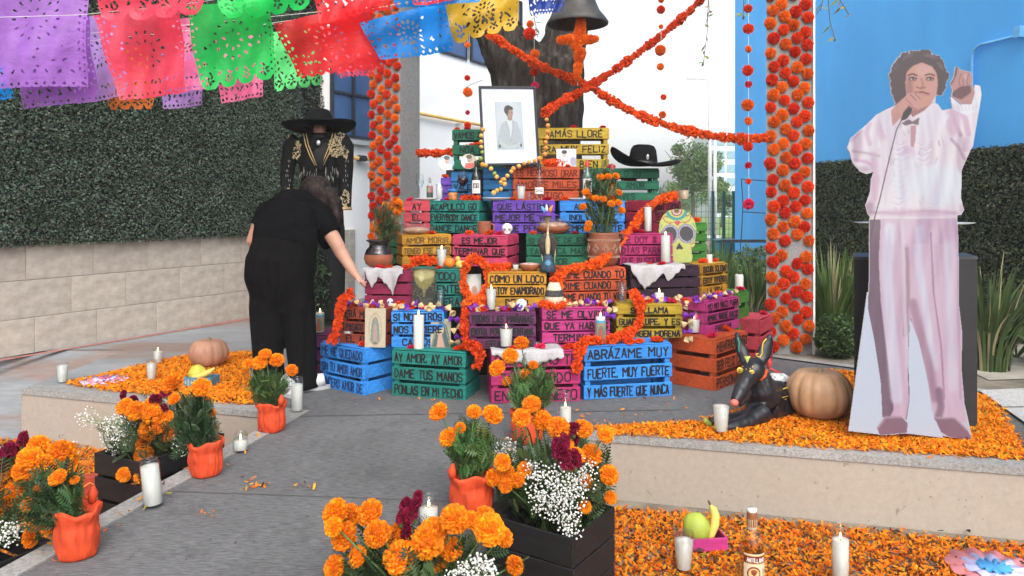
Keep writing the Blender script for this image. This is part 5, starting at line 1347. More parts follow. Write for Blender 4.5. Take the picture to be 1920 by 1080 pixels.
for sg in (-1, 1): m_ = MB(); m_.tube([(sg * .012, .0, .225), (sg * .036, .004, .17), (sg * .028, .0, .10)], [.014, .022, .014], 8); m_.build('shawl', M('doll_shawl', (.05, .04, .035), .9, .7, 90), t, True)
m_ = MB(); m_.lathe([(.02, .335), (.07, .328), (.072, .332), (.022, .345), (.018, .36), (.001, .362)], 20, ribs=lambda a_, z: 1 + .08 * math.sin(3 * a_)); m_.build('hat', M('doll_purple', (.10, .03, .24), .6), t, True)
for k, (x, c_) in enumerate(((-.02, ('f_blue', (.1, .35, .6))), (.012, ('f_or', (.75, .22, .02))), (-.005, ('f_wh', (.6, .6, .62))))):
    m_ = MB(); m_.tube([(x, -.01, .345), (x * 1.4, -.012, .37), (x * 2 + .004, -.005, .385 + .005 * k)], [.006, .010, .003], 6); m_.build('feather', M(*c_, .8), t, True)
m_ = MB()
for k in range(8): a_ = k * .785; m_.add([(0, -.05, .055), (.012 * math.cos(a_ - .3), -.048, .055 + .012 * math.sin(a_ - .3)), (.022 * math.cos(a_), -.049, .055 + .022 * math.sin(a_)), (.012 * math.cos(a_ + .3), -.048, .055 + .012 * math.sin(a_ + .3))], [(0, 1, 2, 3)])
m_.build('blue_flower', M('f_blue2', (.12, .38, .55), .6), t)
# straw cone hat with black band
t = thing('straw_hat', 'little cream straw cone hat with a black band and orange brim on the orchid crate', 'hat', on('d4', 1039, .06, .004)); 
m_ = MB(); m_.lathe([(.062, .0), (.053, .06), (.043, .10), (.03, .135), (.001, .15)], 24); m_.build('cone', M('straw', (.60, .52, .38), .9, .25, 60, bump=.5, bscale=150), t, True)
m_ = MB(); m_.lathe([(.0553, .058), (.0485, .092), (.046, .094)], 24, cap=False); m_.build('band', M('band_dark', (.04, .04, .04), .8, .8, 70), t, True)
garland('flower_garland', 'orange flower ring round the foot of the straw cone hat', [on('d4', 1039, .06, .014) + Vector((.075 * math.cos(a_), .06 * math.sin(a_), 0)) for a_ in np.linspace(0, 6.0, 12)], .022, REDOR)
inst('pom', FL_R[0], t, (0, 0, .152), sc=.03)

# printed goblet picture, mirror in a garland, holy pictures, small bits
p = Print(0, 0, 80, 130, 48, (.022, .024, .02)); p.poly([(4, 4), (76, 4), (72, 40), (58, 58), (44, 70), (42, 92), (38, 92), (36, 70), (22, 58), (8, 40)], (.16, .14, .045), 3); p.ell(40, 18, 34, 16, (.36, .33, .15), 5, .9); p.ell(30, 26, 10, 16, (.5, .48, .26), 3, .7)
for k in range(150): p.ell(rnd.uniform(2, 78), rnd.uniform(6, 128), rnd.uniform(.6, 2.0), rnd.uniform(.6, 2.0), (.28, .26, .10), 0, .6)
p.poly([(28, 100), (52, 100), (60, 128), (20, 128)], (.05, .05, .04), 2); p.grain(.12)
card('goblet_print', 'dark print with a golden goblet leaning on the dark teal crate', 'picture', p, .138, .235, on('d2', 795, .07), 0, .06)
garland('flower_garland', 'red-orange flower garland along the top edge of the goblet print', [P(772, 492, 4.40), P(795, 486, 4.38), P(818, 492, 4.40)], .026, REDOR)
p = Print(0, 0, 60, 100, 30, (.30, .35, .33)); p.ell(30, 40, 22, 40, (.46, .5, .47), 4); p.ell(32, 62, 12, 22, (.3, .12, .08), 3, .8); p.grain(.06)
card('mirror_card', 'small grey mirror card framed by an orange flower garland', 'picture', p, .09, .17, P(889, 568, 4.42), .25, .08)
RC = P(892, 524, 4.40)
garland('flower_garland', 'thick orange flower garland wound round the small mirror card', [RC + Vector((.075 * math.cos(a_), -.01, .125 * math.sin(a_))) for a_ in np.linspace(-1.9, 4.2, 16)], .027, (.95, .15, .018))
garland('flower_garland', 'short orange flower garland trailing below the small mirror card', [P(872, 575, 4.33), P(885, 560, 4.33), P(915, 568, 4.34)], .03, (.95, .15, .018))
card('holy_print', 'tall yellowed print of a robed figure in rays, leaning on the red-brown crate', 'picture', robed_figure(True), .122, .225, P(703, 382, 4.315) - Vector((0, 0, HC - .270)), -.10, .05)
card('holy_print', 'square yellowed print of a veiled woman, leaning on the sky blue crate', 'picture', robed_figure(False), .118, .165, on('c2', 826, .10), -.05, .10)
def fig_wrap(r, h, z0):
    p = robed_figure(True); p.im[:] = p.im * .7; p.poly([(0, 0), (100, 0), (100, 26), (0, 26)], (.08, .3, .42), 1); p.poly([(42, 80), (60, 80), (66, 190), (36, 190)], (.36, .07, .05), 2); p.poly([(62, 60), (76, 90), (74, 190), (64, 190)], (.05, .22, .12), 2); return wrap(p, r, 3.0, z0, h, 'picture_wrap')
veladora('tall candle with a printed robed figure, lit, before the orchid pink crate', on('c4', 1126, .05), .030, .165, .95, True, 0, fig_wrap)
veladora('tall printed candle, lit, on the dark plum crate at the left end', on('c0', 600, .06), .028, .145, .92, True, 0, fig_wrap)
glass_candle('lit candle in a short glass on the left front blue crate', on('c1', 654, .08), .034, .092, .78)
pillar_candle('tall white lit candle standing on the teal crate', on('c2', 785, .05), .030, .19)
glass_candle('lit white candle in a flared glass on the white embroidered cloth', on('c3', 949, .07, .008), .041, .135, .8)
glass_candle('lit white candle in a flared glass on the orange-brown corner crate', on('c5', 1301, .20), .042, .145, .62)
glass_candle('lit white candle in a flared glass on the dark purple crate', on('d3', 921, .05), .034, .135, .92, True, .62)
pillar_candle('short square-looking white lit candle on the mustard GUADALUPE crate', on('d5', 1236, .08), .028, .058)
pillar_candle('thick white candle on top of the grass green crate at the right end', on('d7', 1386, .06), .029, .105, False)
glass_candle('lit white candle in a flared glass beside the orange, third row', on('e2', 828, .07), .036, .135, .85, True, .6)
glass_candle('tiny white glass cup beside the painted clay bowl', on('e3', 967, .05), .020, .048, .8, False)
pillar_candle('small white candle stub on the mustard corner crate', on('e6', 1330, .05), .020, .055, False)
veladora('tall white lit candle in front of the painted skull board', on('e5', 1248, .06, .008), .032, .205, .9)
veladora('tall unlit white candle against the crimson crate', on('f4', 1215, .12), .026, .185, .93, False)
glass_candle('pale beige candle cup on the crimson corner crate behind the skull board', on('g5', 1282, .10), .040, .085, .9, False, .95, waxm=M('beige_wax', (.62, .42, .28), .5))
WG = MGlass('water', (.9, .93, .94), .7)
glass_candle('tumbler of water before the dark teal crate', on('d2', 826, .05), .032, .115, .8, False, .78, cat='glass', waxm=WG); glass_candle('tumbler of water before the orange DIME crate', on('d5', 1166, .06), .032, .125, .8, False, .92, cat='glass', waxm=WG)
t = thing('clay_bowl', 'painted clay bowl of white and red food on the mustard crate', 'bowl', on('e3', 993, .09)); m_ = MB(); m_.lathe([(.035, 0), (.055, .015), (.066, .04), (.063, .041), (.05, .02), (.001, .012)], 24, cap=False); m_.build('bowl', CLAY, t, True)
m_ = MB(); m_.ellipsoid((0, 0, .036), (.06, .06, .012), 16, 6); m_.build('food', M('food', (.55, .35, .3), .6, .6, 60), t, True)
lump('orange', 'orange fruit on the dark teal crate', 'fruit', on('e2', 843, .06), (.036, .036, .033), M('orange_skin', (.72, .20, .02), .45, .1, 30, bump=.3, bscale=200))
t = thing('toy_chick', 'small yellow toy chick beside the orange', 'toy', on('e2', 861, .05)); m_ = MB(); m_.ellipsoid((0, 0, .026), (.024, .03, .026), 12, 8); m_.ellipsoid((-.008, -.008, .06), (.016, .016, .016), 10, 7); m_.tube([(.0, .01, .03), (.03, .0, .045)], [.014, .006], 7); m_.tube([(.0, -.01, .02), (.02, -.03, .008)], [.012, .006], 7); fused('body', m_, M('chick', (.66, .50, .10), .9), t, .004, 2)
m_ = MB(); m_.lathe([(.006, 0), (.0005, .016)], 8); me = m_.mesh('beak', M('beak', (.7, .2, .02), .5)); inst('beak', me, t, (-.018, -.020, .058), (R(100), 0, R(-35)))

# garlands winding over the altar
garland('flower_garland', 'orange flower garland winding from the crimson crate down past the clay vase', [P(1270, 366, 5.16), P(1235, 376, 5.12), P(1205, 398, 5.05), P(1192, 420, 4.98), P(1160, 452, 4.82), P(1130, 488, 4.62), P(1090, 500, 4.56), P(1052, 512, 4.52), P(1045, 545, 4.46)], .028, (.95, .15, .018), 1700)
garland('flower_garland', 'orange flower garland hanging across the mustard GUADALUPE crate onto the blue crate', [P(1186, 548, 4.50), P(1200, 570, 4.40), P(1198, 605, 4.36), P(1172, 628, 4.30), P(1130, 638, 4.24), P(1096, 640, 4.2), P(1084, 668, 4.13), P(1082, 700, 4.12)], .028, (.93, .12, .015), 1700)
garland('flower_garland', 'orange flower garland falling at the right corner of the teal crate', [P(868, 644, 4.22), P(888, 648, 4.17), P(900, 668, 4.14), P(893, 690, 4.12)], .029, (.93, .12, .015), 1700)
garland('flower_garland', 'red-orange flower garland falling at the left end of the second row', [P(660, 548, 4.42), P(642, 562, 4.40), P(636, 595, 4.36), P(628, 628, 4.36), P(622, 640, 4.38)], .028, (.92, .10, .015), 1700)
garland('flower_garland', 'red-orange flower strand hanging between the blue and dark purple crates', [P(874, 580, 4.22), P(871, 605, 4.2), P(873, 640, 4.2)], .024, (.92, .10, .015), 1500)
garland('flower_garland', 'short red-orange flower garland in front of the narrow blue crate', [on('g2', 865, .03, .014), on('g2', 880, .03, .016), on('g2', 899, .03, .014)], .022, REDOR)
garland('flower_garland', 'short orange flower garland behind the mustard COMO UN LOCO crate', [on('e3', 920, .10, .02), on('e3', 940, .08, .02), on('e3', 958, .1, .015)], .026, REDOR)
# purple and tan paper bows along the second row: each bow a part
t = thing('bow_garland', 'garland of purple and tan paper bows along the second row of crates', 'garland', (0, 0, 0))
BPM = [M('bow_purple', (.14, .02, .30), .6, .2), M('bow_tan', (.52, .38, .20), .8, .2, 40)]
def bow(k):
    m_ = MB(); m_.lathe([(.003, 0), (.012, .012), (.020, .030), (.016, .034), (.001, .02)], 7, ribs=lambda a_, z: 1 + .18 * math.sin(3 * a_), cap=False); m_.lathe([(.003, 0), (.012, -.012), (.019, -.028), (.001, -.02)], 7, ribs=lambda a_, z: 1 + .2 * math.sin(3 * a_ + 1), cap=False); return m_.mesh('bow', BPM[k])
bws = [bow(0), bow(1)]
runs = [[on('d1', x, .05, .016) for x in range(660, 724, 11)], [on('d2', x, .03, .016) for x in range(740, 836, 11)], [P(845, 585, 4.30), P(851, 600, 4.29), P(856, 616, 4.29), P(862, 634, 4.29), P(852, 640, 4.30)], [on('d3', x, .05, .016) for x in range(886, 1012, 14)],
        [on('d4', x, .04, .018) for x in range(1062, 1146, 11)], [P(1148, 582, 4.30), P(1144, 594, 4.30)], [on('d5', x, .06, .018) for x in range(1196, 1284, 11)], [P(1287, 572, 4.40), P(1292, 590, 4.4), P(1289, 606, 4.40), P(1288, 622, 4.4), P(1291, 638, 4.4)], [on('d6', x, .03, .018) for x in range(1306, 1382, 10)]]
i = 0
for run in runs:
    for p_ in run:
        inst('bow', bws[(i // 1) % 2 if rnd.random() < .8 else rnd.randint(0, 1)], t, p_ + Vector((0, 0, rnd.uniform(-.004, .008))), (rnd.uniform(.8, 2.2), rnd.uniform(-1, 1), rnd.uniform(0, 6)), rnd.uniform(.8, 1.1)); i += 1

# loose paper flowers on the crates
for a_ in (('c1', 683, .05, 'r', 'on the left front blue crate', .036), ('c2', 770, .03, 'p', 'by the foot of the tall candle on the teal crate', .022), ('c2', 858, .05, 'o', 'beside the veiled woman print', .03),
           ('c3', 975, .06, 'm', 'on the white embroidered cloth', .036), ('c3', 1012, .05, 'p', 'on the white embroidered cloth', .034), ('c3', 962, .03, 'c', 'on the white embroidered cloth by the candle', .026), ('c3', 1066, .04, 'r', 'at the right end of the magenta crate', .034),
           ('c4', 1122, .04, 'o', 'at the left end of the ABRÁZAME crate', .034), ('c4', 1180, .03, 'r', 'on the middle of the ABRÁZAME crate', .034), ('c4', 1199, .03, 'r', 'right of the middle on the ABRÁZAME crate', .03), ('c4', 1232, .04, 'o', 'at the right end of the ABRÁZAME crate', .038),
           ('c5', 1334, .06, 'p', 'on the corner of the orange-brown crate', .034), ('c5', 1360, .10, 'o', 'lying towards the back of the orange-brown crate', .04), ('c6', 1432, .05, 'p', 'on the rose red crate by the pillar', .030),
           ('d1', 665, .06, 'o', 'at the left end of the red-brown crate', .034), ('d1', 700, .06, 'r', 'on the red-brown crate above the tall robed print', .026), ('d2', 747, .05, 'r', 'left on the SI NOSOTROS crate', .026), ('d2', 774, .04, 'r', 'large, in the middle of the SI NOSOTROS crate', .036), ('d2', 795, .04, 'c', 'between the bows of the SI NOSOTROS crate', .024), ('d2', 755, .14, 'o', 'before the burgundy crate', .042),
           ('d3', 885, .04, 'c', 'at the left end of the dark purple crate', .026), ('d3', 907, .04, 'r', 'beside the flared candle on the dark purple crate', .032), ('d3', 948, .05, 'c', 'between candle and skull on the dark purple crate', .030), ('d3', 985, .10, 'c', 'behind the blue-eyed skull', .034),
           ('d4', 1068, .06, 'o', 'right of the straw cone hat', .026), ('d4', 1126, .05, 'r', 'behind the printed candle on the orchid crate', .030), ('d5', 1216, .05, 'r', 'left of the short candle on the mustard crate', .032), ('d5', 1259, .05, 'p', 'right of the short candle on the mustard crate', .034), ('d5', 1287, .08, 'o', 'at the right end of the mustard GUADALUPE crate', .030),
           ('d6', 1332, .05, 'c', 'on the left of the cornerwise orchid crate', .026), ('d6', 1360, .04, 'p', 'on the right of the cornerwise orchid crate', .026), ('d6', 1350, .12, 'r', 'at the back of the cornerwise orchid crate', .03), ('d7', 1388, .03, 'p', 'before the candle on the grass green crate', .032),
           ('e1', 712, .03, 'c', 'at the foot of the black glazed jar', .026), ('e1', 728, .03, 'o', 'right of the foot of the black glazed jar', .026), ('e1', 762, .04, 'r', 'at the right end of the burgundy crate', .032), ('e2', 823, .03, 'r', 'below the candle beside the orange', .022),
           ('e4', 1086, .05, 'r', 'left of the clay vase on the orange crate', .030), ('e4', 1108, .03, 'o', 'at the foot of the clay vase', .022), ('e5', 1219, .04, 'r', 'left on the dark crate cloth', .022), ('e5', 1240, .03, 'c', 'on the dark crate cloth by the tall candle', .028),
           ('e6', 1318, .07, 'r', 'left of the candle stub on the mustard corner crate', .034), ('e6', 1341, .08, 'o', 'right of the candle stub on the mustard corner crate', .024),
           ('f1', 796, .06, 'm', 'on the bagged bread', .030), ('f1', 810, .04, 'r', 'at the right of the bagged bread', .028), ('f2', 880, .05, 'r', 'left on the bright pink crate', .030), ('f2', 918, .04, 'r', 'before the brown mug', .032), ('f2', 935, .05, 'c', 'left of the fourth row sugar skull', .026),
           ('f3', 1000, .06, 'o', 'beside the skeleton doll hat', .026), ('f3', 1078, .06, 'c', 'below the half hidden blue crate', .024), ('f4', 1184, .07, 'c', 'on the left of the magenta TE DOY crate', .036), ('f4', 1200, .10, 'c', 'beside the unlit tall candle', .03), ('f5', 1305, .05, 'r', 'on the grass green crate behind the skull board', .036),
           ('g1', 768, .05, 'p', 'at the left end of the rose crate', .026), ('g2', 839, .04, 'c', 'between candle and painted jar', .024), ('g3', 962, .04, 'o', 'beside the milky glass candle', .026), ('g3', 1026, .04, 'c', 'right of the clear bottle', .030), ('h3', 1065, .02, 'o', 'at the right foot of the photo card', .02),
           ('g4', 1060, .05, 'o', 'at the left end of the half hidden blue crate', .034), ('g5', 1258, .12, 'c', 'on the crimson crate by the amber glass', .03), ('i1', 857, .05, 'r', 'at the left end of the top green crate', .022), ('i1', 876, .05, 'c', 'on the middle of the top green crate', .026), ('i2', 1075, .06, 'c', 'on the top olive crate, its middle', .026), ('i2', 1130, .06, 'c', 'on the top olive crate, its right end', .024), ('h4', 1146, .04, 'p', 'at the left brim of the sombrero', .032), ('h0', 835, .03, 'r', 'on the small violet crate', .028)):
    flower_on(*a_)
# ================================================================== PETAL CARPETS
def petals(label, poly, z, dens, dark=.06, seed=1, psz=.021):
    r = np.random.default_rng(seed); xs = [p[0] for p in poly]; ys = [p[1] for p in poly]
    A = (max(xs) - min(xs)) * (max(ys) - min(ys)); n = int(A * dens)
    x = r.uniform(min(xs), max(xs), n); y = r.uniform(min(ys), max(ys), n)
    # ragged edge: points near the outline are jittered before the test
    m = inpoly(x + r.normal(0, .018, n), y + r.normal(0, .018, n), poly); x, y = x[m], y[m]; n = len(x)
    hgt = np.array([mnoise.noise(Vector((a_ * 7, b_ * 7, seed))) for a_, b_ in zip(x, y)])
    pos = np.stack([x, y, z + .004 + .010 * r.random(n) + .006 * (hgt + .5)], 1)
    bv = [(-.5, -.16, .05), (0, -.2, -.03), (.5, -.10, .12), (.5, .12, .14), (0, .22, 0), (-.5, .14, .02)]; bf = [(0, 1, 4, 5), (1, 2, 3, 4)]
    dd = r.normal(size=(n, 3)) * .55; dd[:, 2] = 1
    u = r.random(n); col = np.empty((n, 3))
    col[:] = np.array((.95, .30, .010)); col[u < .40] = (.97, .40, .018); col[u < .14] = (.88, .18, .008)
    col[u > 1 - dark] = (.10, .035, .012); col[(u > .86 - dark) & (u < .90 - dark)] = (.42, .34, .05)
    col *= r.uniform(.7, 1.12, (n, 1))
    v, f, c = scatter(bv, bf, pos, frames(dd, r.uniform(0, 6.28, n)), psz * r.uniform(.6, 1.25, n), np.clip(col, 0, 1))
    o = inst('marigold_petals', npmesh('marigold_petals', v, f, MV('petals', .65, .2, trans=.36, ovar=.10), c))
    return tag(o, label, None, None, 'stuff')
gp = lambda px, py, z=0.0: (G(px, py, z).x, G(px, py, z).y)
UL = [gp(*q) for q in ((120, 722), (200, 734), (293, 744), (400, 755), (470, 762), (492, 750), (470, 724), (462, 700), (475, 676), (474, 664), (430, 663), (360, 668), (300, 680), (210, 702))]
UR = [gp(*q) for q in ((1100, 806), (1200, 802), (1310, 795), (1380, 775), (1480, 730), (1510, 703), (1560, 697), (1640, 706), (1740, 722), (1852, 748), (1885, 795), (1925, 852), (1925, 866), (1800, 858), (1640, 849), (1300, 826), (1148, 817))]
LL = [(-3.6, 1.9), (xl(1.9) - .10, 1.9), (xl(3.8) - .10, 3.8), (-1.35, 3.94), (-2.9, 4.42), (-3.4, 4.32)]
LR = [(-.5, 1.9), (2.9, 1.9), (2.9, 2.9), (2.155, 3.03), (.473, 3.43), (.30, 3.40), (-.02, 2.66), (-.38, 2.28)]
petals('carpet of orange marigold petals on the left platform round the pumpkin', UL, .004, 19000, .04, 1)
petals('carpet of orange marigold petals on the right platform round the cut-out and dog', UR, .004, 19000, .05, 2)
petals('loose orange marigold petals in the sunken bed at the lower left', LL, GZ, 9500, .08, 3)
petals('loose orange and withered marigold petals in the sunken bed at the lower right', LR, GZ, 9500, .15, 4, .024)
for (px, py, s_, n) in ((478, 917, .05, 22), (467, 905, .02, 6), (390, 968, .03, 9), (383, 972, .02, 5), (566, 916, .03, 6), (480, 940, .02, 3), (600, 922, .02, 4), (455, 905, .03, 4)):
    c = G(px, py); r_ = s_ * 1.3
    petals('few fallen orange petals on the grey walkway at ' + {478: 'its middle left', 467: 'the edge of the middle scatter', 390: 'the left, nearest the tall candle', 383: 'the left, just below another scatter', 566: 'the centre', 480: 'the centre left, very few', 600: 'the centre right', 455: 'the upper left, near the jar'}[px] if px != 480 else 'very few fallen orange petals on the grey walkway below the middle left scatter', [(c.x - r_, c.y - r_), (c.x + r_, c.y - r_), (c.x + r_, c.y + r_), (c.x - r_, c.y + r_)], .0, n / (4 * r_ * r_), .05, int(px))

petals('stray orange petals scattered along the left kerb', [(xl(3.7) - .07, 3.7), (xl(3.7) + .10, 3.7), (xl(1.9) + .10, 1.9), (xl(1.9) - .07, 1.9)], .004, 190, .2, 31)
petals('stray orange petals scattered on the walkway before the right petal carpet', [(-.1, 3.0), (.5, 3.75), (1.6, 3.9), (1.3, 4.15), (.2, 3.9), (-.3, 3.2)], .0, 110, .15, 32)
petals('stray orange petals on the altar floor right before the crates', [(-1.0, 4.1), (1.3, 4.0), (1.3, 4.25), (-1.0, 4.2)], .0, 60, .1, 33)
m_ = MB()
for k in range(34):
    x, y = rnd.uniform(.45, 2.0), rnd.uniform(2.2, 3.15); a_ = rnd.uniform(0, 6.28); L = rnd.uniform(.014, .030); d_ = Vector((math.cos(a_), math.sin(a_), .15)) * L; s_ = Vector((-math.sin(a_), math.cos(a_), .3)) * L * .35; c = Vector((x, y, GZ + .024))
    m_.add([c - d_, c + s_ + Vector((0, 0, .006)), c + d_, c - s_ + Vector((0, 0, .003))], [(0, 1, 2, 3)])
tag(m_.build('withered_leaves', M('dry_leaf', (.05, .025, .014), .8, .4, 40)), 'small withered brown leaves among the lower right petals', None, None, 'stuff')
# ================================================================== BLACK FLOWER CRATES AND BOUQUETS
crate('b1', 'black slatted crate of marigolds and baby\'s breath at the corner of the right retaining wall', 'black', (-.07, 2.62), (.20, 2.44), GZ, .305, None, d=.31, top=False, group='black crates of flowers', gapf=.02)
crate('b2', 'black slatted crate of marigolds and baby\'s breath behind the leaning tall candle on the left', 'black', (-1.845, 3.30), (-1.568, 3.17), GZ, .30, None, d=.45, top=False, group='black crates of flowers', gapf=.05)
crate('b3', 'black slatted crate of marigolds in the bottom left corner behind the kerb', 'black', (-1.97, 2.33), (-1.655, 2.165), GZ, .29, None, d=.33, top=False, group='black crates of flowers', gapf=.05)
crate('b4', 'black slatted crate of marigolds in front at the bottom edge of the walkway', 'black', (-.46, 2.10), (-.14, 1.94), GZ, .28, None, d=.34, top=False, group='black crates of flowers', gapf=.05)
MAT_BB = MV('tiny_white', .8, .2)
def babys_breath(t, blobs, stem0):
    L0 = Vector(t.location); V = []; Fc = []; base = 0
    ov = np.array([(1, 0, 0), (-1, 0, 0), (0, 1, 0), (0, -1, 0), (0, 0, 1), (0, 0, -1)], float); of = np.array([(0, 2, 4), (2, 1, 4), (1, 3, 4), (3, 0, 4), (2, 0, 5), (1, 2, 5), (3, 1, 5), (0, 3, 5)])
    P_ = []
    for (px, py, D, rx, rz, n) in blobs:
        c = np.array(P(px, py, D) - L0); q = rdirs(n) * (rng.random((n, 1)) ** .45) * np.array((rx, rx * .8, rz)); P_.append(q + c)
    P_ = np.vstack(P_); n = len(P_)
    col = np.array((.80, .80, .76))[None] * rng.uniform(.75, 1.05, (n, 1))
    v, f, c = scatter(ov, of, P_, frames(rdirs(n), rng.uniform(0, 6, n)), rng.uniform(.0028, .0055, n), col)
    tag(inst('tiny_flowers', npmesh('tiny_flowers', v, f, MAT_BB, c), t), kind='stuff')
    m_ = MB()
    for p in P_[::3]:
        p = Vector(p); q = Vector(stem0); m_.tube([q.lerp(p, .45) + Vector((rnd.uniform(-.02, .02), rnd.uniform(-.02, .02), .01)), p], .0008, 3, cap=False)
    tag(m_.build('thin_stems', M('stem_pale', (.16, .22, .09), .7), t), kind='stuff')
COCK = marigold_mesh('cockscomb', (.26, .008, .045), 80, .9, 21, (.06, .004, .012), 1.9)
def cockscomb(t, px, py, D, s_):
    for k in range(4):
        inst('cockscomb', COCK, t, P(px + rnd.uniform(-.5, .5) * s_ * 650, py + rnd.uniform(-1, 1) * s_ * 620, D + rnd.uniform(-.01, .02)) - Vector(t.location), (rnd.uniform(-.6, .6), rnd.uniform(-.6, .6), rnd.uniform(0, 6)), (s_ * .5, s_ * .34, s_ * .7))
def H(lst, D, jit=.04): return [(x, y, D + rnd.uniform(-jit, jit), r_ * D / F * 1.12) for x, y, r_ in lst]
nofill = lambda t: None
H1 = H([(997, 758, 15), (978, 783, 15), (1017, 788, 16), (1047, 802, 18), (1058, 833, 15), (1080, 855, 14), (1108, 853, 18), (1093, 803, 16), (1135, 815, 14), (1142, 890, 16), (1145, 933, 11), (1097, 950, 11), (1097, 903, 13), (942, 867, 14), (925, 895, 14), (950, 887, 14), (984, 880, 13), (970, 900, 12), (948, 910, 12)], 2.62)
t = pot_marigold('bouquet', 'large bouquet of marigolds, white baby\'s breath and dark red cockscomb in the right black crate', 'bouquet', (.16, 2.74, -.02), nofill, H1, ((-.0, 0, .10), (.23, .21, .19)), 620, (0, 0, -.08), (.045, .095, .028), leaf=.085)
babys_breath(t, [(1045, 925, 2.52, .115, .10, 620), (1085, 890, 2.58, .07, .08, 200), (1070, 985, 2.46, .055, .045, 90), (955, 845, 2.75, .06, .05, 110), (1000, 885, 2.62, .05, .05, 90)], (0, 0, 0))
cockscomb(t, 1080, 812, 2.62, .042); cockscomb(t, 1062, 862, 2.56, .06)
H2 = H([(234, 762, 14), (255, 770, 16), (285, 757, 12), (285, 777, 15), (310, 780, 12), (281, 805, 18), (314, 811, 15), (267, 831, 14), (269, 852, 15), (296, 800, 12)], 3.36)
t = pot_marigold('bouquet', 'bouquet of marigolds and baby\'s breath in the left black crate behind the leaning candle', 'bouquet', (-1.62, 3.46, -.02), nofill, H2, ((0, 0, .06), (.24, .24, .14)), 420, (0, 0, -.08), (.04, .08, .028), leaf=.08)
babys_breath(t, [(222, 812, 3.34, .085, .10, 420), (165, 785, 3.4, .06, .06, 60), (250, 775, 3.4, .08, .06, 110), (345, 830, 3.3, .06, .07, 120)], (0, 0, 0)); cockscomb(t, 304, 766, 3.36, .05); cockscomb(t, 243, 760, 3.40, .04)
for px, py in ((232, 890), (265, 893)): p = P(px, py, 3.2) - Vector(t.location); inst('flower', MG[1], t, p, (1.2, 0, 0), .03)
H3 = H([(73, 836, 18), (116, 850, 22), (57, 860, 20), (128, 874, 17), (20, 882, 22), (47, 884, 20), (33, 917, 17), (4, 909, 15), (12, 944, 18), (-20, 880, 20), (-25, 925, 20)], 2.55)
t = pot_marigold('bouquet', 'bouquet of marigolds with dark red cockscomb at the left edge of the picture', 'bouquet', (-1.80, 2.50, -.02), nofill, H3, ((0, 0, .13), (.2, .17, .16)), 380, (0, 0, -.08), (.04, .085, .028), leaf=.085)
babys_breath(t, [(20, 1000, 2.35, .05, .05, 90), (130, 845, 2.6, .05, .04, 40)], (0, 0, 0)); cockscomb(t, 28, 856, 2.55, .05); cockscomb(t, 0, 876, 2.55, .04)
H4 = H([(629, 960, 22), (654, 970, 22), (693, 960, 22), (646, 1005, 23), (625, 988, 15), (707, 1000, 21), (748, 1005, 24), (627, 1064, 19), (670, 1043, 17), (750, 1045, 26), (800, 1017, 26), (813, 995, 22), (845, 1029, 19), (819, 1050, 20), (852, 973, 23), (882, 974, 14), (911, 966, 16), (917, 992, 26), (945, 1007, 16), (965, 1060, 16)], 2.12, .06)
t = pot_marigold('bouquet', 'dense bouquet of large marigolds with one red cockscomb at the bottom centre of the picture', 'bouquet', (-.24, 2.16, -.03), nofill, H4, ((-.02, .0, .05), (.27, .16, .13)), 520, (0, 0, -.08), (.04, .085, .028), leaf=.09)
babys_breath(t, [(900, 1066, 2.05, .05, .04, 220), (860, 1075, 2.05, .04, .03, 80)], (0, 0, -.05)); cockscomb(t, 772, 962, 2.14, .042); cockscomb(t, 769, 985, 2.14, .04)

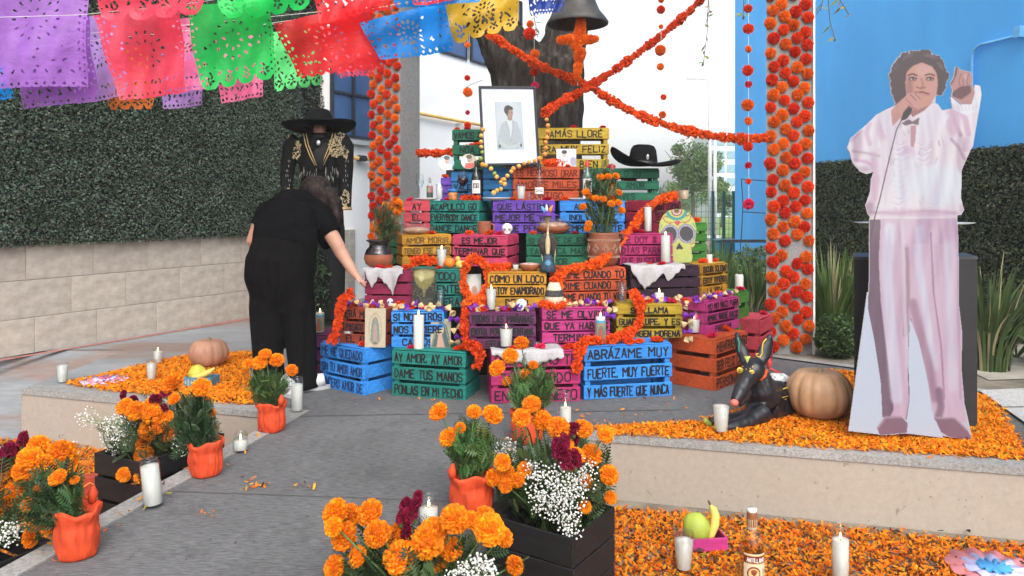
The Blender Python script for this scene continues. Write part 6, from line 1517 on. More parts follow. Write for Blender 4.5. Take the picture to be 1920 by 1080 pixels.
# ------------------------------------------------------------------ marigold plants in pots wrapped with orange cloth
CLOTH_O = M('orange_wrap', (.58, .058, .014), .7, .25, 14, bump=.6, bscale=26)
def wrapped_pot(r, h, seed):
    def fill(t):
        n = 110; m_ = MB(); rr = random.Random(seed); ph = [rr.uniform(0, 6) for _ in range(5)]; vs = []
        prof = [(.70, 0), (.82, .04), (.90, .16), (.95, .28), (.97, .40), (.98, .52), (.96, .62), (.92, .74), (.98, .86), (1.06, .97), (1.03, 1.06), (.92, 1.0), (.86, .88), (.3, .84), (.001, .84)]
        zs = [0, .04, .1, .16, .22, .28, .34, .40, .46, .52, .58, .64, .69, .74, .80, .86]; pz = [p_[1] for p_ in prof[:9]]; pq = [p_[0] for p_ in prof[:9]]
        k0 = len(zs) - 9; prof = [(float(np.interp(z, pz, pq)), z) for z in zs] + prof[9:]
        for i, (q, z) in enumerate(prof):
            i -= k0
            for k in range(n):
                a_ = 2 * math.pi * k / n; amp = .015 + .02 * min(1, z) + .06 * max(0, z - .62) if i < 11 else .05
                w = 1 + amp * (math.sin(5 * a_ + ph[0] + 2.5 * z) * .6 + math.sin(9 * a_ + ph[1] - 3 * z) * .5 + math.sin(17 * a_ + ph[2]) * .3)
                zz2 = z + (.05 * (math.sin(3 * a_ + ph[3]) + .5 * math.sin(7 * a_ + ph[4])) if 9 <= i <= 11 else 0); w *= 1 + .16 * .6 * mnoise.noise(Vector((math.cos(a_) * 1.6 + seed * 5, math.sin(a_) * 1.6, z * 2.6))) + .10 * (abs(mnoise.noise(Vector((math.cos(a_) * 3.2 + seed * 5, math.sin(a_) * 3.2, z * 2.2)))) - .2) + .06 * (abs(mnoise.noise(Vector((math.cos(a_) * 7 + seed * 5, math.sin(a_) * 7, z * 3)))) - .2)
                vs.append((q * r * w * math.cos(a_), q * r * w * math.sin(a_), zz2 * h))
        m_.add(vs, [(i * n + k, i * n + (k + 1) % n, (i + 1) * n + (k + 1) % n, (i + 1) * n + k) for i in range(len(prof) - 1) for k in range(n)] + [tuple(range(n))[::-1]])
        m_.build('cloth_wrap', CLOTH_O, t, True)
        m_ = MB(); m_.lathe([(.001, .858 * h), (.84 * r, .858 * h)], 16, cap=False); m_.build('soil', M('potting_soil', (.03, .022, .016), .95), t)
        m_ = MB(); e = Vector((.98 * r * math.cos(ph[0]), .98 * r * math.sin(ph[0]), .98 * h)); m_.tube([e, e * 1.06 + Vector((0, 0, .02)), e * 1.02 + Vector((0.004, 0, .05))], [.012, .016, .004], 7); m_.build('cloth_ear', CLOTH_O, t, True)
    return fill
def potted(label, px, pyb, r, h, heads, fol, nleaf, tone=(.05, .11, .03), D=None, seed=1, leaf=.075):
    loc = G(px, pyb) if D is None else Vector((P(px, HY, D).x, D, 0)); D0 = loc.y
    c = P(fol[0], fol[1], D0) - loc
    return pot_marigold('potted_marigold', label, 'potted plant', loc, wrapped_pot(r, h, seed), H(heads, D0, .045), (tuple(c), (fol[2] * D0 / F, fol[2] * D0 / F * .85, fol[3] * D0 / F)), nleaf, (0, 0, h * .85), tone, leaf=leaf)
potted('potted marigold in orange cloth standing before the woman, by the tall candle', 509, 808, .066, .135, [(497, 664, 10), (487, 680, 13), (519, 675, 12), (547, 694, 10), (464, 683, 9)], (504, 727, 36, 36), 330, (.06, .13, .035), seed=2, leaf=.06)
potted('dark leafy potted marigold in orange cloth on the kerb beside the left black crate', 386, 890, .067, .135, [(322, 718, 18), (378, 726, 16), (326, 748, 10), (393, 774, 10)], (366, 795, 40, 58), 430, (.03, .07, .025), seed=3, leaf=.065)
potted('potted marigold in orange cloth in the lower left corner on the kerb', 146, 1042, .064, .145, [(108, 895, 14), (71, 919, 10), (122, 925, 9), (53, 946, 12), (81, 954, 12), (98, 980, 17), (59, 1005, 18), (140, 900, 8)], (102, 935, 48, 55), 430, (.04, .09, .028), seed=4, leaf=.075)
potted('potted marigold in orange cloth at the right edge of the walkway with round orange heads', 884, 958, .078, .135, [(822, 772, 16), (842, 820, 17), (889, 772, 12), (924, 777, 17), (900, 816, 14), (863, 802, 9)], (885, 842, 42, 42), 400, (.06, .135, .035), seed=5, leaf=.075)
potted('tall potted marigold in orange cloth in front of the magenta crate', 988, 828, .075, .14, [(978, 643, 12), (957, 667, 13), (932, 690, 14), (1000, 684, 8), (987, 702, 12), (950, 715, 8)], (996, 728, 44, 45), 420, (.075, .16, .045), seed=6, leaf=.07)

# ------------------------------------------------------------------ candles, fruit, bottle on the ground
glass_candle('milky candle in a flared glass at the far left corner of the left petal carpet', G(117, 719), .036, .125, .9, False, .72)
glass_candle('lit candle in a flared glass behind another, left of the left pumpkin', G(296, 684), .033, .115, .8, True, .75)
glass_candle('candle in a flared glass in front of another, left of the fruit tray', G(284, 713, .01), .033, .125, .85, False, .75)
glass_candle('candle glass half hidden behind the left pumpkin', G(418, 668), .03, .10, .8, True, .8)
veladora('tall white candle in a leaning glass against the left black crate', G(288, 950), .034, .175, .86, False, -.10)
def jar_candle(label, loc, r, h):
    t = thing('jar_candle', label, 'candle', loc); m_ = MB(); m_.lathe([(r * .9, 0), (r, .006), (r, h * .62), (r * .72, h * .8), (r * .74, h), (r * .68, h), (r * .66, h * .8), (r * .93, h * .6), (r * .93, .012), (.001, .010)], 22, cap=False); m_.build('glass', GLASS, t, True)
    m_ = MB(); m_.lathe([(r * .9, .011), (r * .91, h * .55), (.001, h * .54)], 20, cap=False); m_.build('wax', WAX, t, True); flame(t, h * .54); return t
jar_candle('white candle in a small jar on the kerb between the two left potted marigolds', G(451, 847), .032, .09)
jar_candle('lit white candle in a small jar behind the front marigolds', G(804, 982), .034, .10)
veladora('tall glass candle with little wax beside the woman\'s feet', G(557, 773), .031, .185, .80, False)
veladora('tall lit glass candle in front of the magenta crate, right of the marigolds', G(1060, 812), .031, .20, .62, True)
glass_candle('half burnt candle glass at the very bottom edge under the right black crate', G(1018, 1100, GZ + .0) + Vector((0, 0, .0)), .045, .11, .6, True)
glass_candle('milk-white candle in a fluted glass before the black dog', G(1352, 812, .008), .042, .148, .88, False, .74)
glass_candle('milk-white candle in a flared glass beside the pink fruit tray', G(1282, 1070, GZ + .01), .040, .145, .80, False, .72)
veladora('tall white lit candle in a clear glass right of the rum bottle on the petals', G(1576, 1090, GZ + .01), .032, .21, .74, True)
loc = G(1410, 1096, GZ + .01)
b = bottle('clear rum bottle with a dark red label standing on the lower right petals', loc, [(.040, 0), (.044, .008), (.044, .145), (.038, .175), (.018, .205), (.016, .235)], MGlass('bottle_glass', (.93, .95, .94), .78), ('tan', (.40, .30, .20)), None, 26, (MGlass('pale_rum', (.85, .74, .55), .7), .15))
m_ = MB(); m_.lathe([(.0185, .215), (.019, .262), (.0185, .268), (.001, .268)], 18, cap=False); m_.build('neck_sleeve', M('sleeve_brown', (.22, .09, .035), .45), b, True); m_ = MB(); m_.lathe([(.017, .268), (.018, .278), (.001, .279)], 18, cap=False); m_.build('cap_top', M('cap_white', (.7, .68, .62), .4), b, True)
p = Print(0, 0, 90, 105, 60, (.62, .52, .36)); p.poly([(0, 8), (90, 8), (90, 36), (0, 36)], (.16, .02, .02)); p.poly([(0, 5), (90, 5), (90, 8), (0, 8)], (.5, .36, .12)); p.poly([(0, 36), (90, 36), (90, 39), (0, 39)], (.5, .36, .12))
p.ell(38, 74, 25, 27, (.20, .03, .02)); p.ell(38, 74, 20, 21, (.6, .45, .2)); p.ell(38, 68, 11, 11, (.35, .10, .03))
for k in range(6): p.line([(38, 84), (26 + k * 5, 62)], 1.6, (.14, .03, .02))
p.poly([(72, 56), (86, 56), (86, 92), (72, 92)], (.45, .36, .24)); p.line([(75, 64), (83, 64)], 2, (.1, .05, .04)); p.line([(75, 74), (83, 74)], 2, (.1, .05, .04))
inst('label', wrap(p, .0447, 2.0, .03, .10, 'label'), b)
lt = lettering('ANTILLANO', .066, .015, .0026, 5); n_ = len(lt.v); lt.v = [((.0452 - y) * math.sin(x / .0452), -(.0452 - y) * math.cos(x / .0452), z + .109) for x, y, z in lt.v]
tag(inst('lettering', lt.mesh('lettering', M('label_cream', (.7, .66, .58), .5)), b), kind='stuff')
def banana(t, pts, r, nm='banana'):
    m_ = MB(); n = len(pts); m_.tube(pts, [r * .35, r * .8, r, r, r * .85, r * .4, r * .22][:n], 7); return m_.build(nm, M('banana_skin', (.62, .46, .10), .5, .15, 25), t, True)
def fruit_tray(label, loc, rz, col, fruitcol, w, d, h, gr, bpts, pattern=None):
    t = thing('fruit_tray', label, 'tray', loc, rz)
    for nm, c, q in (('side_panel', (0, -d / 2, h / 2), (w, .008, h)), ('side_panel', (0, d / 2, h / 2), (w, .008, h)), ('side_panel', (-w / 2 + .004, 0, h / 2), (.008, d - .009, h)), ('side_panel', (w / 2 - .004, 0, h / 2), (.008, d - .009, h)), ('bottom', (0, 0, .004), (w - .018, d - .01, .006))):
        m_ = MB(); m_.box(c, q, bev=.0015); m_.build(nm, col, t)
    if pattern:
        m_ = MB()
        for i in range(9): m_.box((-w / 2 + .012 + i * (w - .024) / 8, -d / 2 - .0045, h * .5), (.007, .0015, h * (.65 if i % 2 else .3)))
        tag(m_.build('painted_pattern', pattern, t), kind='stuff')
    return t
def fruits(t, lab1, lab2, gc, gr, gpos, bpts):
    L = Vector(t.location); rz = t.rotation_euler.z; rot = Matrix.Rotation(rz, 3, 'Z')
    o = lump('guava', lab1, 'fruit', L + rot @ Vector(gpos), gr, gc, 18, .10, rz, 3)
    b_ = thing('banana', lab2, 'fruit', L, rz); banana(b_, bpts, .019, 'peel'); 
    m_ = MB(); q = Vector(bpts[-1]); q2 = (q - Vector(bpts[-2])).normalized(); m_.tube([q, q + q2 * .018], [.005, .004], 6); m_.build('stem', M('banana_tip', (.12, .08, .03), .8), b_)
GUA = M('guava_skin', (.34, .42, .06), .5, .25, 16, bump=.4, bscale=60)
t = fruit_tray('bright pink wooden tray of fruit on the lower right petals', G(1328, 1032, GZ + .012) + Vector((0, .05, 0)), .12, paint('orchid'), None, .145, .11, .05, None, None)
fruits(t, 'knobbly green fruit in the pink tray beside the milk-white candle', 'yellow banana standing in the pink tray', GUA, (.056, .052, .058), (-.035, 0, .012), [(.0, -.028, .02), (.020, -.02, .05), (.038, -.01, .085), (.044, 0, .115), (.038, .01, .140), (.030, .01, .150), (.026, .01, .158)])
t = fruit_tray('blue patterned wooden tray of fruit before the left pumpkin', G(372, 727, .01) + Vector((0, .05, 0)), -.1, M('tray_blue', (.08, .19, .26), .6, .3, 40), None, .17, .10, .06, None, None, M('tray_pale', (.35, .38, .32), .7))
fruits(t, 'yellow-green pear-like fruit in the blue patterned tray', 'pale yellow banana lying across the blue patterned tray', M('quince', (.50, .47, .06), .5, .2, 18), (.055, .05, .05), (-.035, .01, .02), [(-.05, -.03, .055), (-.03, -.035, .058), (.0, -.035, .064), (.04, -.03, .078), (.07, -.025, .095), (.085, -.02, .108), (.092, -.02, .115)])
m_t = thing('small_box', 'small red and orange box lying in the lower left petals', 'box', G(178, 925, GZ + .01), .5)
m_ = MB(); m_.box((0, 0, .045), (.11, .06, .09), bev=.002); m_.build('body', M('box_red', (.42, .06, .03), .5, .3, 30), m_t)
m_ = MB(); m_.tube([(-.045, -.031, .05), (-.02, -.031, .065), (.0, -.031, .05), (.025, -.031, .065), (.045, -.031, .05)], .003, 5); m_.build('wave_stripe', M('box_or', (.75, .28, .04), .5), m_t)
def mandala(label, loc, r, cols, seed):
    t = thing('paper_rosette', label, 'paper flower', loc, seed)
    for k, (f_, c) in enumerate(cols):
        n = 90; m_ = MB(); lob = 12 - 2 * (k % 2)
        ring = [(r * f_ * (1 + .10 * abs(math.sin(lob / 2 * a_))) * math.cos(a_), r * f_ * (1 + .10 * abs(math.sin(lob / 2 * a_))) * math.sin(a_), .012 + .005 * k + .006 * math.sin(lob * a_)) for a_ in np.linspace(0, 2 * math.pi, n, endpoint=False)]
        m_.add([(0, 0, .010 + .005 * k)] + ring, [(0, i + 1, (i + 1) % n + 1) for i in range(n)])
        o = m_.build('paper_layer', M(c[0], c[1], .8, .12, 30), t, True); md = o.modifiers.new('s', 'SOLIDIFY'); md.thickness = .0012
    return t
PKP, LIP, BLP, WHP = ('paper_pink', (.62, .22, .25)), ('paper_lilac', (.42, .42, .66)), ('paper_blue', (.06, .28, .60)), ('paper_white', (.7, .7, .72))
mandala('pink, lilac and blue paper rosette at the lower right edge of the picture', G(1865, 1072, GZ + .012), .15, [(1, PKP), (.66, LIP), (.36, BLP)], .3)
mandala('pale pink and lilac paper rosette on the left petal carpet near the corner candle', G(197, 716, .008), .125, [(1, LIP), (.7, PKP), (.48, LIP), (.26, ('paper_rose', (.55, .12, .2)))], .8)
mandala('lilac and blue paper rosette in the lower left petals behind the marigolds', G(44, 846, GZ + .012), .14, [(1, LIP), (.7, BLP), (.4, LIP)], .1)
strip('painted_line', (-4.2, 4.36), (-2.95, 4.36), .06, GZ + .006, M('green_paint', (.05, .25, .08), .7, .3, 20))

# pumpkins
def pumpkin(label, loc, r, h, col, ribs, stem=True, rz=0):
    t = thing('pumpkin', label, 'pumpkin', loc, rz); n = 96; m_ = MB(); vs = []; K = 22
    for i in range(K + 1):
        ph = math.pi * i / K
        for k in range(n):
            a_ = 2 * math.pi * k / n; rib = 1 - .055 * math.sin(ph) ** .6 * (1 - abs(math.cos(ribs / 2 * a_))) ** 0 * (abs(math.cos(ribs / 2 * a_ + .2 * math.sin(3 * a_))) ** 6)
            q = r * math.sin(ph) ** .82 * rib; z = h / 2 * (1 - math.cos(ph) * (1 if math.cos(ph) > 0 else 1)) - .10 * h * math.exp(-((math.pi - ph) / .38) ** 2) + .05 * h * math.exp(-(ph / .4) ** 2)
            w = 1 + .03 * mnoise.noise(Vector((math.cos(a_) * 1.5, math.sin(a_) * 1.5, ph)))
            vs.append((q * math.cos(a_) * w, q * math.sin(a_) * w, z))
    m_.add(vs, [(i * n + k, i * n + (k + 1) % n, (i + 1) * n + (k + 1) % n, (i + 1) * n + k) for i in range(K) for k in range(n)])
    m_.build('rind', col, t, True)
    m_ = MB(); m_.tube([(0, 0, h * .86), (.004, 0, h * .92), (.012, .004, h * .97)], [.024, .014, .012], 8); m_.build('stem', M('pumpkin_stem', (.22, .17, .09), .8, .3, 40), t, True); return t
PK1 = M('rind_tan', (.38, .225, .125), .5, .3, 7, bump=.15, bscale=30); PK2 = M('rind_rose', (.42, .22, .14), .5, .32, 5, bump=.15, bscale=30)
pumpkin('large tan ribbed pumpkin between the black dog and the cut-out', Vector((P(1536, 382, 3.80).x, 3.80, .008)), .163, .262, PK1, 14)
pumpkin('rounded pinkish pumpkin on the left petal carpet', Vector((P(391, 382, 5.0).x, 5.0, .008)), .128, .195, PK2, 10, rz=1)
# ================================================================== THE WOMAN BENDING AT THE ALTAR
BLACKC = M('black_cloth', (.0045, .0043, .005), .95, .25, 12, bump=.3, bscale=160, spec=.06)
BLACKT = M('black_trousers', (.0055, .005, .0055), .95, .25, 10, bump=.3, bscale=160, spec=.06)
SKIN = M('skin', (.50, .27, .19), .5, .08, 14, spec=.35)
PD = 4.40
t = thing('person', 'person in black bending over the left end of the altar, dark hair hanging forward', 'person', (P(530, 382, PD).x, PD, 0))
L0 = Vector(t.location)
q = lambda px, py, D: P(px, py, D) - L0
b = MB()
b.tube([q(527, 535, 4.41), q(528, 500, 4.42), q(535, 455, 4.44), q(552, 410, 4.54), q(575, 385, 4.66)], .1, 14, ell=[(.11, .09), (.15, .11), (.125, .1), (.14, .10), (.12, .08)], up=(0, 1, 0))
b.tube([q(572, 392, 4.66), q(588, 376, 4.74), q(594, 362, 4.78)], [.055, .05, .052], 12)                     # neck
b.ellipsoid(q(597, 362, 4.80), (.072, .095, .105), 16, 10, Euler((.9, 0, -.3)).to_matrix())                    # head, face down
b.ellipsoid(q(601, 375, 4.885), (.012, .02, .015), 8, 6)                                                        # nose
b.ellipsoid(q(576, 367, 4.80), (.010, .018, .028), 8, 6); b.ellipsoid(q(619, 367, 4.80), (.010, .018, .028), 8, 6)   # ears
b.tube([q(598, 402, 4.62), q(612, 425, 4.58), q(634, 462, 4.54), q(640, 474, 4.54), q(660, 506, 4.50), q(668, 518, 4.49)], [.056, .050, .043, .040, .030, .024], 12)   # right arm
b.tube([q(500, 398, 4.52), q(488, 420, 4.50), q(474, 452, 4.50), q(480, 470, 4.56), q(512, 485, 4.78)], [.056, .048, .040, .036, .026], 12)                             # left arm
b.ellipsoid(q(672, 521, 4.485), (.030, .026, .018), 10, 7, Euler((0, .5, 0)).to_matrix())                       # palms
b.ellipsoid(q(514, 487, 4.80), (.024, .032, .018), 10, 7)
for k, (dx, dy, L) in enumerate(((-.012, -.01, .85), (-.003, -.013, 1.0), (.006, -.012, .95), (.014, -.008, .78))):   # fingers of the right hand closing on the glasses
    p0 = q(673, 522, 4.485) + Vector((dx, dy, -.004)); b.tube([p0, p0 + Vector((.022, -.004, -.016)) * L, p0 + Vector((.036, .004, -.038)) * L, p0 + Vector((.034, .012, -.055)) * L], [.0085, .008, .007, .0055], 7)
p0 = q(669, 521, 4.47); b.tube([p0, p0 + Vector((.008, -.018, -.012)), p0 + Vector((.022, -.022, -.030))], [.010, .009, .006], 7)
for k in range(4):
    p0 = q(515, 488, 4.81) + Vector((-.015 + .010 * k, .02, 0)); b.tube([p0, p0 + Vector((.004, .025, -.01)), p0 + Vector((.004, .04, -.028))], [.008, .0075, .006], 7)
p0 = q(517, 488, 4.79) + Vector((.018, 0, 0)); b.tube([p0, p0 + Vector((.018, .012, -.01)), p0 + Vector((.022, .024, -.02))], [.009, .008, .006], 7)
for x0, x1, x2 in ((508, 506, 512), (556, 562, 566)): b.tube([q(x0, 540, 4.42), q(x1, 620, 4.40), q(x2, 725, 4.40)], [.085, .06, .04], 12)
fused('body', b, SKIN, t, .0085, 3)
s = MB()
s.tube([q(534, 470, 4.44), q(534, 455, 4.44), q(535, 430, 4.47), q(545, 402, 4.53), q(560, 385, 4.62), q(578, 378, 4.69)], .1, 18, ell=[(.195, .13), (.195, .135), (.19, .135), (.175, .13), (.14, .10), (.085, .07)], up=(0, 1, 0))
s.tube([q(580, 392, 4.62), q(603, 408, 4.60), q(618, 434, 4.575), q(621, 440, 4.57)], [.085, .078, .070, .069], 14)
s.tube([q(520, 395, 4.54), q(499, 404, 4.51), q(487, 426, 4.50)], [.085, .074, .064], 14)
s.ellipsoid(q(612, 440, 4.62), (.05, .08, .09), 12, 8)
fused('shirt', s, BLACKC, t, .010, 4, wrinkle=(.012, 7, 11))
s = MB()
s.tube([q(534, 448, 4.435), q(532, 465, 4.43), q(527, 490, 4.41), q(524, 520, 4.41), q(527, 548, 4.41), q(530, 585, 4.405)], .1, 20, ell=[(.182, .13), (.190, .145), (.202, .16), (.200, .16), (.184, .14), (.13, .09)], up=(0, 1, 0))
s.tube([q(503, 530, 4.41), q(502, 580, 4.40), q(502, 640, 4.39), q(504, 700, 4.39), q(505, 733, 4.39)], [.108, .104, .090, .088, .094], 16)
s.tube([q(552, 530, 4.41), q(558, 580, 4.40), q(566, 640, 4.40), q(568, 700, 4.40), q(569, 728, 4.40)], [.106, .102, .086, .084, .090], 16)
fused('trousers', s, BLACKT, t, .011, 4, wrinkle=(.014, 12, 2.2))
def hairm():
    m, nt, b_ = newmat('dark_hair'); f = noise(nt, 60, 4, .6, stretch=(1, 1, .08))
    nt.links.new(ramp(nt, f, [(.3, (.005, .003, .0028)), (.7, (.028, .013, .009))]), b_.inputs['Base Color']); b_.inputs['Roughness'].default_value = .5; b_.inputs['Specular IOR Level'].default_value = .22
    bn = nt.nodes.new('ShaderNodeBump'); bn.inputs['Strength'].default_value = .5; bn.inputs['Distance'].default_value = .006; nt.links.new(noise(nt, 90, 4, .6, stretch=(1, 1, .06)), bn.inputs['Height']); nt.links.new(bn.outputs[0], b_.inputs['Normal']); return m
HAIR = hairm(); s = MB()
s.ellipsoid(q(592, 361, 4.77), (.108, .115, .108), 18, 12)
for dx, x1, y1, D1, r_ in ((0, 606, 385, 4.78, .075), (1, 617, 398, 4.76, .055), (2, 622, 412, 4.77, .035), (3, 610, 410, 4.80, .045), (4, 585, 372, 4.72, .07)):
    s.tube([q(592, 355, 4.76), q((592 + x1) / 2 + 6, (355 + y1) / 2, (4.74 + D1) / 2), q(x1, y1, D1)], [.09, .07, r_], 12)
s.tube([q(614, 358, 4.74), q(627, 385, 4.68), q(631, 410, 4.66), q(630, 437, 4.66)], [.045, .048, .040, .012], 10); s.tube([q(600, 380, 4.70), q(612, 404, 4.68), q(620, 424, 4.69)], [.05, .04, .012], 10)
fused('hair', s, HAIR, t, .008, 2, wrinkle=(.010, 42, 3))
m_ = MB(); m_.tube([q(570, 367, 4.685) , q(580, 366, 4.675), q(589, 370, 4.67)], [.006, .008, .005], 6); m_.build('neck_skin', SKIN, t, True)
SHOE = M('white_shoe', (.58, .58, .60), .5, .06, 20); SOLE = M('shoe_sole', (.42, .42, .43), .6)
for px, py, D, rz in ((540, 737, 4.34, .5), (573, 728, 4.40, -1.2)):
    o0 = q(px, py, D); o0.z = 0; rot = Matrix.Rotation(rz, 3, 'Z')
    s = MB(); s.tube([rot @ Vector((0, -.11, .035)) + o0, rot @ Vector((0, -.04, .045)) + o0, rot @ Vector((0, .05, .05)) + o0, rot @ Vector((0, .11, .06)) + o0], [.032, .042, .045, .035], 12); sh = fused('shoe', s, SHOE, t, .009, 3)
    m_ = MB(); m_.v = []; ring = [rot @ Vector((.044 * math.cos(a_) * (1.05 if math.sin(a_) < 0 else .85), .145 * math.sin(a_), 0)) + o0 for a_ in np.linspace(0, 2 * math.pi, 22, endpoint=False)]
    prism(m_, [(p.x, p.y) for p in ring], .001, .022); m_.build('sole', SOLE, sh)

# ================================================================== THE MANNEQUIN IN THE CHARRO SUIT
MD = 6.25
t = thing('mannequin', 'headless mannequin in a black charro suit with gold embroidery behind the woman', 'mannequin', (P(605, 382, MD).x, MD, .0))
L0 = Vector(t.location); q = lambda px, py, D=MD: P(px, py, D) - L0
SUIT = M('charro_black', (.0045, .0042, .0048), .8, .3, 40, bump=.4, bscale=150, spec=.15)
s = MB()
s.tube([q(600, 372), q(600, 345), q(600, 320), q(599, 285), q(598, 262), q(598, 250)], .1, 18, ell=[(.165, .11), (.150, .11), (.165, .12), (.20, .13), (.19, .11), (.10, .08)], up=(0, 1, 0))
s.tube([q(560, 262), q(546, 275), q(540, 310), q(537, 345, MD - .03), q(539, 366, MD - .06)], [.075, .072, .062, .052, .048], 14)
s.tube([q(636, 260), q(648, 275), q(649, 310), q(648, 350, MD - .03), q(647, 390, MD - .05)], [.075, .072, .062, .054, .052], 14)
fused('jacket', s, SUIT, t, .011, 3)
s = MB()
s.tube([q(602, 352), q(604, 385), q(606, 420), q(608, 440)], .1, 18, ell=[(.158, .115), (.175, .13), (.175, .13), (.16, .12)], up=(0, 1, 0))
s.tube([q(590, 425), q(591, 500), q(592, 575), q(590, 600)], [.10, .085, .078, .085], 14); s.tube([q(624, 425), q(628, 500), q(628, 575), q(630, 600)], [.10, .088, .08, .088], 14)
fused('trousers', s, M('charro_trousers', (.010, .010, .011), .85, .2, 20, spec=.15), t, .013, 3)
m_ = MB(); m_.tube([q(599, 256, MD - .01), q(599, 244), q(599, 230)], [.055, .05, .05], 12); m_.build('neck', SKIN, t, True)
m_ = MB(); m_.tube([q(599, 258, MD - .08), q(600, 290, MD - .13), q(601, 318, MD - .13)], .1, 12, ell=[(.07, .012), (.06, .014), (.03, .014)], up=(0, 1, 0)); m_.build('shirt_front', M('charro_shirt', (.008, .008, .009), .8), t, True)
GOLD = M('gold_thread', (.42, .30, .13), .45, .35, 60, metal=.35); CREAM = M('cream_thread', (.40, .33, .20), .6, .3, 50)
def on_jacket(px, py):
    x = (px - 599) * MD / F; return q(px, py, MD - .125 + 1.9 * x * x)
for sg in (-1, 1):
    for off in (0, 5):
        m_ = MB(); m_.tube([on_jacket(599 + sg * (30 - off), 250) + Vector((0, -.004, 0)), on_jacket(599 + sg * (25 - off), 272) + Vector((0, -.012, 0)), on_jacket(599 + sg * (17 - off), 292) + Vector((0, -.016, 0)), on_jacket(599 + sg * (8 - off * .6), 310) + Vector((0, -.014, 0))], .0045, 6); m_.build('lapel_cord', GOLD, t, True)
def embroidery(cx, cy, rx, ry, n, D0=None):
    m_ = MB()
    for k in range(n):
        a_ = rnd.uniform(0, 6.28); r_ = rnd.random() ** .5; px, py = cx + rx * r_ * math.cos(a_), cy + ry * r_ * math.sin(a_)
        p = (on_jacket(px, py) if D0 is None else q(px, py, D0)) + Vector((0, -.010 - rnd.uniform(0, .006), 0)); d_ = Vector((math.cos(a_ + rnd.uniform(-.5, .5)), 0, -math.sin(a_) + rnd.uniform(-.4, .4))).normalized(); sd = Vector((d_.z, 0, -d_.x)); L = rnd.uniform(.008, .019)
        m_.add([p, p + d_ * L * .5 + sd * L * .35 + Vector((0, -.004, 0)), p + d_ * L, p + d_ * L * .5 - sd * L * .35 + Vector((0, -.004, 0))], [(0, 1, 2, 3)])
    tag(m_.build('embroidery', CREAM, t), kind='stuff')
embroidery(555, 280, 9, 17, 200); embroidery(629, 277, 11, 17, 200); embroidery(641, 275, 5, 16, 50); embroidery(544, 262, 3, 8, 25); embroidery(648, 372, 6, 14, 80, MD - .095); embroidery(541, 362, 5, 8, 40, MD - .10); embroidery(648, 285, 4, 12, 40, MD - .06); embroidery(638, 255, 8, 4, 30)
m_ = MB()
for k in range(26):
    sg = rnd.choice((-1, 1)); px = 599 + sg * rnd.uniform(3, 36); py = rnd.uniform(312, 335); p = on_jacket(px, py) + Vector((0, -.012, 0)); m_.tube([p, p + Vector((.004 * sg, -.006, -.03)), p + Vector((0, 0, -.055))], .0018, 4)
for x in (538, 541, 646, 650):
    for k in range(7): p = q(x + rnd.uniform(-3, 3), 300 + k * 9, MD - .075); m_.tube([p, p + Vector((.003, -.004, -.02))], .002, 4)
tag(m_.build('silver_chains', M('silver_dull', (.4, .38, .35), .35, metal=.7), t, True), kind='stuff')
m_ = MB(); m_.ellipsoid(on_jacket(598, 268) + Vector((0, -.018, 0)), (.018, .010, .022), 10, 7); m_.build('brooch', M('silver', (.6, .6, .6), .35, metal=.6), t, True)
m_ = MB(); m_.ellipsoid(on_jacket(598, 256) + Vector((0, -.006, 0)), (.05, .014, .018), 10, 6); m_.build('bow_tie', M('charro_shirt', (.008, .008, .009), .8), t, True)
m_ = MB(); m_.tube([q(647, 388, MD - .05), q(647, 394, MD - .05)], [.056, .056], 14); m_.build('cuff_braid', GOLD, t, True)
m_ = MB(); m_.box((0.0, 0, .055), (.62, .5, .11), bev=.006); m_.tube([(0, 0, .11), (0, 0, .35)], .02, 8); m_.build('stand', M('stand_black', (.012, .012, .013), .6), t)
c = P(598, 242, MD); sombrero('wide black sombrero worn by the charro mannequin', c + Vector((0, 0, .0)), .305, 0, (-.14, 0), FELT, .12, False)

# ================================================================== THE BLACK PAINTED DOG FIGURE
DD = 3.80
t = thing('dog_figure', 'black painted papier-mache dog lying on the petals with tall ears and yellow eyes', 'figure', (P(1420, 382, DD).x, DD, .008))
L0 = Vector(t.location); q = lambda px, py, D: P(px, py, D) - L0
s = MB()
s.tube([q(1428, 748, 3.80), q(1450, 752, 3.88), q(1485, 752, 4.0), q(1520, 752, 4.12)], .1, 16, ell=[(.095, .115), (.105, .12), (.10, .115), (.07, .09)], up=(0, 0, 1))
s.tube([q(1420, 705, 3.76), q(1424, 725, 3.77), q(1430, 745, 3.80)], [.062, .082, .10], 14)
s.ellipsoid(q(1412, 693, 3.72), (.058, .065, .06), 14, 9); s.ellipsoid(q(1406, 706, 3.70), (.045, .05, .045), 12, 8)
s.tube([q(1406, 700, 3.70), q(1393, 722, 3.64), q(1383, 743, 3.59), q(1378, 753, 3.57)], [.048, .038, .028, .022], 12)
s.tube([q(1402, 735, 3.67), q(1392, 752, 3.62), q(1386, 760, 3.60)], [.026, .02, .012], 10)
for pts, w in (((q(1400, 682, 3.73), q(1390, 655, 3.75), q(1383, 635, 3.76), q(1381, 622, 3.76)), (.026, .03, .02, .005)), ((q(1424, 682, 3.73), q(1434, 660, 3.75), q(1441, 640, 3.76), q(1444, 626, 3.76)), (.03, .038, .028, .005))):
    s.tube(list(pts), .1, 12, ell=[(a_, .016) for a_ in w], up=(0, 1, 0))
s.tube([q(1420, 768, 3.76), q(1398, 782, 3.72), q(1365, 788, 3.68), q(1330, 793, 3.66)], [.05, .038, .030, .026], 12)
s.tube([q(1432, 772, 3.72), q(1405, 790, 3.66), q(1372, 800, 3.60), q(1345, 806, 3.57)], [.052, .040, .032, .028], 12)
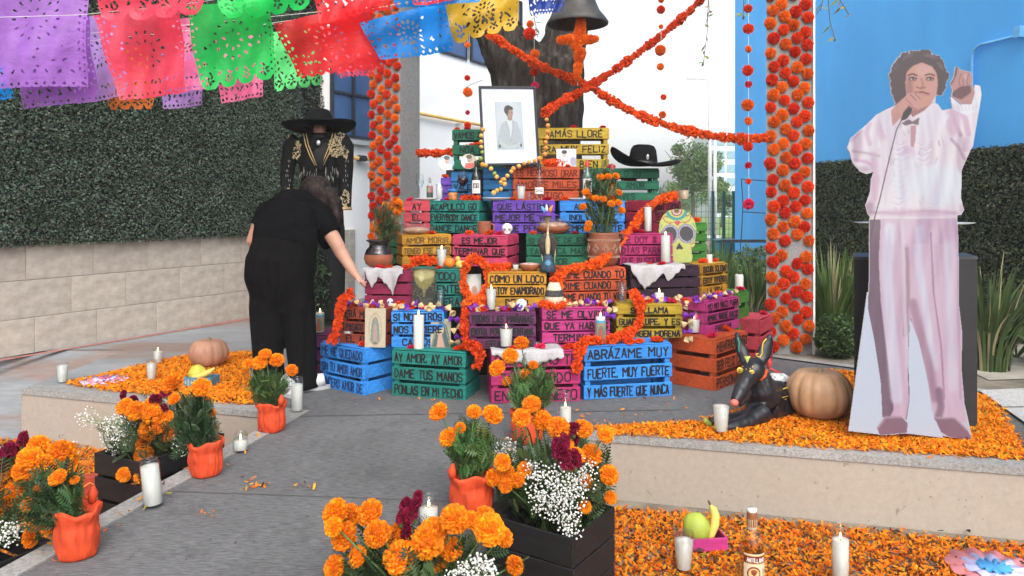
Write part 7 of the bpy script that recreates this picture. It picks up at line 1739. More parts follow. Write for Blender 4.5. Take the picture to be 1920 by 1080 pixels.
s.tube([q(1480, 765, 3.95), q(1462, 785, 3.85), q(1440, 792, 3.80)], [.07, .05, .035], 12)
DOGM = M('dog_black', (.011, .011, .015), .32, .4, 20, bump=.35, bscale=45, spec=.5)
body = fused('body', s, DOGM, t, .007, 1, wrinkle=(.003, 18, 18))
YL = M('dog_yellow', (.62, .42, .05), .4); GRN = M('dog_green', (.30, .36, .06), .6, .5, 60); REDP = M('dog_red', (.45, .035, .05), .4); ORP = M('dog_orange', (.52, .08, .02), .6); PALE = M('dog_white', (.55, .58, .58), .6, .6, 60)
for px, py, D in ((1409, 699, 3.655), (1387, 694, 3.665)):
    for r_, z_, mt in ((.015, 0, YL), (.008, -.006, DOGM), (.004, -.010, YL)):
        m_ = MB(); m_.ellipsoid(q(px, py, D) + Vector((0, z_, 0)), (r_, r_ * .5, r_), 12, 7); m_.build('eye', mt, t, True)
m_ = MB(); m_.ellipsoid(q(1377, 755, 3.555), (.021, .018, .017), 12, 8); m_.build('nose', M('dog_pink', (.52, .13, .10), .4), t, True)
sp = [(1437, 635), (1431, 642), (1429, 652), (1429, 663), (1425, 670), (1419, 668), (1418, 664), (1422, 663)]
m_ = MB(); m_.tube([q(x, y, 3.728) for x, y in sp], .0035, 6); m_.build('ear_scroll', YL, t, True)
m_ = MB(); m_.tube([q(x, y, 3.738) for x, y in ((1383, 633), (1386, 642), (1385, 655), (1388, 664), (1391, 668))], .0028, 6); m_.build('ear_scroll', M('dog_teal', (.05, .28, .18), .5), t, True)
m_ = MB(); m_.add([q(1395, 668, 3.667), q(1407, 668, 3.664), q(1401, 681, 3.655)], [(0, 1, 2)]); o = m_.build('brow_leaf', GRN, t); o.modifiers.new('s', 'SOLIDIFY').thickness = .004
m_ = MB(); m_.tube([q(1404, 717, 3.64), q(1401, 722, 3.635), q(1402, 728, 3.635)], .004, 6); m_.tube([q(1399, 720, 3.64), q(1397, 727, 3.63)], .003, 6); m_.build('cheek_mark', REDP, t, True)
m_ = MB(); m_.tube([q(1424, 712, 3.69), q(1432, 705, 3.70), q(1438, 694, 3.72)], [.010, .013, .008], 8); m_.build('collar', ORP, t, True)
m_ = MB(); m_.tube([q(1442, 690, 3.82), q(1455, 697, 3.85), q(1467, 699, 3.86)], [.005, .006, .003], 6); m_.tube([q(1440, 670, 3.83), q(1443, 680, 3.83), q(1440, 690, 3.82)], [.010, .016, .008], 7); m_.build('red_ribbon', M('dog_ribbon', (.55, .05, .05), .6), t, True)
m_ = MB(); m_.tube([q(1447, 712, 3.83), q(1465, 713, 3.90), q(1485, 720, 3.97)], .1, 12, ell=[(.02, .035), (.028, .04), (.02, .03)], up=(0, 0, 1)); m_.build('back_patch', PALE, t, True)
m_ = MB()
for px, py, D in ((1325, 791, 3.66), (1345, 803, 3.57)):
    for k in range(3): m_.ellipsoid(q(px + 3 * k - 2, py - 2 + 3 * k, D - .01), (.014, .022, .016), 9, 6)
m_.build('green_toes', GRN, t, True)
m_ = MB()
for k in range(16):
    p = q(1440 + rnd.uniform(0, 50), rnd.uniform(725, 765), 3.74 + rnd.uniform(-.02, .08)); m_.tube([p, p + Vector((.02, -.02, .012))], [.004, .001], 4)
for k in range(9):
    p = q(1395 + rnd.uniform(-6, 20), rnd.uniform(686, 696), 3.655); m_.ellipsoid(p, (.0028, .002, .0028), 6, 4)
m_.build('painted_dots', YL, t)

# ================================================================== THE LIFE-SIZE CUT-OUT AND THE BLACK PLINTH
SD = 3.44
def cutout():
    x0, y0, x1, y1 = 1588, 106, 1842, 840
    p = Print(x0, y0, x1, y1, 254, (.55, .58, .66)); p.k = 1.7; p.amp = 1.3
    Z = lambda pts: [(1570 + x / 5.4, 90 + y / 5.4) for x, y in pts]           # upper zoom
    Y = lambda pts: [(1570 + x / 5.4, 270 + y / 5.4) for x, y in pts]          # middle zoom
    B = lambda pts: [(1480 + x / 2.4545, 440 + y / 2.4545) for x, y in pts]    # lower zoom
    hair = Z([(600, 640), (570, 540), (555, 420), (555, 310), (600, 220), (680, 140), (780, 105), (900, 105), (1000, 150), (1060, 230), (1075, 300), (1100, 350), (1085, 420), (1060, 500), (1010, 545)])
    hand2 = Z([(1190, 255), (1215, 260), (1240, 290), (1340, 310), (1365, 360), (1360, 430), (1385, 520), (1350, 640), (1260, 640), (1150, 560), (1160, 500), (1135, 430), (1170, 370)])
    torso = Z([(590, 650), (500, 690), (410, 740), (340, 810), (260, 880), (140, 985), (105, 1080)]) + Y([(130, 150), (160, 260), (240, 350), (300, 375), (372, 352), (345, 430), (335, 560), (290, 690), (310, 775), (330, 800), (325, 1080), (1225, 1080), (1210, 790), (1250, 790), (1280, 735), (1250, 620), (1258, 330), (1300, 230), (1350, 120)]) + Z([(1370, 1060), (1395, 900), (1430, 700), (1455, 540), (1440, 450), (1385, 440), (1350, 630), (1240, 640), (1140, 560), (1160, 680), (1060, 700), (1010, 630)])
    legs = [(1630, 470), (1631, 520), (1628, 590), (1640, 650), (1650, 720), (1655, 790), (1645, 812), (1648, 830), (1680, 828), (1702, 824), (1708, 790), (1703, 720), (1702, 650), (1706, 610), (1720, 640), (1735, 710), (1745, 780), (1765, 830), (1800, 835), (1822, 838), (1818, 815), (1808, 770), (1802, 700), (1804, 640), (1797, 580), (1798, 520), (1796, 470)]
    base = [(1627, 560), (1592, 822), (1648, 828), (1700, 826), (1768, 834), (1745, 780), (1735, 700), (1712, 610)]
    face0 = Z([(690, 420), (700, 330), (740, 260), (850, 215), (950, 250), (1000, 320), (1015, 420), (1000, 540), (990, 650), (900, 720), (760, 770), (600, 700), (690, 540)]); hand1 = Z([(545, 700), (600, 640), (690, 560), (710, 530), (820, 520), (860, 560), (850, 640), (830, 690), (740, 700), (640, 780), (560, 860)])
    _c = np.array(hair); rh = random.Random(9)
    hb_ = [(cx_ + rh.uniform(-2, 2), cy_ + rh.uniform(-2, 2), rh.uniform(3, 6)) for i_ in range(len(hair) - 1) for cx_, cy_ in [_c[i_] * (1 - f_) + _c[i_ + 1] * f_ for f_ in (0, .33, .66)]]
    outl = [hair, face0, hand1, hand2, torso, legs, base]
    m = np.zeros_like(p.X)
    for o in outl: m = np.maximum(m, inpoly(p.X, p.Y, o).astype(float))
    for cx_, cy_, r_ in hb_: m = np.maximum(m, (np.hypot(p.X - cx_, p.Y - cy_) < r_).astype(float))
    mask = p.blur(m, .6) > .45
    WHT, LIL, DLIL, SHD = (.74, .70, .78), (.60, .43, .57), (.34, .21, .30), (.13, .09, .14)
    p.poly(base, (.58, .66, .80)); p.poly(torso, (.72, .66, .74))
    cl = inpoly(p.X, p.Y, torso).astype(float)
    # blouse: folds and frills
    for pts, w, c, a_ in ((Z([(330, 830), (300, 930), (330, 1040)]), 9, LIL, .6), (Z([(400, 790), (380, 900), (420, 1060)]), 7, WHT, .8), (Y([(160, 140), (300, 160), (430, 190)]), 5, DLIL, .4), (Y([(180, 230), (300, 250), (380, 300)]), 6, LIL, .8), (Z([(140, 1000), (190, 960), (240, 900)]), 9, LIL, .7),
                          (Z([(1150, 690), (1180, 800), (1240, 950)]), 8, DLIL, .55), (Z([(1250, 700), (1290, 800), (1320, 940)]), 11, LIL, .8), (Y([(1150, 20), (1220, 100), (1280, 220)]), 6, DLIL, .5), (Y([(1300, 20), (1290, 120)]), 10, LIL, .6),
                          (Y([(340, 450), (400, 420), (380, 600), (330, 700)]), 12, LIL, .5), (Y([(330, 760), (600, 770), (900, 745), (1200, 770)]), 4, DLIL, .45), (Y([(340, 840), (640, 838), (1200, 828)]), 3, DLIL, .4)):
        p.line(pts, w, c, 2, a_, cl)
    rr = random.Random(4)
    for cx, cy, rx, ry, c, a_ in ((1608, 285, 9, 30, DLIL, .35), (1640, 345, 7, 50, LIL, .7), (1800, 300, 9, 40, DLIL, .35), (1786, 240, 14, 30, LIL, .6), (1700, 300, 16, 14, LIL, .5), (1745, 330, 8, 60, LIL, .35), (1655, 255, 10, 22, LIL, .5), (1720, 412, 80, 7, LIL, .6), (1632, 405, 10, 14, DLIL, .5), (1806, 405, 8, 12, DLIL, .35), (1616, 330, 16, 6, DLIL, .4)): p.ell(cx, cy, rx, ry, c, 4, a_, 0, cl)
    for k in range(60):
        x, y = rr.uniform(1648, 1775), rr.uniform(245, 405); a_ = rr.uniform(-.9, .9); L = rr.uniform(5, 15); d_ = (L * math.sin(a_ * .5), L)
        p.line([(x, y), (x + d_[0], y + d_[1])], rr.uniform(1.2, 3), rr.choice([LIL, DLIL, (.72, .72, .82)]), 1, rr.uniform(.2, .5), cl)
    for sx in (-1, 1):                                                          # frilled front
        x = 700 if sx < 0 else 800
        for k in range(12):
            yy = 60 + k * 55; xx = x + sx * (60 + 25 * math.sin(k * 1.9) + (10 * k if sx > 0 else 0))
            p.line(Y([(xx - 60, yy), (xx, yy + 25), (xx + 50, yy - 10)]), 2.0, (.50, .44, .58), 1, .55, cl); p.line(Y([(xx - 60, yy + 12), (xx + 5, yy + 38), (xx + 55, yy + 2)]), 3.0, (.74, .73, .82), 1, .8, cl)
    p.ell(1570 + 1030 / 5.4, 270 + 480 / 5.4, 44, 40, (.68, .71, .80), 8, .75, 0, cl); p.ell(1570 + 700 / 5.4, 270 + 400 / 5.4, 26, 45, (.66, .69, .79), 7, .5, 0, cl)
    # collar, cuffs
    p.poly(Z([(830, 760), (1000, 640), (1130, 760), (1000, 980), (860, 1060), (800, 980)]), (.70, .68, .78), 1, .7); p.poly(Z([(420, 740), (540, 680), (640, 860), (600, 1060), (480, 940)]), (.70, .66, .77), 1, .7)
    p.poly(Z([(740, 860), (800, 850), (790, 1000), (770, 1080), (740, 1060)]), (.50, .28, .34), 1, .9); p.poly(Z([(1140, 560), (1250, 640), (1350, 630), (1385, 440), (1450, 470), (1450, 600), (1400, 720), (1300, 750), (1180, 700)]), (.72, .71, .80), 1)
    for k in range(7): p.line(Z([(1170 + k * 38, 640 + 20 * (k % 2)), (1200 + k * 34, 720 - k * 6)]), 1.5, (.48, .42, .55), 1, .6)
    # trousers
    tr = [(1630, 425), (1631, 520), (1628, 590), (1640, 650), (1652, 730), (1655, 795), (1700, 800), (1706, 760), (1703, 690), (1706, 610), (1722, 650), (1740, 730), (1752, 800), (1810, 805), (1808, 770), (1802, 700), (1804, 640), (1797, 580), (1798, 500), (1795, 425)]
    p.poly(tr, (.60, .45, .58)); ct = inpoly(p.X, p.Y, tr).astype(float)
    p.poly([(1628, 425), (1652, 425), (1648, 500), (1652, 580), (1664, 680), (1676, 780), (1660, 815), (1640, 720), (1628, 590)], (.20, .14, .19), 1, .95, ct)
    p.line([(1668, 440), (1664, 520), (1670, 620), (1682, 760)], 20, (.63, .60, .74), 4, .8, ct); p.line([(1700, 480), (1702, 560), (1698, 640)], 9, (.40, .26, .33), 3, .7, ct); p.line([(1707, 612), (1703, 690), (1706, 765), (1700, 800)], 3, (.14, .09, .12), 1, .8, ct); p.line([(1690, 420), (1695, 500), (1697, 600), (1702, 700)], 6, (.64, .60, .70), 2, .6, ct)
    p.line([(1725, 440), (1722, 500), (1736, 600), (1752, 700)], 14, (.63, .62, .76), 5, .7, ct); p.line([(1745, 450), (1750, 560), (1764, 660), (1770, 760)], 3, (.32, .20, .29), 1, .6, ct); p.line([(1712, 580), (1726, 640), (1742, 700), (1752, 760)], 16, (.34, .21, .29), 4, .6, ct); p.line([(1778, 470), (1780, 600), (1786, 740)], 15, (.62, .58, .72), 5, .6, ct); p.line([(1760, 745), (1764, 775), (1758, 800)], 14, (.24, .15, .22), 3, .7, ct); p.line([(1794, 440), (1796, 600), (1800, 760)], 5, (.46, .34, .48), 2, .6, ct)
    # shoes
    for sh in ([(1646, 816), (1660, 796), (1690, 794), (1702, 806), (1700, 824), (1650, 829)], [(1752, 796), (1790, 796), (1812, 818), (1822, 836), (1780, 832), (1764, 822)]):
        p.poly(sh, (.26, .16, .22), 1); p.line([sh[0], sh[1], sh[2]], 4, (.46, .34, .44), 2, .7)
    # neck, hands, face, hair
    p.poly(Z([(700, 620), (960, 620), (880, 700), (760, 770)]), (.34, .17, .17), 1)
    p.poly(hair, (.085, .058, .066))
    for cx_, cy_, r_ in hb_: p.ell(cx_, cy_, r_, r_, (.085, .058, .066))
    ch = inpoly(p.X, p.Y, hair).astype(float)
    for k in range(26): a_ = rr.uniform(.1, 3.0); cx, cy = 820, 330; p.line(Z([(cx - 230 * math.cos(a_), cy - 190 * math.sin(a_)), (cx - 285 * math.cos(a_ + .25), cy - 230 * math.sin(a_ + .25))]), 2.2, (.15, .105, .11), 1, .7, ch)
    face = Z([(690, 420), (700, 330), (740, 260), (850, 215), (950, 250), (1000, 320), (1015, 420), (1000, 540), (940, 640), (850, 680), (760, 640), (700, 540)])
    p.poly(face, (.56, .29, .24), 1); cf = inpoly(p.X, p.Y, face).astype(float)
    p.ell(1570 + 880 / 5.4, 90 + 300 / 5.4, 17, 11, (.60, .36, .33), 4, .7, 0, cf); p.ell(1570 + 730 / 5.4, 90 + 480 / 5.4, 7, 24, (.34, .17, .17), 4, .7, 0, cf); p.ell(1570 + 960 / 5.4, 90 + 490 / 5.4, 10, 14, (.55, .30, .28), 4, .6, 0, cf)
    p.poly(Z([(690, 420), (695, 320), (760, 250), (860, 210), (960, 260), (900, 200), (760, 190), (670, 280)]), (.085, .058, .066), 1)
    for ex, fl in ((762, 1), (935, -1)):
        p.line(Z([(ex - 45, 345), (ex, 330), (ex + 45, 348)]), 2.6, (.09, .05, .055), 1, .9); p.ell(1570 + ex / 5.4, 90 + 385 / 5.4, 7.6, 3.6, (.17, .09, .09), 1, .8); p.ell(1570 + ex / 5.4, 90 + 385 / 5.4, 4.6, 2.0, (.42, .34, .34), 0, .8); p.ell(1570 + (ex + 5) / 5.4, 90 + 384 / 5.4, 2.0, 2.0, (.03, .02, .025))
        p.line(Z([(ex - 40, 372), (ex, 362), (ex + 42, 376)]), 1.4, (.07, .04, .045), 0, .9)
    p.line(Z([(850, 380), (870, 440), (850, 470)]), 3.4, (.36, .18, .18), 1, .7); p.line(Z([(800, 462), (840, 478), (890, 468)]), 2.4, (.24, .10, .11), 1, .8); p.line(Z([(790, 520), (860, 515), (925, 535)]), 3.2, (.24, .08, .10), 1, .85); p.line(Z([(830, 545), (920, 548)]), 2.4, (.50, .22, .23), 1, .7)
    p.poly(Z([(545, 700), (600, 640), (690, 560), (710, 530), (820, 520), (860, 560), (850, 640), (830, 690), (740, 700), (640, 780), (560, 860)]), (.54, .29, .26), 1); 
    for a_, b_ in (((740, 540), (800, 600)), ((790, 530), (840, 590)), ((700, 590), (760, 650)), ((720, 650), (800, 690))): p.line(Z([a_, b_]), 1.6, (.26, .12, .13), 0, .7)
    p.poly(Z([(720, 660), (760, 680), (740, 740), (700, 790), (640, 810), (670, 720)]), (.06, .045, .055), 1); p.poly(Z([(650, 830), (720, 790), (760, 815), (830, 770), (820, 850), (760, 835), (690, 855)]), (.20, .14, .17), 1)
    p.line(Z([(650, 800), (600, 900), (560, 1060)]) + Y([(500, 340), (430, 640), (380, 820), (330, 1080)]), 2.3, (.16, .11, .14), 0, .9)
    p.poly(hand2, (.46, .25, .25), 1); p.poly(Z([(1160, 520), (1240, 460), (1340, 450), (1350, 520), (1250, 590), (1160, 560)]), (.16, .08, .09), 2, .85); p.line(Z([(1205, 260), (1190, 340), (1140, 440)]), 4, (.14, .07, .08), 1, .85)
    for k in range(3): p.line(Z([(1250 + 38 * k, 330), (1225 + 40 * k, 400), (1235 + 40 * k, 450)]), 1.6, (.28, .14, .14), 0, .8)
    p.ell(1570 + 1290 / 5.4, 90 + 360 / 5.4, 3, 6, (.60, .36, .35), 1, .7)
    p.grain(.02, 2)
    fo = np.array([[mnoise.noise(Vector((x * .06 + y * .008, y * .006, 3))) + .6 * mnoise.noise(Vector((x * .13 - y * .012, y * .012, 8))) for x in p.X[0, ::2]] for y in p.Y[::2, 0]])
    fo = np.repeat(np.repeat(fo, 2, 0), 2, 1)[:p.X.shape[0], :p.X.shape[1]]; fo = p.blur(fo, 1)
    for cm, k_ in ((cl * (1 - inpoly(p.X, p.Y, face0)), .20), (ct, .17)): p.im *= 1 + (np.clip(fo, -.7, .5) * cm)[..., None] * np.array((.85, 1.15, .8)) * k_
    # white cut margin
    inner = p.blur(m, 2) > .80; p.put(((mask) & (~inner)).astype(float), (.70, .70, .74), .55)
    p.im *= .52
    w, h = (x1 - x0) * SD / F, (y1 - y0) * SD / F
    t = thing('life_size_cutout', 'life-size cardboard cut-out of a singer in white pointing, standing on petals', 'cut-out', (P((x0 + x1) / 2, 382, SD).x, SD, .006), -.02)
    inst('print', p.mesh('print', w, h, PRG, mask.astype(float)), t)
    # board: the same mask a few millimetres thick
    me = p.mesh('board', w, h, M('board_grey', (.60, .60, .62), .7), mask.astype(float)); me.transform(Matrix.Translation((0, .0012, 0)))
    o = inst('board', me, t); md = o.modifiers.new('s', 'SOLIDIFY'); md.thickness = .006; md.offset = -1
    m_ = MB(); m_.box((-.02, .16, .35), (.05, .006, .74), Euler((.42, 0, 0)).to_matrix()); m_.build('prop', M('board_grey', (.60, .60, .62), .7), t)
cutout()
t = thing('plinth', 'tall black box plinth standing directly behind the life-size cut-out', 'plinth', (P(1717, 382, 3.62).x, 3.62, .005))
fp = lambda e: [(-.2985 - e, -e), (.2985 + e, -e), (.42 + e, .30 + e), (-.16 - e, .30 + e)]
m_ = MB(); prism(m_, fp(0), 0, .825); m_.build('box', M('plinth_black', (.022, .021, .023), .45, .15, 6), t); m_ = MB(); prism(m_, fp(.002), .8255, .838); m_.build('top_board', M('plinth_top', (.05, .05, .052), .4), t)
t = thing('plate', 'thin white plate edge sticking out behind the cut-out at waist height', 'plate', P(1712, 422, 3.76)); m_ = MB(); m_.lathe([(.12, 0), (.265, .008), (.286, .014), (.265, .011), (.12, .004), (.001, .004)], 36, cap=False); o = m_.build('dish', WHITE, t, True); o.scale = (1, .8, 1)
m_ = MB(); m_.tube([(0, 0, -.17), (0, 0, .004)], .02, 10); m_.build('foot', WHITE, t, True)
# ================================================================== PAPEL PICADO, BELL, GARLANDS IN THE AIR
def papel(label, quad, D, col, seed, scallop='round', dy=(0, 0, 0, 0), group=None, seethru=.18):
    """perforated tissue sheet; quad = photo corners TL,TR,BR,BL at distance D"""
    r = random.Random(seed); c = [P(x, y, D + d) for (x, y), d in zip(quad, dy)]
    w = ((c[1] - c[0]).length + (c[2] - c[3]).length) / 2; h = ((c[3] - c[0]).length + (c[2] - c[1]).length) / 2
    nx = int(w / .0042); ny = int(h / .0042)
    Uu, Vv = np.meshgrid(np.linspace(0, 1, nx + 1), np.linspace(0, 1, ny + 1)); X, Y = Uu * w, Vv * h
    m = np.ones_like(X)
    def hole(cx, cy, a_, b_, th=0):
        dx, dy_ = X - cx, Y - cy; q1, q2 = dx * math.cos(th) + dy_ * math.sin(th), -dx * math.sin(th) + dy_ * math.cos(th); m[(q1 / a_) ** 2 + (q2 / b_) ** 2 < 1] = 0
    k = 4 if scallop == 'big' else (11 if scallop == 'round' else 9)
    lob = w / k; depth = {'big': .045, 'round': .012, 'zig': .016}[scallop]
    ph = (X % lob) / lob; edge = h - depth * (1 - np.sqrt(np.maximum(0, 1 - (2 * ph - 1) ** 2)) if scallop != 'zig' else np.abs(2 * ph - 1))
    m[Y > edge] = 0
    for i in range(k):
        cx = (i + .5) * lob
        if scallop == 'big':
            for j in range(5): a_ = j * 1.257 + .3; hole(cx + .014 * math.cos(a_), h - .045 + .014 * math.sin(a_), .008, .0042, a_)
        else: hole(cx, h - depth - .009, .0055, .0055)
    ns = int(h / .03)
    for i in range(ns):
        for x in (.011, w - .011): hole(x, (i + .5) * h / ns, .0045, .0045)
        for x in (.030, w - .030):
            if r.random() < .45: hole(x, (i + .2) * h / ns, .0035, .009, r.uniform(-.6, .6))
    cx, cy = w * .5, h * .45; R0 = min(w, h) * .22
    for j in range(14): a_ = j * .4488; hole(cx + R0 * math.cos(a_), cy + R0 * math.sin(a_), .010, .0038, a_)
    for j in range(8): a_ = j * .785 + .2; hole(cx + R0 * .5 * math.cos(a_), cy + R0 * .5 * math.sin(a_), .008, .003, a_)
    for j in range(20):
        x, y = r.uniform(.04, w - .04), r.uniform(h * .1, h - .03)
        if math.hypot(x - cx, y - cy) > R0 * 1.25: hole(x, y, r.uniform(.0025, .0045), r.uniform(.005, .011), r.uniform(0, 3.1))
    for j in range(7): hole(w * (.14 + .12 * j), h - .075, .0045, .011, (j % 2 - .5) * .9)
    C4 = np.array([list(p) for p in c]); pos = ((1 - Uu)[..., None] * (1 - Vv)[..., None] * C4[0] + Uu[..., None] * (1 - Vv)[..., None] * C4[1] + Uu[..., None] * Vv[..., None] * C4[2] + (1 - Uu)[..., None] * Vv[..., None] * C4[3])
    a1, a2 = r.uniform(0, 6), r.uniform(0, 6)
    pos[..., 1] += .022 * np.sin(Uu * 5 + a1) * Vv + .010 * np.sin(Vv * 9 + Uu * 3 + a2) + .004 * np.sin(Uu * 23 + Vv * 7 + a1)
    i = np.arange(ny)[:, None] * (nx + 1) + np.arange(nx)[None]; f = np.stack([i, i + nx + 1, i + nx + 2, i + 1], -1).reshape(-1, 4)
    mm = (m[:-1, :-1] + m[1:, 1:] + m[1:, :-1] + m[:-1, 1:]) / 4; f = f[(mm > .6).ravel()]
    v = pos.reshape(-1, 3); u = np.unique(f); mp = -np.ones(len(v), int); mp[u] = np.arange(len(u))
    o = inst('paper_banner', npmesh('paper_banner', v[u], mp[f], MPaper('tissue_%s' % '_'.join('%.2f' % q_ for q_ in col), col, seethru), None, True))
    return tag(o, label, 'paper banner', 'cut-paper banners strung overhead')
PUR, LIL2, PRD, PNK, GRE, LGR, REDT, BLU, YEL, DBL, ORG = (.42, .17, .64), (.56, .36, .84), (.92, .07, .13), (.90, .17, .36), (.015, .66, .12), (.14, .90, .25), (.88, .02, .03), (.008, .32, .96), (.82, .50, .03), (.01, .045, .30), (.88, .22, .02)
papel('large purple cut-paper banner at the upper left corner', [(-40, -70), (164, -70), (160, 163), (-20, 168)], 3.35, PUR, 1, 'round', (0, .1, .1, 0))
papel('second purple cut-paper banner hanging lowest on the left, overlapped by the large one', [(28, 40), (164, 28), (182, 188), (46, 207)], 3.55, (.40, .16, .58), 2, 'round')
papel('lilac cut-paper banner between the purple and the coral banners', [(128, 36), (232, 24), (243, 180), (142, 196)], 3.85, LIL2, 3, 'round')
papel('coral red cut-paper banner hanging front, left of the green one', [(174, 28), (338, 8), (353, 176), (226, 190)], 3.30, PRD, 4, 'round')
papel('upper coral red cut-paper banner cut by the top edge of the picture', [(180, -70), (386, -70), (384, 30), (190, 42)], 3.10, PRD, 5, 'big')
papel('pink cut-paper banner peeking out between the coral and green banners', [(300, 40), (374, 30), (391, 168), (318, 178)], 3.95, PNK, 6, 'round')
papel('orange cut-paper banner hanging behind the coral one', [(200, 90), (280, 84), (285, 204), (206, 208)], 4.1, ORG, 7, 'big')
papel('small lilac cut-paper banner behind the pink one, lowest at the centre left', [(302, 100), (378, 96), (383, 200), (306, 206)], 4.15, LIL2, 8, 'round')
papel('pink cut-paper banner hanging below the green one', [(402, 66), (488, 56), (497, 184), (412, 194)], 4.0, PNK, 9, 'round')
papel('large green cut-paper banner with big scallops', [(348, 12), (505, -8), (520, 150), (376, 172)], 3.30, GRE, 10, 'big')
papel('upper green cut-paper banner cut by the top edge of the picture', [(384, -80), (590, -80), (582, 18), (420, 38)], 3.10, GRE, 11, 'big')
papel('light green cut-paper banner hanging behind the green and red ones', [(508, 60), (596, 48), (604, 158), (516, 176)], 4.0, LGR, 12, 'big')
papel('large red cut-paper banner hanging beside the left pillar top', [(512, 44), (690, 6), (726, 128), (562, 150)], 3.35, REDT, 13, 'zig')
papel('second red cut-paper banner behind, over the blue windows', [(560, 40), (680, 24), (704, 140), (640, 150)], 3.8, PRD, 14, 'zig')
papel('upper red cut-paper banner cut by the top edge of the picture', [(572, -80), (736, -80), (732, 20), (598, 46)], 3.10, REDT, 15, 'round')
papel('large bright blue cut-paper banner hanging over the left pillar', [(672, 42), (834, 2), (852, 96), (716, 116)], 3.35, BLU, 16, 'round')
papel('upper bright blue cut-paper banner cut by the top edge of the picture', [(720, -80), (905, -80), (900, 8), (742, 14)], 3.12, BLU, 17, 'round')
papel('yellow cut-paper banner hanging before the tree fork', [(832, 8), (974, -34), (972, 56), (852, 84)], 3.35, YEL, 18, 'big')
papel('dark blue cut-paper banner beside the hanging bell', [(984, -60), (1066, -60), (1056, 20), (994, 32)], 3.6, DBL, 19, 'round')
papel('small red cut-paper banner piece at the top edge over the blue one', [(768, -80), (862, -80), (856, 6), (774, 10)], 3.05, REDT, 20, 'round')
papel('bright blue cut-paper banner at the far left edge behind the purple ones', [(-60, 100), (16, 112), (24, 184), (-50, 192)], 3.9, BLU, 21, 'round')
STR = M('white_string', (.65, .65, .62), .6)
for i, pts in enumerate((((-60, 34), (150, 28), (345, 8), (520, -18), (700, -70)), ((-40, 90), (170, 62), (360, 46), (600, 22), (700, 10)), ((100, 84), (345, 58), (500, 46), (640, 36)), ((460, 50), (690, 18), (840, -10), (980, -60)))):
    m_ = MB(); m_.tube([P(x, y, 3.6 if i else 3.34) for x, y in pts], .0013, 5); tag(m_.build('string', STR, None), ['uppermost', 'second highest', 'third highest', 'rightmost'][i] + ' white string from which the cut-paper banners hang', 'string')

# bell with its bead cross -----------------------------------------------------
BD = 5.9
t = thing('bell', 'weathered dark grey bell hanging at the top before the tree', 'bell', P(1083, 46, BD))
s_ = BD / F
m_ = MB(); m_.lathe([(57 * s_, 0), (58 * s_, 3 * s_), (52 * s_, 12 * s_), (42 * s_, 24 * s_), (34 * s_, 42 * s_), (30 * s_, 66 * s_), (27 * s_, 90 * s_), (18 * s_, 106 * s_), (6 * s_, 112 * s_), (.001, 113 * s_)], 40, cap=False); m_.lathe([(57 * s_, 0), (50 * s_, 1 * s_), (38 * s_, 24 * s_), (28 * s_, 60 * s_), (.001, 100 * s_)], 40, cap=False)
m_.build('bell_body', M('bell_iron', (.06, .057, .055), .55, .3, 12, bump=.4, bscale=30, metal=.3), t, True)
m_ = MB(); m_.tube([(0, 0, 112 * s_), (0, 0, 240 * s_)], .012, 8); m_.build('hanger', DARK if False else MAT_DARKMET, t)
m_ = MB(); m_.tube([(0, 0, 90 * s_), (0, 0, 8 * s_)], [.008, .012], 8); m_.ellipsoid((0, 0, 2 * s_), (.03, .03, .03), 10, 7); m_.build('clapper', MAT_DARKMET, t, True)
t = thing('flower_cross', 'hanging cross of orange pom-poms below the bell', 'cross', P(1086, 30, 5.75)); L0 = Vector(t.location)
for px, py, r_ in [(1089, 33, 9), (1089, 44, 10), (1088, 55, 11), (1086, 66, 12), (1083, 75, 13), (1080, 84, 11), (1068, 74, 10), (1058, 75, 9), (1051, 75, 8), (1098, 74, 10), (1107, 74, 9), (1116, 73, 7), (1087, 100, 12), (1086, 108, 10), (1084, 124, 9), (1083, 134, 8), (1083, 146, 7)]:
    inst('pompom', POM_O[0], t, P(px, py, 5.75) - L0, face_out(None, .3), r_ * 5.75 / F)
m_ = MB(); m_.tube([P(1090, 20, 5.77) - L0, P(1086, 100, 5.77) - L0, P(1083, 160, 5.77) - L0], .003, 5); m_.build('cord', STR, t)
# long garlands crossing in front of the tree -----------------------------------
OG = (.95, .14, .02)
garland('flower_garland', 'long orange-red garland running from the yellow banner down past the tree to the right pillar', [P(915, 62, 6.2), P(960, 92, 6.2), P(1010, 122, 6.2), P(1082, 152, 6.15), P(1110, 165, 6.1), P(1160, 196, 6.0), P(1220, 224, 5.85), P(1290, 246, 5.7), P(1370, 259, 5.5), P(1440, 259, 5.38)], .034, OG, 2000)
garland('flower_garland', 'long orange garland rising from behind the portrait to the upper right', [P(1021, 212, 5.5), P(1050, 192, 5.7), P(1085, 174, 5.9), P(1130, 146, 6.1), P(1180, 112, 6.2), P(1240, 66, 6.3), P(1300, 14, 6.4), P(1340, -30, 6.4)], .032, OG, 2000)
garland('flower_garland', 'short orange garland between the left pillar and the top green crate', [P(786, 287, 7.2), P(815, 287, 6.9), P(846, 286, 6.5), P(905, 270, 6.2)], .032, OG, 1800)
garland('flower_garland', 'orange garland end hanging beside the sombrero crate behind the top crates', [P(1110, 330, 5.85), P(1150, 330, 5.85), P(1190, 338, 5.9)], .028, OG, 1500)
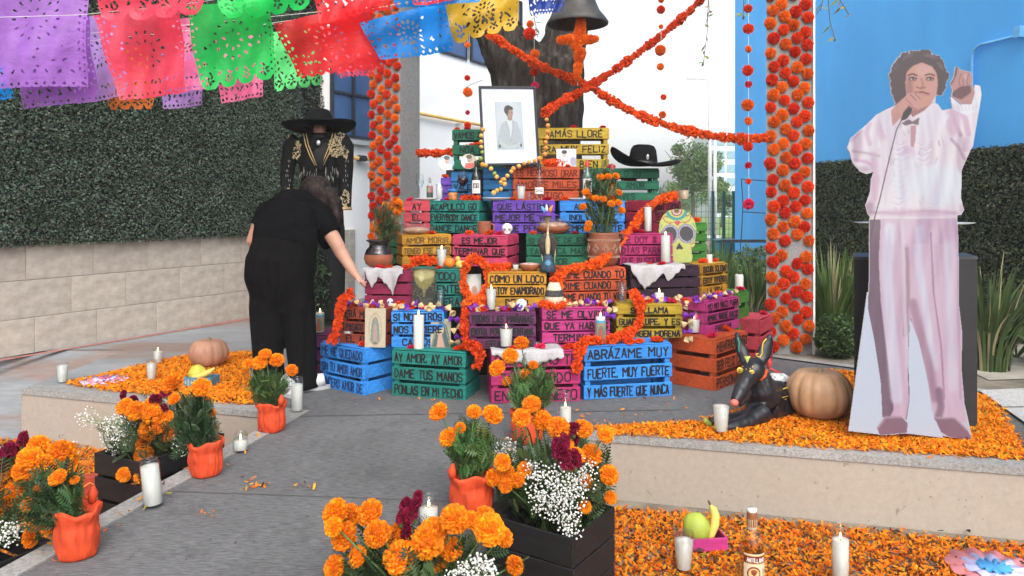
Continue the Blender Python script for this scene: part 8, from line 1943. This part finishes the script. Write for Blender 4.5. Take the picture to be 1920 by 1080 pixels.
# strings of single flowers ------------------------------------------------------
def flower_string(label, px, ys, D, top):
    t = thing('flower_string', label, 'flower string', P(px, top, D)); L0 = Vector(t.location)
    m_ = MB(); m_.tube([(0, 0, 0), P(px + 1, ys[-1][0], D) - L0], .0016, 4); m_.build('thread', STR, t)
    for y, r_, k, *dx in ys:
        me = {'o': POM_O[1], 'r': POM_R[0], 'p': FL_P[0], 'c': FL_P[1]}[k]
        inst('flower_head', me, t, P(px + (dx[0] if dx else rnd.uniform(-1, 1)), y, D) - L0, face_out(None, .5), r_ * D / F * 1.08)
flower_string('thread of single flower heads hanging beside the right pillar, down to the black rail', 1403, [(16, 7, 'r'), (54, 9, 'r'), (92, 6, 'o'), (132, 9, 'r'), (158, 6, 'c'), (197, 10, 'o'), (227, 7, 'o'), (275, 8, 'r'), (310, 6, 'c'), (340, 5, 'r'), (383, 10, 'p')], 5.25, -60)
flower_string('thread of single flower heads hanging against the bright sky over the sombrero', 1239, [(0, 5, 'o'), (18, 7, 'r'), (50, 4, 'o'), (94, 9, 'o'), (125, 6, 'o'), (182, 5, 'r', 5), (215, 6, 'o', 3)], 5.8, -60)
flower_string('thread of petals hanging before the white wall left of the portrait', 877, [(84, 5, 'o'), (146, 5, 'r'), (173, 8, 'o'), (211, 4, 'c'), (235, 6, 'r')], 6.0, 60)
flower_string('thread of flower heads hanging in the fork of the tree', 1001, [(45, 6, 'o', -7), (63, 10, 'r', -8), (101, 8, 'o', 2), (135, 7, 'r', 0), (160, 7, 'p', 2)], 6.3, -40)
# ================================================================== THE HAZY AIR
hm, hnt, hb = newmat('haze_air'); hnt.nodes.remove(hb)
pv = hnt.nodes.new('ShaderNodeVolumePrincipled'); pv.inputs['Color'].default_value = (.9, .93, .96, 1); pv.inputs['Density'].default_value = .0026
hnt.links.new(pv.outputs[0], hnt.nodes['Material Output'].inputs['Volume'])
m_ = MB(); m_.box((0, 75, 4.2), (246, 176, 11.4)); o = m_.build('haze', hm); tag(o, 'thin pale haze in the air around the whole courtyard', None, None, 'stuff')
